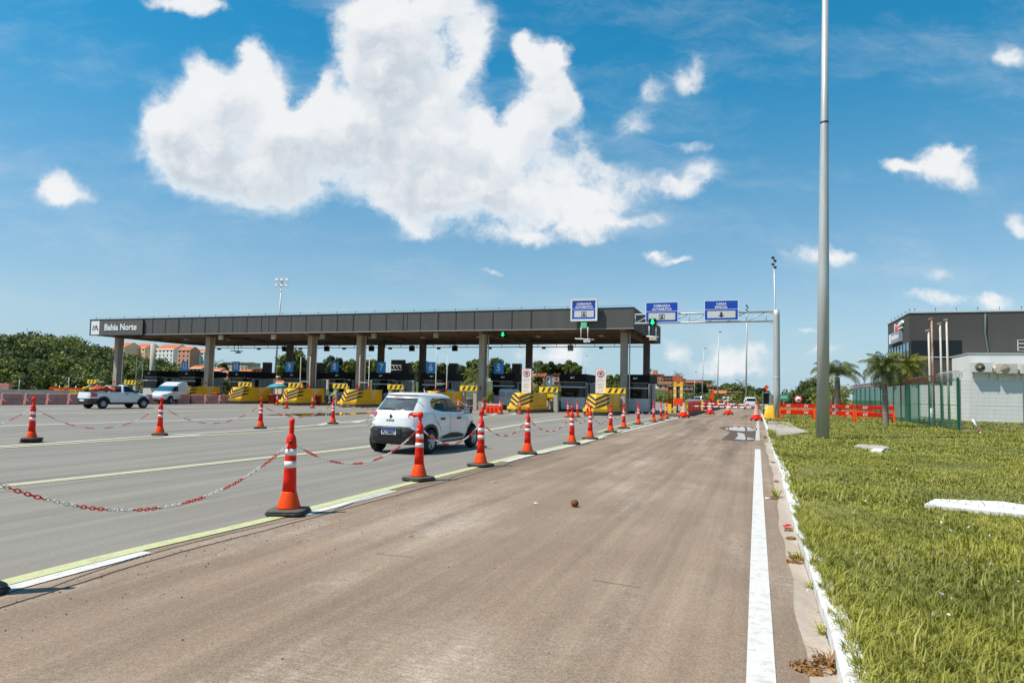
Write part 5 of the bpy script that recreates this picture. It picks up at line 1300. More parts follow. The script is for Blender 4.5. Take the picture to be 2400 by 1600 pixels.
p = AT(240, 951, 43.0); ph = R_(90 - 27)
pku, _ = make_car('pickup_truck', 'white single cab pickup loaded with produce sacks behind the pink barriers', 'pickup', pk_rows, carwh2, (-1.32, 1.40), .315, 1.46, pk_cls, pk_parts, Vector((p.x, 43.0, 0)) + Vector((math.cos(ph), math.sin(ph), 0)) * 1.32 + Vector((math.sin(ph), -math.cos(ph), 0)) * -.73, ph, sub=5, hub=.55, rim=mat('steel_wheel', (.5, .5, .5), .4, metal=.3), arch=.11)
mb = MB().use(clad)
for s in (-1, 1): mb.tube([(-.30, s * .66, 1.04), (-.28, s * .60, 1.50)], .03, 6)
mb.tube([(-.28, -.60, 1.50), (-.28, .60, 1.50)], .03, 6); mb.tube([(-.29, -.60, 1.3), (-.29, .60, 1.3)], .02, 6); mb.build('load_guard', pku)
mb = MB().use(clad); mb.b2(-2.06, -.2, -.74, .74, 1.03, 1.05); mb.build('load_cover', pku)
mb = MB().use(sign_wh); mb.b2(-2.195, -2.17, -.22, .22, .48, .62); pl = mb.build('number_plate', pku); mb = MB().use(sign_bl); mb.b2(-2.2, -2.196, -.22, .22, .585, .62); mb.build('plate_band', pl)
for s in (-1, 1): mb = MB().use(clad); mb.box((.85, s * .87, 1.10), (.14, .2, .17)); mb.build('wing_mirror', pku, bevel=.03); mb = MB().use(clad); mb.box((.20, s * .835, .93), (.18, .03, .045)); mb.build('door_handle', pku)
def heap(x, y, s, cols, lab, cat, seed):
    rd = random.Random(seed); M4 = Matrix.Translation(pku.location) @ Matrix.Rotation(ph, 4, 'Z'); q = M4 @ Vector((x, y, 1.052))
    t = thing('produce_sack', lab, cat, q, ph, 'sacks of produce on the pickup')
    for nm, m, px_, pz, rr in cols:
        mb = MB().use(m)
        for k in range(11):
            a = rd.uniform(0, 6.28); q_ = rr * rd.random() ** .5 * .8; r = rr * rd.uniform(.30, .46); c = (px_ + math.cos(a) * q_, math.sin(a) * q_ * 1.1, pz + (rr * .8 - q_) * .35 + rd.uniform(-.04, .05))
            mb.lathe([(r * math.cos(b) * (1 + .10 * math.sin(7 * b + k)), r * .8 * math.sin(b)) for b in np.linspace(-1.5, 1.5, 8)], c, 9)
        mb.build(nm, t)
red_net = mat('red_net_sack', (.62, .07, .02), .7, var=.3, scale=25); yel_net = mat('yellow_net_sack', (.62, .40, .03), .7, var=.3, scale=25); wh_net = mat('white_sack', (.55, .50, .40), .8, var=.25, scale=15); grn = mat('green_melons', (.10, .14, .04), .6, var=.5, scale=15)
heap(-1.55, .25, 1, [('yellow_sack', yel_net, -.15, .14, .34)], 'yellow net sack of produce at the pickup tailgate', 'sack', 1)
heap(-1.15, -.15, 1, [('red_sack', red_net, 0, .18, .40)], 'red net sack in the middle of the pickup load', 'sack', 2)
heap(-1.1, -.05, 1, [('green_fruit', grn, .05, .52, .30)], 'pile of green fruit on top of the pickup load', 'fruit', 3)
heap(-.62, -.35, 1, [('red_sack', red_net, 0, .15, .30)], 'small red sack just behind the pickup cab', 'sack', 4)
heap(-.52, .10, 1, [('white_sack', wh_net, 0, .20, .36)], 'pale sack beside the red one behind the pickup cab', 'sack', 5)

# --- vans and further cars
van_rows = [(.28, -1.85, 1.95, .70, 7, 4), (.42, -1.92, 2.06, .80, 8, 3.6), (.60, -1.93, 2.10, .83, 8, 3.4), (.80, -1.93, 2.04, .84, 8, 3.4), (.92, -1.92, 1.80, .84, 8, 4), (1.02, -1.92, 1.40, .835, 8, 5), (1.10, -1.92, 1.22, .825, 8, 5), (1.30, -1.91, .92, .80, 8, 5), (1.50, -1.90, .60, .765, 8, 5), (1.58, -1.90, .40, .75, 8, 5), (1.70, -1.89, .05, .74, 8, 5), (1.82, -1.86, -.25, .72, 7, 5), (1.88, -1.78, -.42, .66, 6, 4), (1.90, -1.6, -.6, .5, 4, 4)]
van_win = [(.12, 1.08), (.10, 1.48), (.45, 1.50), (.80, 1.28), (1.05, 1.08)]
def van_cls(rear_glass):
    def f(x, y, z, W, xr, xf):
        if abs(y) > W * .86 and inpoly(x, z, van_win): return 'side_l' if y > 0 else 'side_r'
        if x > xf - .25 and 1.08 < z < 1.52 and abs(y) < W * .88: return 'screen'
        if rear_glass and x < xr + .08 and 1.10 < z < 1.62 and .07 < abs(y) < W * .84: return 'rl' if y > 0 else 'rr'
        if x < xr + .12 and .75 < z < 1.15 and abs(y) > W * .88: return 'tl' if y > 0 else 'tr'
        if z < .44: return 'sill'
        if x > xf - .3 and .70 < z < .86 and abs(y) > .42: return 'hl' if y > 0 else 'hr'
        return 'body'
    return f
vp = dict(side_l=('side_window', glass_dk), side_r=('side_window', glass_dk), screen=('windscreen', mat('van_screen', (.03, .10, .15), .06, var=0, spec=.9)), rl=('rear_window', mat('frosted_window', (.30, .31, .31), .35, var=.1)), rr=('rear_window', MATS['frosted_window']), tl=('tail_light', tail_r), tr=('tail_light', tail_r), sill=('sill_cladding', clad), hl=('headlight', mat('headlamp', (.35, .36, .38), .1, var=.1)), hr=('headlight', MATS['headlamp']), wheel_arch=('wheel_arch', clad))
def lane_spot(px, Y): d = ray(px, 900); return Vector((d.x / d.y * Y, Y, 0))
hu = math.atan2(UV.y, UV.x)
v1, _ = make_car('delivery_van', 'white box van driving towards the camera behind the crash block on the left', 'van', van_rows, carwh2, (-1.28, 1.32), .315, 1.46, van_cls(False), vp, lane_spot(398, 58.5), hu + math.pi + R_(20), sub=3, spokes=0)
v2, _ = make_car('delivery_van', 'pale grey van seen from behind at the booth under sign 5', 'van', van_rows, mat('van_grey_paint', (.46, .46, .45), .4, var=.03, coat=.5), (-1.28, 1.32), .315, 1.46, van_cls(True), vp, lane_spot(1203, 62.5), hu, sub=3, spokes=0)
suv_rows = [(.25, -1.95, 1.9, .70, 6, 4), (.40, -2.08, 2.05, .80, 6, 3.6), (.60, -2.10, 2.10, .84, 6, 3.4), (.80, -2.09, 2.05, .85, 6, 3.4), (.92, -2.08, 1.80, .845, 6, 4), (1.0, -2.06, 1.3, .835, 6, 5), (1.06, -2.04, 1.0, .82, 6, 5), (1.2, -1.98, .78, .77, 6, 5), (1.4, -1.86, .42, .70, 6, 5), (1.52, -1.75, .15, .65, 5, 5), (1.58, -1.6, -.1, .55, 4, 4), (1.6, -1.3, -.4, .3, 3, 3)]
suv_win = [(-1.6, 1.05), (-1.55, 1.40), (.2, 1.44), (.62, 1.22), (.85, 1.05)]
def suv_cls(x, y, z, W, xr, xf):
    if abs(y) > W * .86 and inpoly(x, z, suv_win) and not (-.35 < x < -.25): return 'side_l' if y > 0 else 'side_r'
    if x < xr + .10 and 1.08 < z < 1.45 and abs(y) < W * .86: return 'rear'
    if x > xf - .25 and 1.06 < z < 1.48 and abs(y) < W * .88: return 'screen'
    if x < xr + .25 and .80 < z < 1.02 and abs(y) > W * .70: return 'tl' if y > 0 else 'tr'
    if z < .42: return 'sill'
    return 'body'
sp = dict(side_l=('side_window', glass_dk), side_r=('side_window', glass_dk), rear=('rear_window', glass_dk), screen=('windscreen', glass_dk), tl=('tail_light', tail_r), tr=('tail_light', tail_r), sill=('sill_cladding', clad), wheel_arch=('wheel_arch', clad))
c1, _ = make_car('hatchback_car', 'white car in the lane behind the crash block left of the hatchback', 'car', suv_rows, carwh2, (-1.3, 1.32), .31, 1.5, suv_cls, sp, lane_spot(851, 64.5), hu, sub=3)
c1.scale = (1, 1, .93)
c2, _ = make_car('pickup_truck', 'silver pickup in the lane right of the sign 6 booth', 'pickup', suv_rows, carsil, (-1.3, 1.32), .33, 1.5, suv_cls, sp, lane_spot(1048, 65), hu, sub=3); c2.scale = (1.1, 1.04, 1.12)
c3, _ = make_car('suv_car', 'white suv leaving beyond the red white barrier arm', 'suv', suv_rows, carwh2, (-1.3, 1.32), .33, 1.5, suv_cls, sp, lane_spot(1759, 88), hu, sub=3)
c4, _ = make_car('parked_car', 'distant grey car beyond the red barriers left of the exit road', 'car', suv_rows, cargry, (-1.3, 1.32), .32, 1.5, suv_cls, sp, lane_spot(1630, 128), hu + R_(60), sub=2)
c5, _ = make_car('parked_car', 'distant pale car beyond the barrier arm left of the white suv', 'car', suv_rows, carwh2, (-1.3, 1.32), .32, 1.5, suv_cls, sp, lane_spot(1700, 118), hu + R_(40), sub=2)

# ================================================================== CONES, CHAINS, BARRIERS
def make_delineator(ball=True):
    t = thing('delineator_cone', 'x', 'traffic cone', (0, 0, 0), 0, 'red chained delineator cones')
    mb = MB().use(rubber); mb.lathe([(.215, 0), (.228, .01), (.228, .026), (.22, .032), (.0, .032)], n=36, sq=7); mb.use(rubber_g); mb.lathe([(.205, .033), (.215, .042), (.212, .055), (.15, .062), (.0, .063)], n=36, sq=7); mb.build('base', t)
    mb = MB().use(orange); mb.lathe([(.140, .064), (.137, .08), (.088, .25), (.083, .262), (0, .262)], n=24); mb.build('skirt', t)
    mb = MB().use(red); prof = [(.082, .263), (.075, .42), (.0715, .52), (.073, .525), (.071, .535), (.0675, .61)]
    mb.lathe(prof + [(.066, .70), (.0655, .705), (.0645, .80), (.058, .885), (.048, .915), (.030, .945), (.026, .955)] + ([(.024, .985), (.0, .99)] if ball else [(.028, .96), (.030, 1.0), (.028, 1.055), (.033, 1.09), (.030, 1.125), (.0, 1.13)]), n=24)
    mb.build('body', t)
    for z0, z1, r0, r1 in ((.545, .622, .0725, .0695), (.690, .768, .0680, .0665)):
        mb = MB().use(refl); mb.lathe([(r0, z0), (r1, z1)], n=24); mb.build('reflective_band', t)
    if ball:
        mb = MB().use(red); mb.lathe([(.022, .985), (.026, 1.0), (.020, 1.02), (.045, 1.05), (.052, 1.085), (.045, 1.12), (.022, 1.14), (.0, 1.142)], n=16); mb.build('chain_knob', t)
    else:
        mb = MB().use(hole); mb.lathe([(.022, -.002), (.0, -.004)], (0.012, -.0655, .85), 12, 'Y'); mb.build('chain_hole', t)
    return t
CS = 1.0
d_ball = make_delineator(True); d_flat = make_delineator(False); used = [False, False]
CONES = [(-88, 1396, 0, 'red delineator cone whose dark base just enters the left picture edge'),
 (676, 1205, 0, 'nearest red delineator cone, with a flat top and chain hole'), (981, 1126, 1, 'second nearest red cone, standing before the hatchback tail lamp'), (1126, 1093, 1, 'red cone just ahead of the hatchback front wheel'),
 (1236, 1064, 1, 'fourth red cone along the near yellow line'), (1340, 1041, 1, 'fifth red cone along the near yellow line'), (1383, 1029, 1, 'sixth red cone along the near yellow line'), (1431, 1013, 1, 'seventh red cone along the near yellow line, below the last crash block'),
 (1462, 1004, 1, 'eighth red cone along the near yellow line, in front of the end column'), (1496, 994, 1, 'ninth red cone along the near yellow line, in front of the last booth'), (1532, 988.5, 1, 'tenth red cone along the near yellow line, right of the last booth'), (1549, 985, 1, 'eleventh red cone along the near yellow line'), (1562, 981, 1, 'farthest red cone of the near yellow line, left of the big striped cone'),
 (73, 1036, 1, 'leftmost red cone on the far double line, on doubled rubber bases'), (374, 1020, 1, 'red cone on the far double line below the white pickup nose'), (610, 1004, 1, 'red cone on the far double line below the number 10 block'), (780, 993, 1, 'red cone left of the white hatchback on the far double line'),
 (1074, 966, 1, 'red cone half hidden behind the hatchback windscreen'), (1131.5, 973, 1, 'red cone behind the third cone, left end of the short chain'), (1172, 970, 1, 'red cone in front of the small orange barrier'), (1218, 970, 1, 'red cone in front of the chevron block under the left speed board'),
 (1331, 978, 1, 'left red cone of the trio before the last crash block'), (1353, 977, 1, 'middle red cone of the trio before the last crash block'), (1377, 974.5, 1, 'right red cone of the trio before the last crash block'),
 (671, 957, 1, 'small far red cone on a dark base before the number 9 block'), (732, 956, 1, 'small far red cone at the right end of the number 9 block'), (535, 945, 1, 'tiny red white cone at the left end of the number 10 block'), (649, 949, 0, 'tiny plain red cone between the number 10 and 9 blocks')]
CP = []
for x, y, kind, lab in CONES:
    src = d_ball if kind else d_flat
    o = src if not used[kind] else copy_tree(src); used[kind] = True
    p = G(x, y); o.location = (p.x, p.y, .014); o['label'] = lab; o.rotation_euler = (0, 0, random.uniform(0, 1.2)); CP.append(p)
for o in list(bpy.data.objects):
    if o.get('label', '').startswith('leftmost red cone on the far'):
        mb = MB().use(rubber); mb.lathe([(.20, .0), (.23, .03), (.22, .07), (.1, .075)], (.02, -.03, .035), 24, sq=4); mb.build('second_base', o)
        bpy.data.objects[o.name].rotation_euler[2] = .4
def chain(a, b, za, zb, sag, lab, L=.052, grp=6, fine=True):
    a = Vector((a.x, a.y, za)); b = Vector((b.x, b.y, zb)); n0 = 60; pts = []
    for i in range(n0 + 1):
        f = i / n0; p = a.lerp(b, f); p.z -= sag * 4 * f * (1 - f); pts.append(p)
    ln = sum((q - p).length for p, q in zip(pts, pts[1:])); n = max(6, int(ln / (L * .80))); mb = MB()
    def at(f):
        k = min(n0 - 1, int(f * n0)); return pts[k].lerp(pts[k + 1], f * n0 - k)
    m_, k_ = (12, 5) if fine else (8, 3)
    for i in range(n):
        c = at((i + .5) / n); t = (at(min(1, (i + .9) / n)) - at(max(0, (i + .1) / n))).normalized(); s1 = t.cross(Vector((0, 0, 1))).normalized(); s2 = t.cross(s1)
        w = s1 if i % 2 else s2; w = (w + (s2 if i % 2 else s1) * random.uniform(-.35, .35)).normalized()
        ring = []
        for j in range(m_):
            an = 2 * math.pi * j / m_; cx_, sx_ = math.cos(an), math.sin(an)
            ring.append(c + t * (L * .52 * np.sign(cx_) * abs(cx_) ** .7) + w * (L * .25 * np.sign(sx_) * abs(sx_) ** .7))
        mb.use(chain_r if (i // grp) % 2 else chain_w); mb.tube(ring, L * .095, k_, closed=True)
    o = mb.build('plastic_chain', recalc=False); c0 = (a + b) / 2
    o.data.transform(Matrix.Translation(-c0)); o.location = c0
    return tag(o, lab, 'chain', 'red and white plastic chains between the cones')
ZC, ZF = .90, .86
for i, j, sag, lab in ((0, 1, .50, 'red white chain hanging from the nearest cone to the left picture edge'), (1, 2, .42, 'red white chain hanging between the two nearest cones'), (2, 3, .36, 'red white chain before the hatchback rear wheel and door'), (3, 4, .36, 'chain between the third and fourth cones of the near line'),
        (4, 5, .42, 'chain between the fourth and fifth cones of the near line'), (5, 6, .3, 'chain between the fifth and sixth cones of the near line'), (6, 7, .45, 'chain between the sixth and seventh cones of the near line'), (7, 8, .42, 'chain between the seventh and eighth cones of the near line'), (8, 9, .42, 'chain between the eighth cone and the one before the last booth'), (9, 10, .45, 'chain right of the cone before the last booth'), (10, 11, .25, 'short chain near the far end of the near line'),
        (13, 14, .62, 'long sagging chain below the loaded pickup'), (14, 15, .62, 'long sagging chain below the number 12 and 10 blocks'), (15, 16, .55, 'long sagging chain below the number 9 block'), (16, 17, .5, 'chain running behind the hatchback from the cone on its left'), (17, 18, .35, 'chain behind the hatchback bonnet'), (18, 19, .35, 'short chain above the small orange barrier'), (19, 20, .3, 'short chain left of the chevron block under the left speed board'), (21, 22, .3, 'left short chain of the cone trio before the last block'), (22, 23, .3, 'right short chain of the cone trio before the last block')):
    a, b = CP[i], CP[j]; near_ = min(a.y, b.y) < 18
    chain(a, b, ZF if i in (0, 1) else ZC, ZF if j in (0, 1) else ZC, sag, lab, L=.052 if near_ else .07, grp=7 if near_ else 6, fine=near_)
a = CP[13]; b = a - (CP[14] - a) * .9; chain(a, b, ZC, ZC, .6, 'chain leaving the picture left of the leftmost cone', L=.06, fine=False)
a = CP[20]; b = G(1290, 976)
# striped big cones
def make_big_cone():
    t = thing('striped_cone', 'x', 'traffic cone', (0, 0, 0), 0, 'big striped cones')
    mb = MB().use(rubber)
    for sx_ in (-1, 1):
        for sy in (-1, 1): mb.box((sx_ * .24, sy * .24, .04), (.09, .09, .08))
    mb.build('feet', t)
    mb = MB().use(red); mb.lathe([(.29, .08), (.30, .12), (.29, .22), (.24, .25), (.22, .29), (0, .29)], n=36, sq=7); mb.build('base', t)
    mb = MB().use(orange); mb.lathe([(.21, .291), (.205, .34), (.055, 1.08), (.05, 1.10), (.0, 1.10)], n=24); mb.build('body', t)
    for i in range(5):
        z0 = .40 + i * .135; z1 = z0 + .07; r = lambda z: .206 - (z - .34) * .2027 + .004
        mb = MB().use(refl); mb.lathe([(r(z0), z0), (r(z1), z1)], n=24); mb.build('reflective_band', t)
    mb = MB().use(red); mb.lathe([(.05, 1.095), (.08, 1.12), (.085, 1.16), (.05, 1.19), (0, 1.20)], n=16); mb.build('chain_knob', t)
    return t
bc = make_big_cone(); first = True
for x, y, lab in ((1603, 979, 'big red white striped cone at the end of the cone line'), (1773, 986, 'big red white striped cone standing on the white edge line'), (1664, 971, 'big cone behind the barrier arm, left of the two in the road'), (1707, 972.5, 'big cone behind the barrier arm, in the middle of the road')):
    o = bc if first else copy_tree(bc); first = False; p = G(x, y); o.location = (p.x, p.y, .02); o['label'] = lab; o.rotation_euler = (0, 0, .3)
# pink water barriers in a row
def make_wb():
    t = thing('water_barrier', 'x', 'barrier', (0, 0, 0), 0, 'row of faded pink plastic barriers')
    mb = MB().use(pink_pl); P_ = [(-.26, 0), (.26, 0), (.26, .24), (.14, .44), (.11, .80), (-.11, .80), (-.14, .44), (-.26, .24)]
    mb.prism([(y, z) for y, z in P_], -.62, .62, 'YZ'); mb.build('shell', t, bevel=.05)
    mb = MB().use(pink_pl2)
    for k in range(3): mb.b2(-.46 + k * .36, -.28 + k * .36, -.235, .235, .30, .335)
    mb.box((.66, 0, .4), (.08, .12, .62)); mb.build('ribs', t)
    return t
wb = make_wb(); p0 = G(-30, 947); p0 = Vector((p0.x * 46 / p0.y, 46, 0)); p1 = lane_spot(528, 63.0); n = 14; dr = (p1 - p0); first = True
wlab = ['first', 'second', 'third', 'fourth', 'fifth', 'sixth', 'seventh', 'eighth', 'ninth', 'tenth', 'eleventh', 'twelfth', 'thirteenth', 'last']
for i in range(n):
    o = wb if first else copy_tree(wb); first = False
    q = p0 + dr * (i / (n - 1)); o.location = (q.x, q.y, 0); o.rotation_euler = (0, 0, math.atan2(dr.y, dr.x) + R_(random.uniform(-3, 3))); o['label'] = f'faded pink plastic barrier, {wlab[i]} of the row counted from the left'
# small orange barrier by the short chain
p = G(1158, 968); b = thing('orange_barrier', 'small orange plastic barrier under the short chain right of the hatchback', 'barrier', p, -R_(8))
mb = MB().use(orange); mb.prism([(-.22, .0), (.22, .0), (.16, .70), (-.16, .70)], -.62, .62, 'YZ'); mb.build('shell', b, bevel=.04)
mb = MB().use(refl); mb.b2(-.52, .52, -.19, -.172, .58, .66); mb.build('reflective_strip', b)
mb = MB().use(red); 
for x in (-.45, -.15, .15, .45): mb.b2(x - .06, x + .06, -.24, -.16, .06, .40)
mb.build('ribs', b)
# yellow block barriers with a board far left
for px, Y, lab in ((140, 62, 'yellow barrier block with an orange board far left above the pink barriers'), (178, 61, 'yellow barrier block under the orange board just left of the pickup')):
    q = lane_spot(px, Y); b = thing('yellow_barrier', lab, 'barrier', q, R_(8), 'yellow barrier blocks far left'); mb = MB().use(yellow); mb.prism([(-.3, 0), (.3, 0), (.2, 1.0), (-.2, 1.0)], -.38, .38, 'YZ'); mb.build('block', b, bevel=.04); mb = MB().use(orange); mb.b2(-.75, .75, -.26, -.22, 1.02, 1.2); mb.build('board', b); mb = MB().use(white_pt); mb.tube([(.1, -.2, 0), (.1, -.2, 1.35)], .04, 6); mb.build('post', b)
q = lane_spot(8, 60); b = thing('pink_block', 'small pink block on the low concrete wall at the left edge', 'barrier', (q.x, q.y, 0), R_(5)); mb = MB().use(pink_pl); mb.prism([(-.3, 0), (.3, 0), (.22, 1.45), (-.22, 1.45)], -.62, .62, 'YZ'); mb.build('shell', b, bevel=.03)
q0 = lane_spot(-200, 56); q1 = lane_spot(250, 64); w = thing('concrete_wall', 'low pale concrete wall behind the pink barriers', 'wall', (q0 + q1) / 2, math.atan2((q1 - q0).y, (q1 - q0).x)); mb = MB().use(conc_lt); L_ = (q1 - q0).length / 2; mb.prism([(-.3, 0), (.3, 0), (.28, .15), (.12, .95), (-.12, .95), (-.28, .15)], -L_, L_, 'YZ'); mb.build('wall', w)

# barrier arms and their cabinets at the exit lane
def arm(pxa, pya, pxb, pyb, Ya, Yb, r, nst, lab):
    a, b_ = AT(pxa, pya, Ya), AT(pxb, pyb, Yb); c = (a + b_) / 2
    t = thing('lane_boom', lab, 'boom barrier', c, 0, 'red and white barrier arms'); mb = MB().use(white_pt); mb.tube([a - c, b_ - c], r, 8); mb.build('boom', t)
    mb = MB().use(sign_red); d = b_ - a
    for k in range(nst): f = (k + .3) / nst; mb.tube([a - c + d * f, a - c + d * (f + .35 / nst)], r * 1.08, 8)
    mb.build('red_bands', t)
    mb = MB().use(steel_dk); e_ = b_ - c; mb.tube([(e_.x, e_.y, e_.z + .1), (e_.x, e_.y, -c.z + .1)], .06, 8); mb.build('support_post', t)
    return t
arm(1605, 951, 1824, 957, 56, 50, .055, 14, 'front white barrier arm with short red bands across the exit lane')
arm(1622, 945, 1790, 949, 66, 62, .065, 7, 'rear white barrier arm with long red bands across the exit lane')
p = G(1804, 985); b = thing('barrier_cabinet', 'yellow tapered plastic cover at the kerb by the gantry foot', 'barrier cabinet', p, -ANG); mb = MB().use(mat('cabinet_yellow', (.80, .42, .015), .5, var=.08, scale=3)); mb.lathe([(.42, .0), (.42, .03), (.27, .98), (.22, 1.02), (.0, 1.02)], n=24, sq=6); mb.build('cover', b)
p = lane_spot(1797, 70); b = thing('toll_cabinet', 'black toll machine cabinet with an orange diamond sign left of the gantry pole', 'toll machine', p, -ANG); mb = MB().use(black_m); mb.b2(-.34, .20, -.3, .3, .0, 2.0); mb.build('case', b, bevel=.03); mb = MB().use(cargry); mb.b2(-.44, .30, -.36, .36, 2.002, 2.1); mb.b2(.23, .45, -.3, .3, 0, 2.0); mb.b2(-.40, -.345, -.32, .3, 0, 2.0); mb.build('frame', b)
mb = MB().use(lt_pan); mb.b2(-.28, .16, -.33, -.302, .5, .9); mb.build('screen', b)
mb = MB().use(orange); mb.prism([(-.28, 2.62), (-.02, 2.88), (.24, 2.62), (-.02, 2.36)], -.05, .0, 'XZ'); mb.b2(-.06, .02, -.05, 0, 2.1, 2.38); mb.build('diamond_sign', b)
# yellow frame with red plate and its pads
p = lane_spot(1589, 54); b = thing('yellow_gantry', 'yellow steel frame of the lane barrier right of the last booth', 'steel frame', p, -ANG)
mb = MB().use(yellow); mb.b2(-.33, -.13, -.1, .1, .0, 2.65); mb.b2(.17, .37, -.1, .1, .0, 2.65); mb.b2(-.125, .165, -.08, .08, 2.3, 2.5); mb.build('posts', b)
mb = MB().use(orange); mb.b2(-.30, .33, -.16, -.11, .85, 1.35); mb.build('orange_plate', b)
mb = MB().use(refl)
for z in (.55, 1.05, 1.5, 2.0): mb.b2(-.335, -.125, -.115, -.101, z, z + .16); mb.b2(.165, .375, -.115, -.101, z, z + .16)
mb.build('reflective_strips', b)
mb = MB().use(yell_b); mb.b2(-1.0, -.5, -.1, .1, 0, .9); mb.build('side_box', b)
p = lane_spot(1588, 58); b = thing('signal_box', 'faded red box on a post above the yellow frame', 'box', p, -ANG); mb = MB().use(mat('faded_red_box', (.50, .12, .05), .7, var=.2)); mb.b2(-.38, .42, -.2, .2, 2.35, 3.25); mb.build('case', b); mb = MB().use(steel_dk); mb.tube([(0, 0, 0), (0, 0, 2.35)], .05, 6); mb.build('post', b)
p = lane_spot(1571, 57); b = thing('orange_gate_post', 'orange gate leaf standing left of the yellow frame', 'gate', p, -ANG); mb = MB().use(orange); mb.b2(-.16, -.06, -.05, .05, .0, 1.95); mb.b2(.36, .42, -.05, .05, .0, 1.2); mb.b2(-.055, .36, -.04, .04, .55, 1.1); mb.build('leaf', b); mb = MB().use(steel_dk); mb.b2(.2, .34, -.1, .1, 1.12, 2.4); mb.build('mechanism', b)
p = lane_spot(1668, 78); b = thing('orange_sign', 'small triangular orange sign beyond the barrier arm', 'sign', p, -ANG); mb = MB().use(orange); mb.prism([(-.35, 1.3), (.25, 1.3), (.25, 2.4)], -.03, .03, 'XZ'); mb.build('plate', b); mb = MB().use(steel_dk); mb.b2(-.03, .03, -.03, .03, 0, 1.3); mb.build('post', b)
# red plastic fences on the exit island
mb = MB().use(conc_dk); q = [G(1605, 984), G(1640, 970.5), G(1712, 950)]
isl_pts = [lane_spot(1605, 50), lane_spot(1705, 105)]
io = thing('exit_island', 'narrow dark kerbed island left of the exit lane', 'island', (0, 0, 0), 0); mb = MB().use(conc_dk)
for a, b_ in zip(isl_pts, isl_pts[1:]):
    n_ = Vector((-(b_ - a).y, (b_ - a).x, 0)).normalized() * 1.6; mb.add([a, b_, b_ + n_, a + n_, a + Vector((0, 0, .2)), b_ + Vector((0, 0, .2)), b_ + n_ + Vector((0, 0, .2)), a + n_ + Vector((0, 0, .2))], [(4, 5, 6, 7), (0, 1, 5, 4), (1, 2, 6, 5), (2, 3, 7, 6), (3, 0, 4, 7)])
mb.build('kerb', io); mb = MB().use(M_KERB)
for a, b_ in zip(isl_pts, isl_pts[1:]):
    n_ = Vector((-(b_ - a).y, (b_ - a).x, 0)).normalized() * .12; mb.add([a + Vector((0, 0, .204)) - n_ * .1, b_ + Vector((0, 0, .204)) - n_ * .1, b_ + n_ + Vector((0, 0, .204)), a + n_ + Vector((0, 0, .204))], [(0, 1, 2, 3)])
mb.build('white_edge', io)
def rfence(px0, px1, Y0, Y1, lab):
    a, b_ = lane_spot(px0, Y0), lane_spot(px1, Y1); c = (a + b_) / 2; L_ = (b_ - a).length
    t = thing('red_fence_panel', lab, 'barrier', (c.x, c.y, .2), math.atan2((b_ - a).y, (b_ - a).x), 'red plastic fence panels'); mb = MB().use(red); n = int(L_ / .28)
    for i in range(n): x = -L_ / 2 + (i + .5) * L_ / n; mb.b2(x - .10, x + .10, -.05, .05, .0, .92)
    mb.b2(-L_ / 2, L_ / 2, -.03, .03, .12, .22); mb.b2(-L_ / 2, L_ / 2, -.03, .03, .70, .78); mb.build('slats', t)
    mb = MB().use(yell_b); mb.b2(-L_ / 2 - .12, -L_ / 2 - .02, -.1, .1, 0, 1.0); mb.build('end_post', t)
rfence(1610, 1642, 53, 66, 'nearer red plastic fence panel left of the exit lane'); rfence(1646, 1680, 69, 86, 'farther red plastic fence panel left of the exit lane'); rfence(1683, 1695, 89, 98, 'farthest short red fence panel left of the exit lane')
# orange barricades on the grass
def make_barr(L_):
    t = thing('plank_barricade', 'x', 'barricade', (0, 0, 0), 0, 'orange plank barricades on the grass')
    for z0, z1 in ((.86, 1.10), (.42, .66)):
        mb = MB().use(red); mb.b2(-L_ / 2, L_ / 2, -.03, .03, z0, z1); pb = mb.build('plank', t, bevel=.01)
        mb = MB().use(refl)
        for x in (-L_ * .30, L_ * .22):
            mb = MB().use(refl)
            for k in range(3): mb.prism([(x + k * .13 - .04, z0 + .04), (x + k * .13 + .03, z0 + .04), (x + k * .13 + .09, z1 - .04), (x + k * .13 + .02, z1 - .04)], -.036, -.031, 'XZ')
            mb.build('reflective_stripes', pb)
    for sx_ in (-1, 1):
        for sy in (-1, 1):
            mb = MB().use(orange); mb.prism([(sx_ * (L_ / 2 - .02) - .05, 1.20), (sx_ * (L_ / 2 - .02) + .05, 1.20), (sx_ * (L_ / 2 - .02) + .07, 0), (sx_ * (L_ / 2 - .02) - .07, 0)], -.025, .025, 'XZ')
            o = mb.build('leg', t); o.location = (0, sy * .17, 0); o.rotation_euler = (-sy * -R_(13), 0, 0)
            o.rotation_euler = (sy * R_(11), 0, 0)
    return t
bar0 = make_barr(3.0); first = True
for px0, px1, yb, Y, lab in ((1827, 1908, 985, 46, 'orange plank barricade between the gantry foot and the grey pole'), (1911, 1938, 984, 47.5, 'orange plank barricade hidden behind the tall grey pole'), (1938, 2000, 984, 46, 'orange plank barricade just right of the tall grey pole'), (2004, 2094, 986, 43, 'rightmost orange plank barricade, partly behind the ringed palm trunk')):
    o = bar0 if first else copy_tree(bar0); first = False
    a, b_ = lane_spot(px0, Y), lane_spot(px1, Y - .5); c = (a + b_) / 2; o.location = (c.x, c.y, .06); o.rotation_euler = (0, 0, math.atan2((b_ - a).y, (b_ - a).x)); o.scale = ((b_ - a).length / 3.05, 1, 1); o['label'] = lab
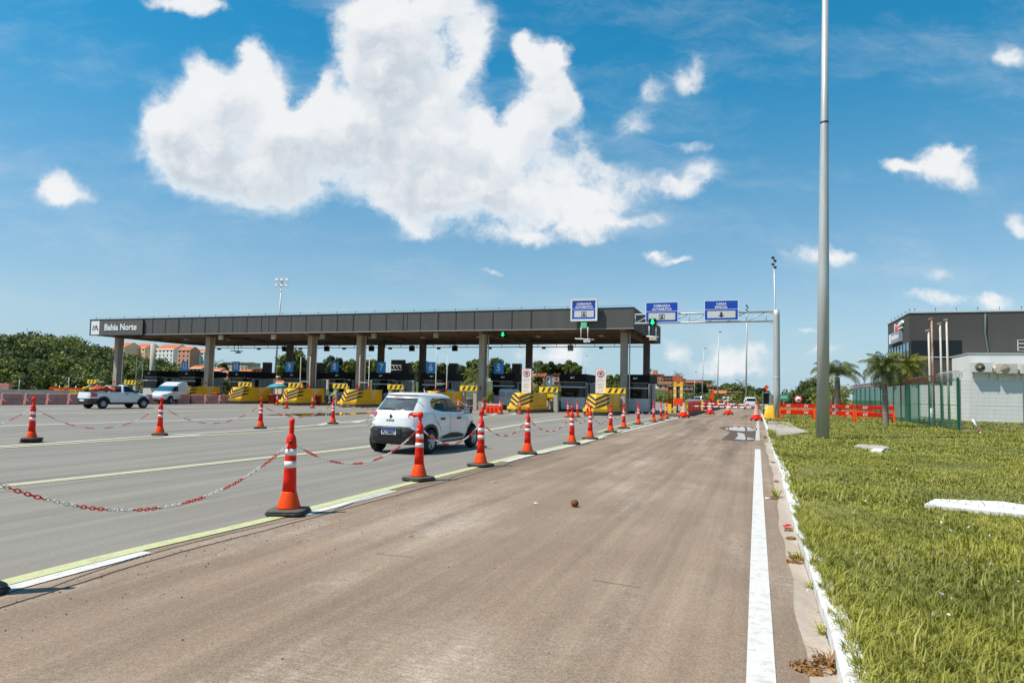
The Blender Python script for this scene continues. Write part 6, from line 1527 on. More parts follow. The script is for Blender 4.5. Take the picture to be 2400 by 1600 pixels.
for px, Y, lab in ((1868, 60, 'low orange block with white marks behind the left barricade'), (2010, 56, 'low orange block with white marks behind the right barricades')):
    q = lane_spot(px, Y); b = thing('orange_block', lab, 'barrier', (q.x, q.y, .1), -R_(5), 'low orange blocks behind the barricades'); mb = MB().use(orange); mb.prism([(-.2, 0), (.2, 0), (.14, .5), (-.14, .5)], -1.3, 1.3, 'YZ'); mb.build('shell', b, bevel=.03); mb = MB().use(refl); mb.b2(-.9, -.6, -.19, -.16, .1, .4); mb.b2(.4, .7, -.19, -.16, .1, .4); mb.build('white_marks', b)
# round sign and green sign
q = lane_spot(1871, 72); zz = AT(1871, 936, 72).z; b = thing('round_sign', 'round red rimmed sign before the thicket right of the gantry', 'sign', (q.x, q.y, .1), -R_(24)); mb = MB().use(sign_wh); mb.lathe([(.34, -.02), (.34, .02)], (0, 0, zz - .1), 24, 'Y'); mb.build('disc', b); mb = MB().use(sign_red); mb.lathe([(.30, -.026), (.42, -.026), (.42, -.01), (.30, -.021), (.30, -.026)], (0, 0, zz - .1), 24, 'Y'); mb.build('rim', b); mb = MB().use(ink); mb.b2(-.16, .16, -.03, -.022, zz - .16, zz - .04); mb.build('symbol', b); mb = MB().use(galv); mb.tube([(0, .03, 0), (0, .03, zz)], .03, 6); mb.build('post', b)
q = lane_spot(1837, 95); zz = AT(1837, 932, 95).z; b = thing('green_sign', 'small green road sign right of the gantry pole', 'sign', (q.x, q.y, .1), -ANG); mb = MB().use(sign_gn); mb.b2(-.6, .6, -.03, .0, zz - .5, zz + .4); mb.build('panel', b); mb = MB().use(sign_wh); mb.b2(-.45, .45, -.038, -.032, zz - .14, zz - .06); mb.b2(-.45, .45, -.038, -.032, zz + .08, zz + .15); mb.build('lines', b); mb = MB().use(galv); mb.tube([(0, .04, 0), (0, .04, zz)], .05, 6); mb.build('post', b)
# ================================================================== RIGHT SIDE: OFFICE BUILDING, FENCE, POLES
dk = AT(2131, 734, 53); bz = dk.z; bld = thing('office_building', 'dark grey office block with a white ground floor on the right', 'building', (dk.x, 53, 0), -ANG)
wallm = mat('graphite_render', (.062, .057, .050), .75, var=.10, scale=.6, stretch=(1, 1, .3), dirt=((.095, .088, .078), .5, .55, .6))
mb = MB().use(wallm); mb.b2(0, 26, 0, 9, 0, bz); mb.build('wall', bld)
mb = MB().use(white_m); mb.b2(-.02, 26, -.02, -.004, .0, 2.75); mb.b2(-.02, -.004, -.004, 9, 0, 2.75); mb.build('lower_wall', bld)
mb = MB().use(mat('parapet_cap', (.50, .50, .49), .5)); mb.b2(-.06, 26.06, -.06, .25, bz + .002, bz + .10); mb.b2(-.06, .25, .252, 9.06, bz + .002, bz + .10); mb.build('parapet_cap', bld)
z0, z1 = AT(2134, 836, 53).z, AT(2134, 798, 53).z
mb = MB().use(mat('black_window', (.004, .004, .005), .12, var=0)); mb.b2(.10, 3.5, -.015, -.002, z0, z1); mb.build('window', bld)
mb = MB().use(white_pt); mb.b2(.05, 3.6, -.07, -.017, z0 - .05, z0); mb.build('window_ledge', bld)
mb = MB().use(glass_bl); mb.b2(-.015, -.003, .10, 8.8, z0, z1 - .12); w = mb.build('side_glazing', bld)
mb = MB().use(steel_dk)
for i in range(8): mb.b2(-.05, -.016, .1 + i * 1.24 - .05, .1 + i * 1.24 + .05, z0, z1 - .12)
mb.build('mullions', w)
mb = MB().use(white_pt)
for k in range(3):
    zc = 6.08 - k * .29
    for a in ((7.05, 10.5, zc + .09, zc + .115), (7.05, 10.5, zc - .115, zc - .09), (7.05, 7.09, zc - .09, zc + .09), (10.46, 10.5, zc - .09, zc + .09)): mb.b2(a[0], a[1], -.04, -.003, a[2], a[3])
v = mb.build('louvre_window', bld); mb = MB().use(hole)
for k in range(3): zc = 6.08 - k * .29; mb.b2(7.1, 10.45, -.02, -.004, zc - .088, zc + .088)
mb.build('louvre_opening', v)
mb = MB().use(steel_dk)
for i in range(14): mb.tube([(.4 + i * 1.4, .1, bz + .1), (.4 + i * 1.4, .1, bz + .32)], .012, 4); mb.box((.4 + i * 1.4, .1, bz + .34), (.08, .08, .05))
for i in range(6): mb.tube([(.1, .4 + i * 1.5, bz + .1), (.1, .4 + i * 1.5, bz + .32)], .012, 4); mb.box((.1, .4 + i * 1.5, bz + .34), (.08, .08, .05))
mb.build('lightning_rods', bld)
mb = MB().use(mat('grey_conduit', (.10, .13, .13), .6)); mb.tube([(5.05, -.06, bz - .15), (5.0, -.09, bz - 1.6), (5.15, -.07, bz - 2.8), (5.35, -.06, 4.0)], .06, 8); mb.build('conduit', bld)
# signs on the left face: a name board and a company mark above it
fm = lambda y, z: Vector((-.10, y, z))
sb = thing('wall_sign', 'small Bahia Norte board on the left face of the dark office block', 'sign', (dk.x, 53, 0), -ANG)
mb = MB().use(mat('wall_sign_grey', (.26, .31, .35), .4)); mb.b2(-.28, -.01, 2.6, 6.9, 6.35, 7.25); mb.build('panel', sb)
mb = MB().use(sign_wh); mb.b2(-.30, -.281, 6.0, 6.8, 6.40, 7.20); mb.build('logo_panel', sb)
mb = MB(); text_mesh(mb, 'Bahia Norte', .58, (-.285, 4.25, 6.8), (0, -1, 0), (0, 0, 1), sign_wh, bold=.01, thick=.01); mb.build('lettering', sb)
lb = thing('wall_logo', 'red and white company mark above the small wall board', 'logo', (dk.x, 53, 0), -ANG)
mb = MB().use(sign_wh); mb.prism([(3.4, 7.95), (2.2, 8.02), (1.9, 7.80), (4.2, 7.62)], -.16, -.01, 'YZ'); mb.b2(-.16, -.01, 2.3, 3.6, 7.40, 7.52); mb.b2(-.16, -.01, 5.0, 5.2, 7.35, 8.0); mb.build('white_strokes', lb)
mb = MB().use(logo_red); mb.prism([(4.9, 7.36), (3.7, 7.36), (4.3, 7.60), (4.6, 7.85)], -.17, -.01, 'YZ'); mb.build('red_stroke', lb)
# white annexe in front
wc = AT(2270, 829, 48); wz = wc.z; ann = thing('white_annexe', 'white rendered annexe with air conditioners in front of the dark block', 'building', (wc.x, 48, 0), -ANG)
mb = MB().use(white_m); mb.b2(0, 26, 0, 5.2, 0, wz); mb.build('wall', ann)
mb = MB().use(mat('annexe_coping', (.55, .54, .52), .7)); mb.b2(-.05, 26, -.05, .22, wz + .002, wz + .06); mb.b2(-.05, .22, .222, 5.2, wz + .002, wz + .06); mb.build('coping', ann)
mb = MB().use(steel_dk)
for x in (.9, 1.9, 3.1, 4.4): mb.tube([(x, .1, wz + .06), (x, .1, wz + .30 + .1 * (x % 1))], .015, 5)
mb.tube([(.1, .1, wz + .14), (5, .1, wz + .14)], .01, 4)
mb.build('roof_rods', ann)
for i, (px, py, fan) in enumerate(((2297, 861, 1), (2355, 864, 0), (2411, 864, 1))):
    d = ray(px, py); k = None
    # front face of the annexe: point = wc + x * (-EV)
    det = d.x * (EV.y) - EV.x * d.y; kk = (wc.x * EV.y - EV.x * wc.y) / det; x = (d.x * kk - wc.x) / (-EV.x); z = CAM_H + d.z * kk
    q = Vector((wc.x, 48, 0)) - EV * x
    ac = thing('air_conditioner', ['air conditioner with open round fan, leftmost on the white annexe', 'weathered grille air conditioner, second on the white annexe', 'air conditioner cut by the right picture edge'][i], 'air conditioner', (q.x, q.y, z), -ANG, 'air conditioners on the white annexe')
    mb = MB().use(mat('ac_case', (.62, .60, .56), .5, var=.08, scale=2) if fan else mat('ac_case_dirty', (.52, .47, .40), .6, var=.2, scale=3)); mb.b2(-.60, .60, -.50, -.12, -.36, .36); mb.build('case', ac, bevel=.03)
    mb = MB().use(mat('ac_fan_dust', (.20, .155, .085), .7, var=.3, scale=6) if fan else mat('ac_grille_dust', (.36, .29, .22), .7, var=.3, scale=6)); mb.lathe([(.28, -.515), (.28, -.502)], (-.14, 0, 0), 24, 'Y'); g_ = mb.build('fan_grille', ac)
    mb = MB().use(ink if fan else MATS['ac_case_dirty']); mb.lathe([(.27, -.525), (.29, -.525), (.29, -.516), (.27, -.516), (.27, -.525)], (-.14, 0, 0), 24, 'Y')
    for r in (.09, .16, .22): mb.lathe([(r, -.522), (r + .012, -.522), (r + .012, -.517), (r, -.517), (r, -.522)], (-.14, 0, 0), 20, 'Y')
    mb.build('fan_guard', g_)
    if fan: mb = MB().use(white_pl); mb.lathe([(.06, -.54), (.05, -.55), (0, -.55)], (-.14, 0, 0), 12, 'Y'); mb.build('fan_hub', g_)
    mb = MB().use(rust); mb.b2(-.5, -.44, -.5, 0, -.42, -.365); mb.b2(.44, .5, -.5, 0, -.42, -.365); mb.tube([(-.47, -.48, -.40), (-.47, -.02, -.75)], .02, 5); mb.tube([(.47, -.48, -.40), (.47, -.02, -.75)], .02, 5); mb.build('bracket', ac)
    mb = MB().use(white_pl); mb.tube([(.61, -.3, -.1), (.78, -.15, -.05), (.92, -.08, .0), (1.0, -.04, .1)], .06, 8); mb.build('pipe', ac)
# flagpoles
for px, py, Y, m, lab in ((2176, 774, 40, polewht, 'shortest flagpole, leftmost of the four, on a thicker white foot'), (2183, 747, 43, rust, 'heavily rusted flagpole, second from the left'), (2203, 758, 42, polewht, 'pale flagpole, third from the left'), (2218, 749, 41, polewht, 'pale flagpole, rightmost of the four, in front of the white annexe')):
    tp = AT(px, py, Y); bs = Vector((tp.x + .08, Y, .1)); t = thing('flagpole', lab, 'flagpole', bs, 0, 'flagpoles behind the green fence'); H_ = tp.z - .1; dx = tp.x - bs.x
    mb = MB().use(m); mb.tube([(0, 0, 0), (dx * .5, 0, H_ * .5), (dx, 0, H_)], [.075, .062, .052], 10); mb.build('pole', t)
    mb = MB().use(rust); mb.tube([(dx - .16, 0, H_ - .05), (dx + .06, 0, H_ + .02)], .05, 8); mb.lathe([(.08, -.04), (.08, .04)], (dx, 0, H_), 10); mb.build('pulley', t)
    if px == 2176: mb = MB().use(white_pt); mb.lathe([(.11, 0), (.11, 1.0), (.0, 1.02)], n=12); mb.build('foot', t)
# fence: along the road and across to the right
fc = G(2247, 1010, .1); FH = AT(2247, 889, fc.y).z - .1
fe = thing('mesh_fence', 'green welded mesh fence with razor wire running back beside the verge', 'fence', (fc.x, fc.y, .1), 0)
def fence_run(root, a, b, post_every, wire, postm, railm, sp, last=True):
    L_ = (b - a).length; n = max(1, round(L_ / post_every)); d = (b - a) / L_
    for i in range(n + (1 if last else 0)):
        p = a + d * (L_ * i / n); mb = MB().use(postm); mb.box((p.x, p.y, FH / 2), (.07, .07, FH), rz=math.atan2(d.y, d.x))
        for k in range(4): mb.box((p.x, p.y - .045, .35 + k * .62), (.03, .03, .05), rz=math.atan2(d.y, d.x))
        mb.build('post', root)
    for i in range(n):
        p0 = a + d * (L_ * i / n + .04); p1 = a + d * (L_ * (i + 1) / n - .04); mb = MB().use(wire); l = (p1 - p0).length; m_ = int(l / sp); nv = Vector((-d.y, d.x, 0)) * .0035; dv = d * .0035
        for k in range(1, m_):
            q = p0 + d * (l * k / m_); z0, z1 = .06, FH - .06
            mb.add([q - dv, q + nv, q + dv, q - dv + Vector((0, 0, z1)), q + nv + Vector((0, 0, z1)), q + dv + Vector((0, 0, z1))], [(0, 1, 4, 3), (1, 2, 5, 4), (2, 0, 3, 5)])
        for k in range(13):
            z = .08 + k * (FH - .16) / 12; q0, q1 = p0 + Vector((0, 0, z)), p1 + Vector((0, 0, z)); up = Vector((0, 0, .004))
            mb.add([q0 - up, q0 + nv, q0 + up, q1 - up, q1 + nv, q1 + up], [(0, 1, 4, 3), (1, 2, 5, 4), (2, 0, 3, 5)])
        mb.use(railm)
        for z in (.07, FH * .5, FH - .03):
            mb.tube([p0 + Vector((0, 0, z)), p1 + Vector((0, 0, z))], .016 if railm is fence_gn else .008, 5)
        mb.build('mesh_panel', root, recalc=False)
A0 = Vector((0, 0, 0)); A1 = UV * 37; g0 = -UV * -1.0
fence_run(fe, UV * 3.2, A1, 2.6, fence_gn, fence_gn, fence_gn, .055)
gate_a, gate_b = UV * .0, UV * 3.2
mb = MB().use(fence_gn); mb.box((0, 0, FH / 2 + .05), (.09, .09, FH + .1)); mb.build('post', fe)
fence_run(fe, UV * .05, UV * 3.15, 3.2, fence_gn, fence_gn, fence_gn, .055, last=False)
nm_ = mat('green_shade_net', (.02, .16, .10), .8, var=.15, scale=2, alpha=.55)
for i in range(10):
    a_, b_ = UV * (8.2 + i * 2.85), UV * (8.2 + i * 2.85 + 2.75); mb = MB().use(nm_); o_ = Vector((.07, .0, 0)); mb.face([a_ + o_ + Vector((0, 0, .1)), b_ + o_ + Vector((0, 0, .1)), b_ + o_ + Vector((0, 0, FH - .1)), a_ + o_ + Vector((0, 0, FH - .1))]); mb.build('shade_net', fe)
def coil(root, a, b, z, r, m, pitch, w=.006):
    L_ = (b - a).length; d = (b - a) / L_; n1 = Vector((-d.y, d.x, 0)); K = int(L_ / pitch * 14); pts = []
    rd = random.Random(int(L_ * 10))
    for i in range(K):
        an = i / 14 * 2 * math.pi; pts.append(a + d * (L_ * i / K) + Vector((0, 0, z)) + (n1 * math.cos(an) + Vector((0, 0, math.sin(an)))) * r * (1 + .08 * math.sin(i * .37)))
    mb = MB().use(m); mb.tube(pts, w, 3); mb.build('razor_coil', root, recalc=False)
coil(fe, UV * 3.2, A1, FH + .16, .20, mat('rusty_razor_wire', (.17, .075, .045), .7, metal=.3, var=.4, scale=.5), .17, .008)
coil(fe, UV * .1, UV * 3.2, FH + .20, .23, wire_gy, .10, .007)
coil(fe, UV * .2, UV * 9, .25, .26, mat('green_razor_wire', (.03, .10, .06), .5, var=.2), .20, .007)
ff = thing('mesh_fence', 'pale welded mesh fence facing the camera in front of the white annexe', 'fence', (fc.x, fc.y, .1), 0)
fr = Vector((1, -.06, 0)).normalized()
fence_run(ff, fr * .08, fr * 9.0, 3.0, wire_gy, wire_gy, wire_gy, .055, last=False)
coil(ff, fr * .3, fr * 9, FH + .24, .24, wire_gy, .62, .006); coil(ff, fr * .1, fr * 9, .26, .24, wire_gy, .8, .006)
# leaning white post with a red end
p = G(2299, 1016, .1); q = AT(2279, 982, p.y + .2); b = thing('fallen_post', 'white post with a red tip lying tilted in the grass by the fence', 'post', p, 0)
d = q - p; mb = MB().use(white_pt); mb.tube([Vector((0, 0, 0)) + d * .30, d], .045, 10); mb.tube([(0, 0, 0), d * .14], .045, 10); mb.build('shaft', b); mb = MB().use(sign_red); mb.tube([d * .14, d * .30], .047, 10); mb.build('red_band', b)
# tall grey pole
p = G(1928, 1027, .1); tp = AT(1934, 0, p.y); b = thing('tall_pole', 'tall grey galvanised pole rising out of the picture from the grass', 'pole', p, 0)
H_ = tp.z + 1.2; dx = (tp.x - p.x) * H_ / tp.z; mb = MB().use(galv); pr = [(0, .222), (.35, .185), (.66, .14), (.665, .13), (1.0, .10)]
mb.tube([(dx * f, 0, H_ * f - .1) for f, _ in pr], [r for _, r in pr], 28); mb.build('shaft', b)
mb = MB().use(steel_dk); f = .665; mb.lathe([(.146, -.03), (.146, .03)], (dx * f, 0, H_ * f - .1), 24); mb.build('joint_collar', b)
mb = MB().use(galv); mb.tube([(dx, 0, H_ - .1), (dx - .5, .3, H_ + .5), (dx - 1.8, 1.0, H_ + .7)], .05, 8); mb.build('lamp_arm', b); mb = MB().use(lt_pan); mb.box((dx - 2.1, 1.15, H_ + .70), (.7, .3, .12), rz=-.5); mb.build('lamp_head', b)
# floodlight masts
def mast(px_b, px_t, py_t, Y, r, kind, lab):
    tp = AT(px_t, py_t, Y); bs = lane_spot(px_b, Y); H_ = tp.z; dx = tp.x - bs.x; t = thing('floodlight_mast', lab, 'light mast', (bs.x, Y, 0), 0, 'light masts')
    mb = MB().use(galv); mb.tube([(0, 0, 0), (dx * .5, 0, H_ * .5), (dx, 0, H_)], [r, r * .75, r * .5], 10); mb.build('shaft', t)
    if kind == 'grid':
        fl = MB().use(galv); fl.tube([(dx - .95, 0, H_ - .1), (dx + .95, 0, H_ - .1)], .05, 6); fl.tube([(dx - .95, 0, H_ - .95), (dx + .95, 0, H_ - .95)], .05, 6); fl.build('crossbars', t)
        for i in range(3):
            for z in (-.05, -.9):
                mb = MB().use(lt_pan); mb.box((dx - .75 + i * .75, -.12, H_ + z), (.5, .18, .42), M=Matrix.Rotation(R_(-20), 3, 'X')); mb.build('floodlight', t)
    elif kind == 'side':
        for i in range(4):
            mb = MB().use(steel_dk); mb.box((dx + (.10 if i % 2 else -.10), 0, H_ - i * .30), (.20, .30, .15), M=Matrix.Rotation(R_(25), 3, 'Y')); mb.build('floodlight', t)
    else:
        mb = MB().use(steel_dk); mb.tube([(dx - .1, 0, H_), (dx + .35, 0, H_ + .12)], .04, 6); mb.box((dx + .3, 0, H_ + .08), (.5, .25, .14)); mb.build('lamp_head', t)
mast(642, 661, 655, 105, .17, 'grid', 'floodlight mast with six lamps rising above the left canopy')
mast(1821, 1814, 604, 62, .10, 'side', 'floodlight mast rising just behind the gantry pole')
mast(1748, 1751, 716, 105, .15, 'side', 'tall lamp mast standing behind the white suv')
mast(1681, 1685, 778, 140, .13, 'lamp', 'lamp mast second to the left of the white suv')
mast(1645, 1650, 817, 175, .13, 'lamp', 'lamp mast right of the brick houses')
mast(1627, 1629, 872, 190, .12, 'lamp', 'shortest lamp mast in front of the brick houses')
mast(1370, 1373, 834, 215, .14, 'lamp', 'thin mast on the hilltop above the middle booth')
mast(1219, 1219, 815, 200, .12, 'lamp', 'thin mast behind the brown box right of sign 5')
mast(1023, 1024, 806, 190, .12, 'lamp', 'thin mast behind the canopy above sign 6')
mast(45, 46, 888, 58, .05, 'lamp', 'short dark lamp post above the pink barriers at the far left')
mast(161, 162, 884, 66, .06, 'lamp', 'short dark lamp post left of the loaded pickup')
# big black board with a lattice behind sign 7
q = lane_spot(931, 84); b = thing('display_board', 'big black board on a white lattice truss behind sign 7', 'display board', q, -ANG); z0, z1 = AT(931, 880, 84).z, AT(931, 843, 84).z
mb = MB().use(black_m); mb.b2(-.95, .95, 0, .25, z0, z1); mb.build('board', b); mb = MB().use(white_pt); zc = (z0 + z1) / 2
mb.tube([(-2.0, -.2, zc + .28), (.8, -.2, zc + .28)], .05, 6); mb.tube([(-2.0, -.2, zc - .28), (.8, -.2, zc - .28)], .05, 6)
for i in range(6): x = -2.0 + i * .467; mb.tube([(x, -.2, zc + .28), (x + .467, -.2, zc - .28)], .03, 5)
mb.build('truss', b); mb = MB().use(steel_dk); mb.b2(.3, .5, .02, .2, 0, z0); mb.build('post', b)

# ================================================================== HOUSES ON THE HILLS
def house(px0, px1, pyt, pyb, Y, wm, lab, roof='flat', rm=None, cols=3, rows=1, rot=0., dep=.8, side=None, name='brick_house', cat='house', group='houses on the hills', drop=4.):
    rot = -abs(rot) * 1.2 - .22
    a, b_ = AT(px0, pyt, Y), AT(px1, pyt, Y); w = (b_.x - a.x) / max(.75, math.cos(rot)); d = max(2.5, w * dep); zt = a.z; zb = AT((px0 + px1) / 2, pyb, Y).z; h = max(1.6, zt - zb)
    t = thing(name, lab, cat, ((a.x + b_.x) / 2, Y, zb), rot, group); rh = 0.
    if roof == 'gable': rh = min(h * .42, w * .22)
    hh = h - rh
    mb = MB().use(wm); mb.b2(-w / 2, w / 2, 0, d, -drop, hh)
    if roof == 'gable': mb.prism([(0, hh), (d, hh), (d / 2, hh + rh - .1)], -w / 2 + .02, w / 2 - .02, 'YZ')
    mb.build('wall', t)
    rm = rm or fibro
    if roof == 'gable':
        mb = MB().use(rm); o_ = .25
        mb.add([(-w / 2 - o_, -o_, hh - .15), (w / 2 + o_, -o_, hh - .15), (w / 2 + o_, d / 2, hh + rh), (-w / 2 - o_, d / 2, hh + rh), (-w / 2 - o_, d + o_, hh - .15), (w / 2 + o_, d + o_, hh - .15)], [(0, 1, 2, 3), (3, 2, 5, 4)]); ro = mb.build('roof', t)
        md = ro.modifiers.new('thick', 'SOLIDIFY'); md.thickness = .12
    else:
        mb = MB().use(rm); mb.b2(-w / 2 - .3, w / 2 + .3, -.35, d + .3, hh + .003, hh + .16); mb.build('roof', t)
        if roof == 'rooms': mb = MB().use(wm); mb.b2(-w * .42, -w * .05, d * .2, d * .8, hh + .163, hh + 1.7); mb.build('roof_room', t)
    if rows > 1: 
        mb = MB().use(conc_lt)
        for r in range(1, rows): mb.b2(-w / 2 - .04, w / 2 + .04, -.045, -.004, hh * r / rows - .12, hh * r / rows + .02)
        mb.build('floor_slab', t)
    fh = hh / rows; fw = w / cols
    for r in range(rows):
        for c in range(cols):
            ww, wh = min(1.1, fw * .36), min(1.2, fh * .42); x = -w / 2 + fw * (c + .5); z = fh * r + fh * .34
            mb = MB().use(hole); mb.b2(x - ww / 2, x + ww / 2, -.03, -.002, z, z + wh); mb.build('window', t)
    return t
HOUSES = [
 (1521, 1527, 865, 890, 300, whpl, 'narrow white tower at the left end of the brick houses', 'flat', fibro, 1, 3, 0),
 (1528, 1553, 877, 896, 265, brick2, 'bare brick house with roof rooms, highest on the right hillside', 'rooms', brick, 4, 2, .1),
 (1553, 1578, 881, 896, 262, brick, 'dark red brick house right of the highest one', 'flat', fibro, 3, 2, -.1),
 (1556, 1600, 887, 906, 248, brick2, 'long brick house with a wide pale roof above the faded red box', 'flat', fibro, 6, 2, .12),
 (1518, 1545, 895, 909, 240, whpl, 'white house under the highest brick house', 'flat', fibro, 3, 1, .05),
 (1543, 1566, 900, 913, 235, pinkpl, 'pink house below the long brick house', 'flat', fibro, 2, 1, -.1),
 (1608, 1645, 889, 905, 262, brick, 'dark brick house with a gabled roof right of the faded red box', 'gable', mat('dark_red_roof', (.20, .065, .045), .9, var=.2), 2, 1, .1),
 (1645, 1667, 892, 905, 262, brick2, 'small square brick house with one dark window row', 'flat', mat('rust_roof', (.26, .09, .06), .9, var=.2), 2, 1, -.05),
 (1601, 1640, 902, 915, 245, pinkpl, 'row house with a pale roof below the dark brick house', 'flat', fibro, 4, 1, .08),
 (1641, 1672, 905, 930, 236, brick2, 'tall brick house with pale balconies behind the thin lamp masts', 'flat', fibro, 3, 3, .05),
 (1672, 1690, 906, 920, 240, mat('ochre_wall', (.42, .19, .06), .9), 'ochre house behind the second lamp mast', 'flat', fibro, 2, 1, 0),
 (1684, 1712, 903, 917, 245, mat('beige_wall', (.40, .30, .22), .9), 'long low house with a pale sheet roof, left part of the row', 'gable', fibro, 3, 1, .1),
 (1710, 1738, 904, 918, 250, brick2, 'low brick house at the right of the sheet roofed row', 'gable', fibro, 3, 1, -.1),
 (1698, 1724, 911, 923, 232, pinkpl, 'pale pink house in front of the sheet roofed row', 'gable', fibro, 2, 1, .1),
 (1757, 1769, 909, 917, 240, whpl, 'tiny white house at the right end of the hill', 'flat', fibro, 1, 1, 0),
 (1566, 1600, 905, 918, 215, brick, 'low dark brick house behind the yellow barrier frame', 'flat', fibro, 3, 1, .05),
 (1602, 1622, 913, 930, 180, brick2, 'orange brick house low on the slope behind the short lamp mast', 'flat', fibro, 2, 2, .1),
 (1674, 1699, 914, 930, 172, pinkpl, 'pink house low on the slope behind the second lamp mast', 'gable', tile, 3, 1, .1),
 (1706, 1729, 921, 934, 165, brick, 'small brick house low on the slope above the middle cone', 'flat', fibro, 2, 1, .1),
 (1250, 1276, 874, 891, 205, brick2, 'orange house with a tiled roof left of the middle booth', 'gable', tile, 2, 1, .15),
 (1275, 1302, 876, 886, 225, mat('lilac_wall', (.52, .42, .42), .9), 'pale lilac house in the middle of the small hillside', 'flat', fibro, 3, 1, 0),
 (1299, 1321, 877, 893, 212, pinkpl, 'salmon house with dark openings beside the middle booth roof', 'flat', tile, 2, 2, -.1),
 (1271, 1289, 884, 895, 205, whpl, 'small white house under the lilac house', 'flat', fibro, 2, 1, .1),
 (1300, 1319, 894, 908, 200, mat('salmon_wall', (.50, .22, .15), .9), 'brick salmon house lowest beside the middle booth', 'flat', fibro, 2, 1, 0),
 (1327, 1344, 872, 884, 228, mat('sand_wall', (.50, .40, .30), .9), 'sand coloured box house on top of the small hill', 'flat', fibro, 2, 1, 0),
 (1422, 1433, 882, 892, 235, mat('bright_orange_wall', (.60, .16, .06), .9), 'bright orange house right of the second speed board', 'flat', tile, 1, 1, 0),
 (1434, 1462, 888, 902, 250, brick, 'brick house partly behind the end column', 'flat', fibro, 2, 1, 0),
 (440, 476, 855, 873, 150, plast, 'house with a terracotta roof right of sign 12', 'gable', tile, 3, 1, .2),
 (489, 518, 863, 878, 150, whpl, 'white house with an orange tiled roof beside the second column', 'gable', tile, 3, 1, -.15),
 (518, 536, 868, 900, 135, pinkpl, 'salmon house with an orange roof left of the sign 10 booth', 'gable', tile, 2, 2, .1),
 (556, 584, 867, 882, 150, plast, 'cream house with an orange roof under sign 10', 'gable', tile, 2, 1, .1),
 (594, 619, 864, 880, 155, brick2, 'low orange brick house left of the brown box by sign 10', 'flat', fibro, 3, 1, 0),
 (637, 663, 876, 905, 128, plast, 'cream house with a red roof between the mast and sign 9', 'gable', tile, 2, 2, .2),
 (634, 662, 895, 915, 110, peach, 'small house with a red roof below the cream one near sign 9', 'gable', mat('red_tile', (.50, .10, .04), .85, var=.2), 2, 1, -.1),
 (698, 722, 861, 876, 170, whpl, 'white house with a row of windows left of the third column', 'flat', fibro, 5, 1, 0),
 (754, 770, 861, 874, 170, peach, 'peach house with an orange roof left of sign 8', 'gable', tile, 2, 1, 0),
 (688, 712, 868, 882, 150, brick, 'brown roofed house under the white one by the third column', 'gable', tile, 2, 1, 0),
]
for h_ in HOUSES: house(h_[0], h_[1], h_[2], h_[3], h_[4], h_[5], h_[6], h_[7], h_[8], h_[9], h_[10], h_[11])
house(522, 584, 849, 868, 260, plast, 'long cream block with a flat roof behind sign 10', 'flat', fibro, 7, 2, 0, name='school_block', cat='building')
ap = dict(name='apartment_block', cat='apartment block', group='apartment blocks on the left hill', drop=10.)
house(251, 300, 801, 862, 400, peach, 'peach apartment block with orange roof, leftmost on the hill', 'gable', tile, 4, 5, .25, **ap)
house(300, 348, 803, 864, 405, mat('apricot_plaster', (.80, .50, .32), .9), 'apricot apartment block second from the left on the hill', 'gable', tile, 4, 5, .25, **ap)
house(357, 413, 805, 868, 395, whpl, 'white apartment block with orange roof in the middle of the row', 'gable', tile, 5, 5, .15, **ap)
house(414, 449, 811, 870, 380, pinkpl, 'salmon apartment block with a raised roof, fourth in the row', 'gable', tile, 3, 5, .1, **ap)
house(448, 482, 817, 872, 385, whpl, 'white and salmon apartment block at the right end of the row', 'gable', tile, 3, 5, .1, **ap)

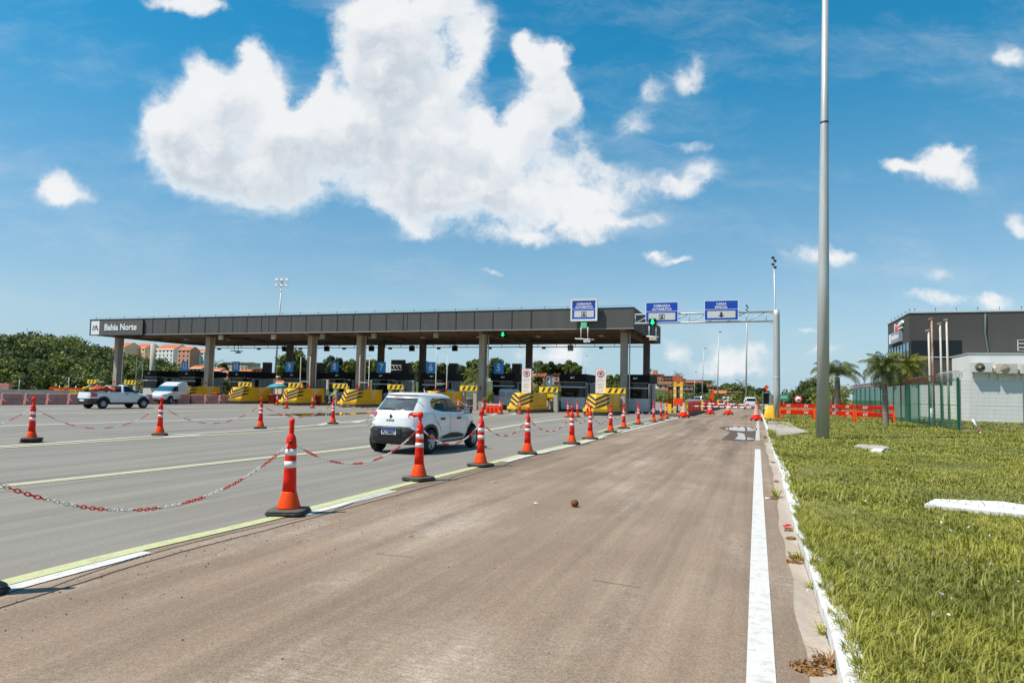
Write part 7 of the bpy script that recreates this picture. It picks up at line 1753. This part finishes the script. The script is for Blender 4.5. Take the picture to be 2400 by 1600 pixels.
# ================================================================== PEOPLE
def person(label, loc, rz, shirt, trousers, lean=0., arms='down', hairm=None, h=1.72, group=None):
    """one continuous skinned body; lean bends the trunk forward from the hips"""
    k = h / 1.72; V, E_, R0 = [], [], []
    def vert(p, r, parent=None):
        V.append(Vector(p) * k); R0.append(r * k); i = len(V) - 1
        if parent is not None: E_.append((parent, i))
        return i
    def rot(p): 
        p = Vector(p); q = p - Vector((0, 0, .92)); return Matrix.Rotation(-lean, 3, 'X') @ q + Vector((0, 0, .92))
    pel = vert((0, 0, .95), .135); w_ = vert(rot((0, 0, 1.10)), .125, pel); ch = vert(rot((0, 0, 1.30)), .150, w_); nk0 = vert(rot((0, 0, 1.44)), .085, ch); nk = vert(rot((0, .01, 1.51)), .052, nk0); h0 = vert(rot((0, .02, 1.57)), .085, nk); h1 = vert(rot((0, .02, 1.65)), .092, h0); vert(rot((0, .02, 1.71)), .05, h1); vert(rot((0, .115, 1.60)), .016, h0)
    for s in (-1, 1):
        hip = vert((.09 * s, 0, .88), .095, pel); kn = vert((.10 * s, .03 * (1 + lean), .49), .062, hip); an = vert((.105 * s, -.01, .09), .042, kn); vert((.115 * s, .15, .04), .036, an)
        sh = vert(rot((.19 * s, 0, 1.40)), .062, ch)
        if arms == 'down': el, wr = rot((.25 * s, -.02, 1.13)), rot((.25 * s, .05, .90))
        elif arms == 'reach': el, wr = rot((.24 * s, .14, 1.18)), rot((.18 * s, .40, 1.16))
        else: el, wr = rot((.27 * s, .02, 1.14)), rot((.15 * s, .22, 1.10))
        e_ = vert(el, .046, sh); wv = vert(wr, .030, e_); d = (Vector(wr) - Vector(el)).normalized(); pm = vert(Vector(wr) + d * .06, .036, wv)
        sd = Vector((1, 0, 0))
        for f in range(4): b1 = vert(Vector(wr) + d * .10 + sd * (.012 * (f - 1.5)) , .010, pm); vert(Vector(wr) + d * (.165 + .012 * (1.5 - abs(f - 1.5))) + sd * (.014 * (f - 1.5)) + Vector((0, .01, 0)), .008, b1)
        vert(Vector(wr) + d * .09 - sd * .035 * s, .010, wv)
    me = bpy.data.meshes.new('body'); me.from_pydata(V, E_, []); o = bpy.data.objects.new('body', me); COL.objects.link(o)
    o.modifiers.new('skin', 'SKIN'); 
    for i, sv in enumerate(me.skin_vertices[0].data): sv.radius = (R0[i], R0[i]); sv.use_root = (i == 0)
    sub_ = o.modifiers.new('sub', 'SUBSURF'); sub_.levels = 1; sub_.render_levels = 1
    bpy.context.view_layer.update(); m2 = bpy.data.meshes.new_from_object(o.evaluated_get(bpy.context.evaluated_depsgraph_get())); bpy.data.objects.remove(o)
    for m in (skin, shirt, trousers, rubber): m2.materials.append(m)
    inv = Matrix.Rotation(lean, 3, 'X')
    for p in m2.polygons:
        c = Vector(p.center) / k; q = inv @ (c - Vector((0, 0, .92))) + Vector((0, 0, .92)); p.use_smooth = True
        if c.z < .10: p.material_index = 3
        elif c.z < .93 and abs(c.x) < .20 and not (lean and c.y > .2): p.material_index = 2
        elif q.z > 1.475 and abs(q.x) < .16: p.material_index = 0
        elif (Vector((c.x, c.y, c.z)) - Vector(el)).length > 9: p.material_index = 0
        else: p.material_index = 1 if (q.z > 1.10 or abs(q.x) < .17) else 0
    m2.name = 'person'
    b = bpy.data.objects.new('person', m2); COL.objects.link(b); b.location = loc; b.rotation_euler = (0, 0, rz); tag(b, label, 'person', group)
    mb = MB().use(hairm or mat('dark_hair', (.012, .010, .008), .6)); c = rot((0, -.005, 1.655)) * k; mb.lathe([(.098 * k * math.cos(a), .10 * k * math.sin(a)) for a in np.linspace(-.2, 1.5, 6)], c, 14); mb.build('hair', b)
    return b
vest = mat('hi_vis_vest', (.30, .40, .06), .6, var=.5, scale=14); dkc = mat('dark_cloth', (.015, .015, .02), .9, var=.2); mar = mat('maroon_cloth', (.085, .010, .02), .9, var=.15); redc = mat('red_cloth', (.40, .03, .05), .9, var=.15); bluc = mat('blue_cloth', (.05, .16, .35), .9, var=.15); gryc = mat('grey_cloth', (.12, .12, .13), .9)
per = 'people at the booths'
person('person in a reflective vest bending forward beside the number 8 booth', lane_spot(776, 63.5), R_(-70), vest, dkc, lean=1.05, arms='reach', group=per)
person('person in dark clothes standing in the lane behind the white car', lane_spot(898, 67), R_(20), dkc, dkc, arms='fold', group=per)
person('person in a red shirt standing left of the striped board behind the hatchback roof', lane_spot(950, 66), R_(80), redc, bluc, arms='fold', group=per)
person('person in dark clothes standing before the sign 6 booth', lane_spot(996, 64), R_(160), gryc, dkc, arms='down', group=per)
person('person in a red top standing beside the dark one at the sign 6 booth', lane_spot(1007, 65), R_(120), redc, dkc, arms='fold', group=per)
person('person in maroon leaning towards the pale van at the sign 5 booth', lane_spot(1176, 61.5), R_(-60), mar, mar, lean=.35, arms='reach', group=per)

# ================================================================== SMALL THINGS
q = lane_spot(651, 64); b = thing('market_parasol', 'teal canvas parasol behind the number 9 block', 'parasol', q, 0); mb = MB().use(turq); mb.lathe([(1.15, 1.55), (.6, 1.85), (.0, 2.0)], n=10); mb.build('canopy', b); mb = MB().use(white_pt); mb.tube([(0, 0, 0), (0, 0, 1.95)], .03, 6); mb.build('pole', b)
q = lane_spot(531, 66); b = thing('potted_plant', 'dark leafy potted plant left of the sign 10 booth', 'plant', q, 0); mb = MB().use(sign_red); mb.lathe([(.22, 0), (.30, .5), (.0, .5)], n=14); mb.build('pot', b); rng = np.random.default_rng(4); quads_obj('foliage', leaf_quads([(0, 0, 1.0), (.1, .1, 1.5), (-.1, 0, 1.9)], [.45, .5, .35], 160, .10, rng), leafB, b)
q = lane_spot(1147, 59); b = thing('roadside_shrub', 'small shrub right of the tall column at the sign 5 booth', 'shrub', q, 0); mb = MB().use(bark); mb.tube([(0, 0, 0), (0, 0, .9)], .04, 6); mb.build('stem', b); quads_obj('foliage', leaf_quads([(0, 0, .9), (.1, .1, 1.3)], [.45, .4], 180, .09, rng), leafC, b)
for px, Y, lab in ((1293, 57, 'yellow box inside the striped portal left of the middle booth'), (676, 62, 'small yellow sign box behind the number 9 block')):
    q = lane_spot(px, Y); b = thing('yellow_box', lab, 'box', q, -ANG, 'yellow boxes on the islands'); mb = MB().use(yell_b); mb.b2(-.30, .30, -.2, .2, .95, 1.5); mb.build('case', b, bevel=.02); mb = MB().use(steel_dk); mb.tube([(-.2, -.22, 0), (-.2, -.22, 1.2), (.2, -.22, 1.2), (.2, -.22, 0)], .03, 6); mb.build('frame', b)
for px, Y, lab in ((508, 66, 'dark red bin in the lane left of the number 10 block'), (640, 66, 'dark red bin behind the small plain cone'), (745, 64, 'dark red bin right of the number 9 block')):
    q = lane_spot(px, Y); b = thing('red_bin', lab, 'bin', q, 0, 'dark red bins in the lanes'); mb = MB().use(mat('dark_red_bin', (.28, .02, .015), .5)); mb.lathe([(.30, 0), (.36, .85), (.38, .86), (.38, .92), (.0, .95)], n=18, sq=4); mb.build('bin', b)
# coconut husk and litter on the road
p = G(1347, 1188); b = thing('coconut_husk', 'dry brown coconut husk lying on the brown lane', 'coconut husk', (p.x, p.y, .05), .6)
husk = mat('coconut_fibre', (.17, .065, .022), .9, var=.5, scale=40, bump=.8, bscale=90)
mb = MB().use(husk); mb.lathe([(.005, -.052), (.036, -.04), (.052, -.01), (.050, .02), (.034, .043), (.012, .052), (.0, .053)], n=16); mb.build('shell', b)
mb = MB().use(dryM); rd = random.Random(3)
for _ in range(22):
    d = Vector((rd.uniform(-1, 1), rd.uniform(-1, 1), rd.uniform(-.2, 1))).normalized(); s_ = d.orthogonal().normalized() * .003; a = d * .045; mb.face([a - s_, a + s_, a + d * .03])
mb.build('fibres', b, recalc=False)
def scrap(name, px, py, pts, m, lab, cat, z=.012):
    p = G(px, py); mb = MB().use(m); n = len(pts); rd = random.Random(px); vs = [(x, y, z + rd.uniform(0, .02)) for x, y in pts]; mb.face(vs); mb.face([(x * .6 + .01, y * .6, z + .012 + rd.uniform(0, .02)) for x, y in pts]); o = mb.build(name, recalc=False); o.location = p; return tag(o, lab, cat)
scrap('crushed_wrapper', 1845, 1238, [(-.05, -.02), (0, -.035), (.05, -.03), (.06, .01), (.01, .035), (-.04, .03)], sign_red, 'crumpled red wrapper in the gutter', 'wrapper', .02)
scrap('paper_scrap', 1256, 1182, [(-.03, -.012), (.03, -.015), (.035, .01), (-.02, .015)], sign_wh, 'tiny white paper scrap left of the coconut husk', 'litter')
scrap('wood_splinter', 1160, 1132, [(-.09, -.008), (.05, -.012), (.08, .004), (-.05, .012)], mat('orange_splinter', (.50, .28, .14), .8), 'pale orange splinter on the lane beyond the second cone', 'litter')
scrap('twig', 962, 1260, [(-.035, -.012), (.01, -.012), (.04, -.004), (.0, .012)], husk, 'short dark twig on the brown lane', 'twig')
scrap('plastic_strip', 1806, 1170, [(-.08, -.02), (.0, -.01), (.09, -.035), (.10, -.02), (.0, .012), (-.08, .01)], sign_wh, 'white plastic strip beside the gutter weed', 'litter')
rng = np.random.default_rng(12); n = 300; V = []; F = []
for i in range(n):
    if i % 3:
        c = CR[int(rng.integers(4, len(CR) * .62))]; x = c.x + abs(rng.normal()) * .5 - .05; y = c.y + rng.normal() * .3
    else: x = rng.uniform(-4, 3.5); y = rng.uniform(3, 16)
    r = rng.uniform(.003, .010); a = rng.random() * 6; k0 = len(V)
    V += [(x + r * math.cos(a + j * 1.57) * rng.uniform(.7, 1.3), y + r * math.sin(a + j * 1.57) * rng.uniform(.7, 1.3), .006) for j in range(4)] + [(x, y, .006 + r * .8)]
    for j in range(4): F.append((k0 + j, k0 + (j + 1) % 4, k0 + 4, k0 + 4))
me = bpy.data.meshes.new('pebbles'); me.from_pydata(V, [], [f[:3] for f in F]); me.materials.append(mat('dark_grit', (.07, .05, .035), .9, var=.4)); o = bpy.data.objects.new('pebbles', me); COL.objects.link(o); tag(o, 'dark grit and pebbles scattered along the lane joint', 'grit', kind='stuff')
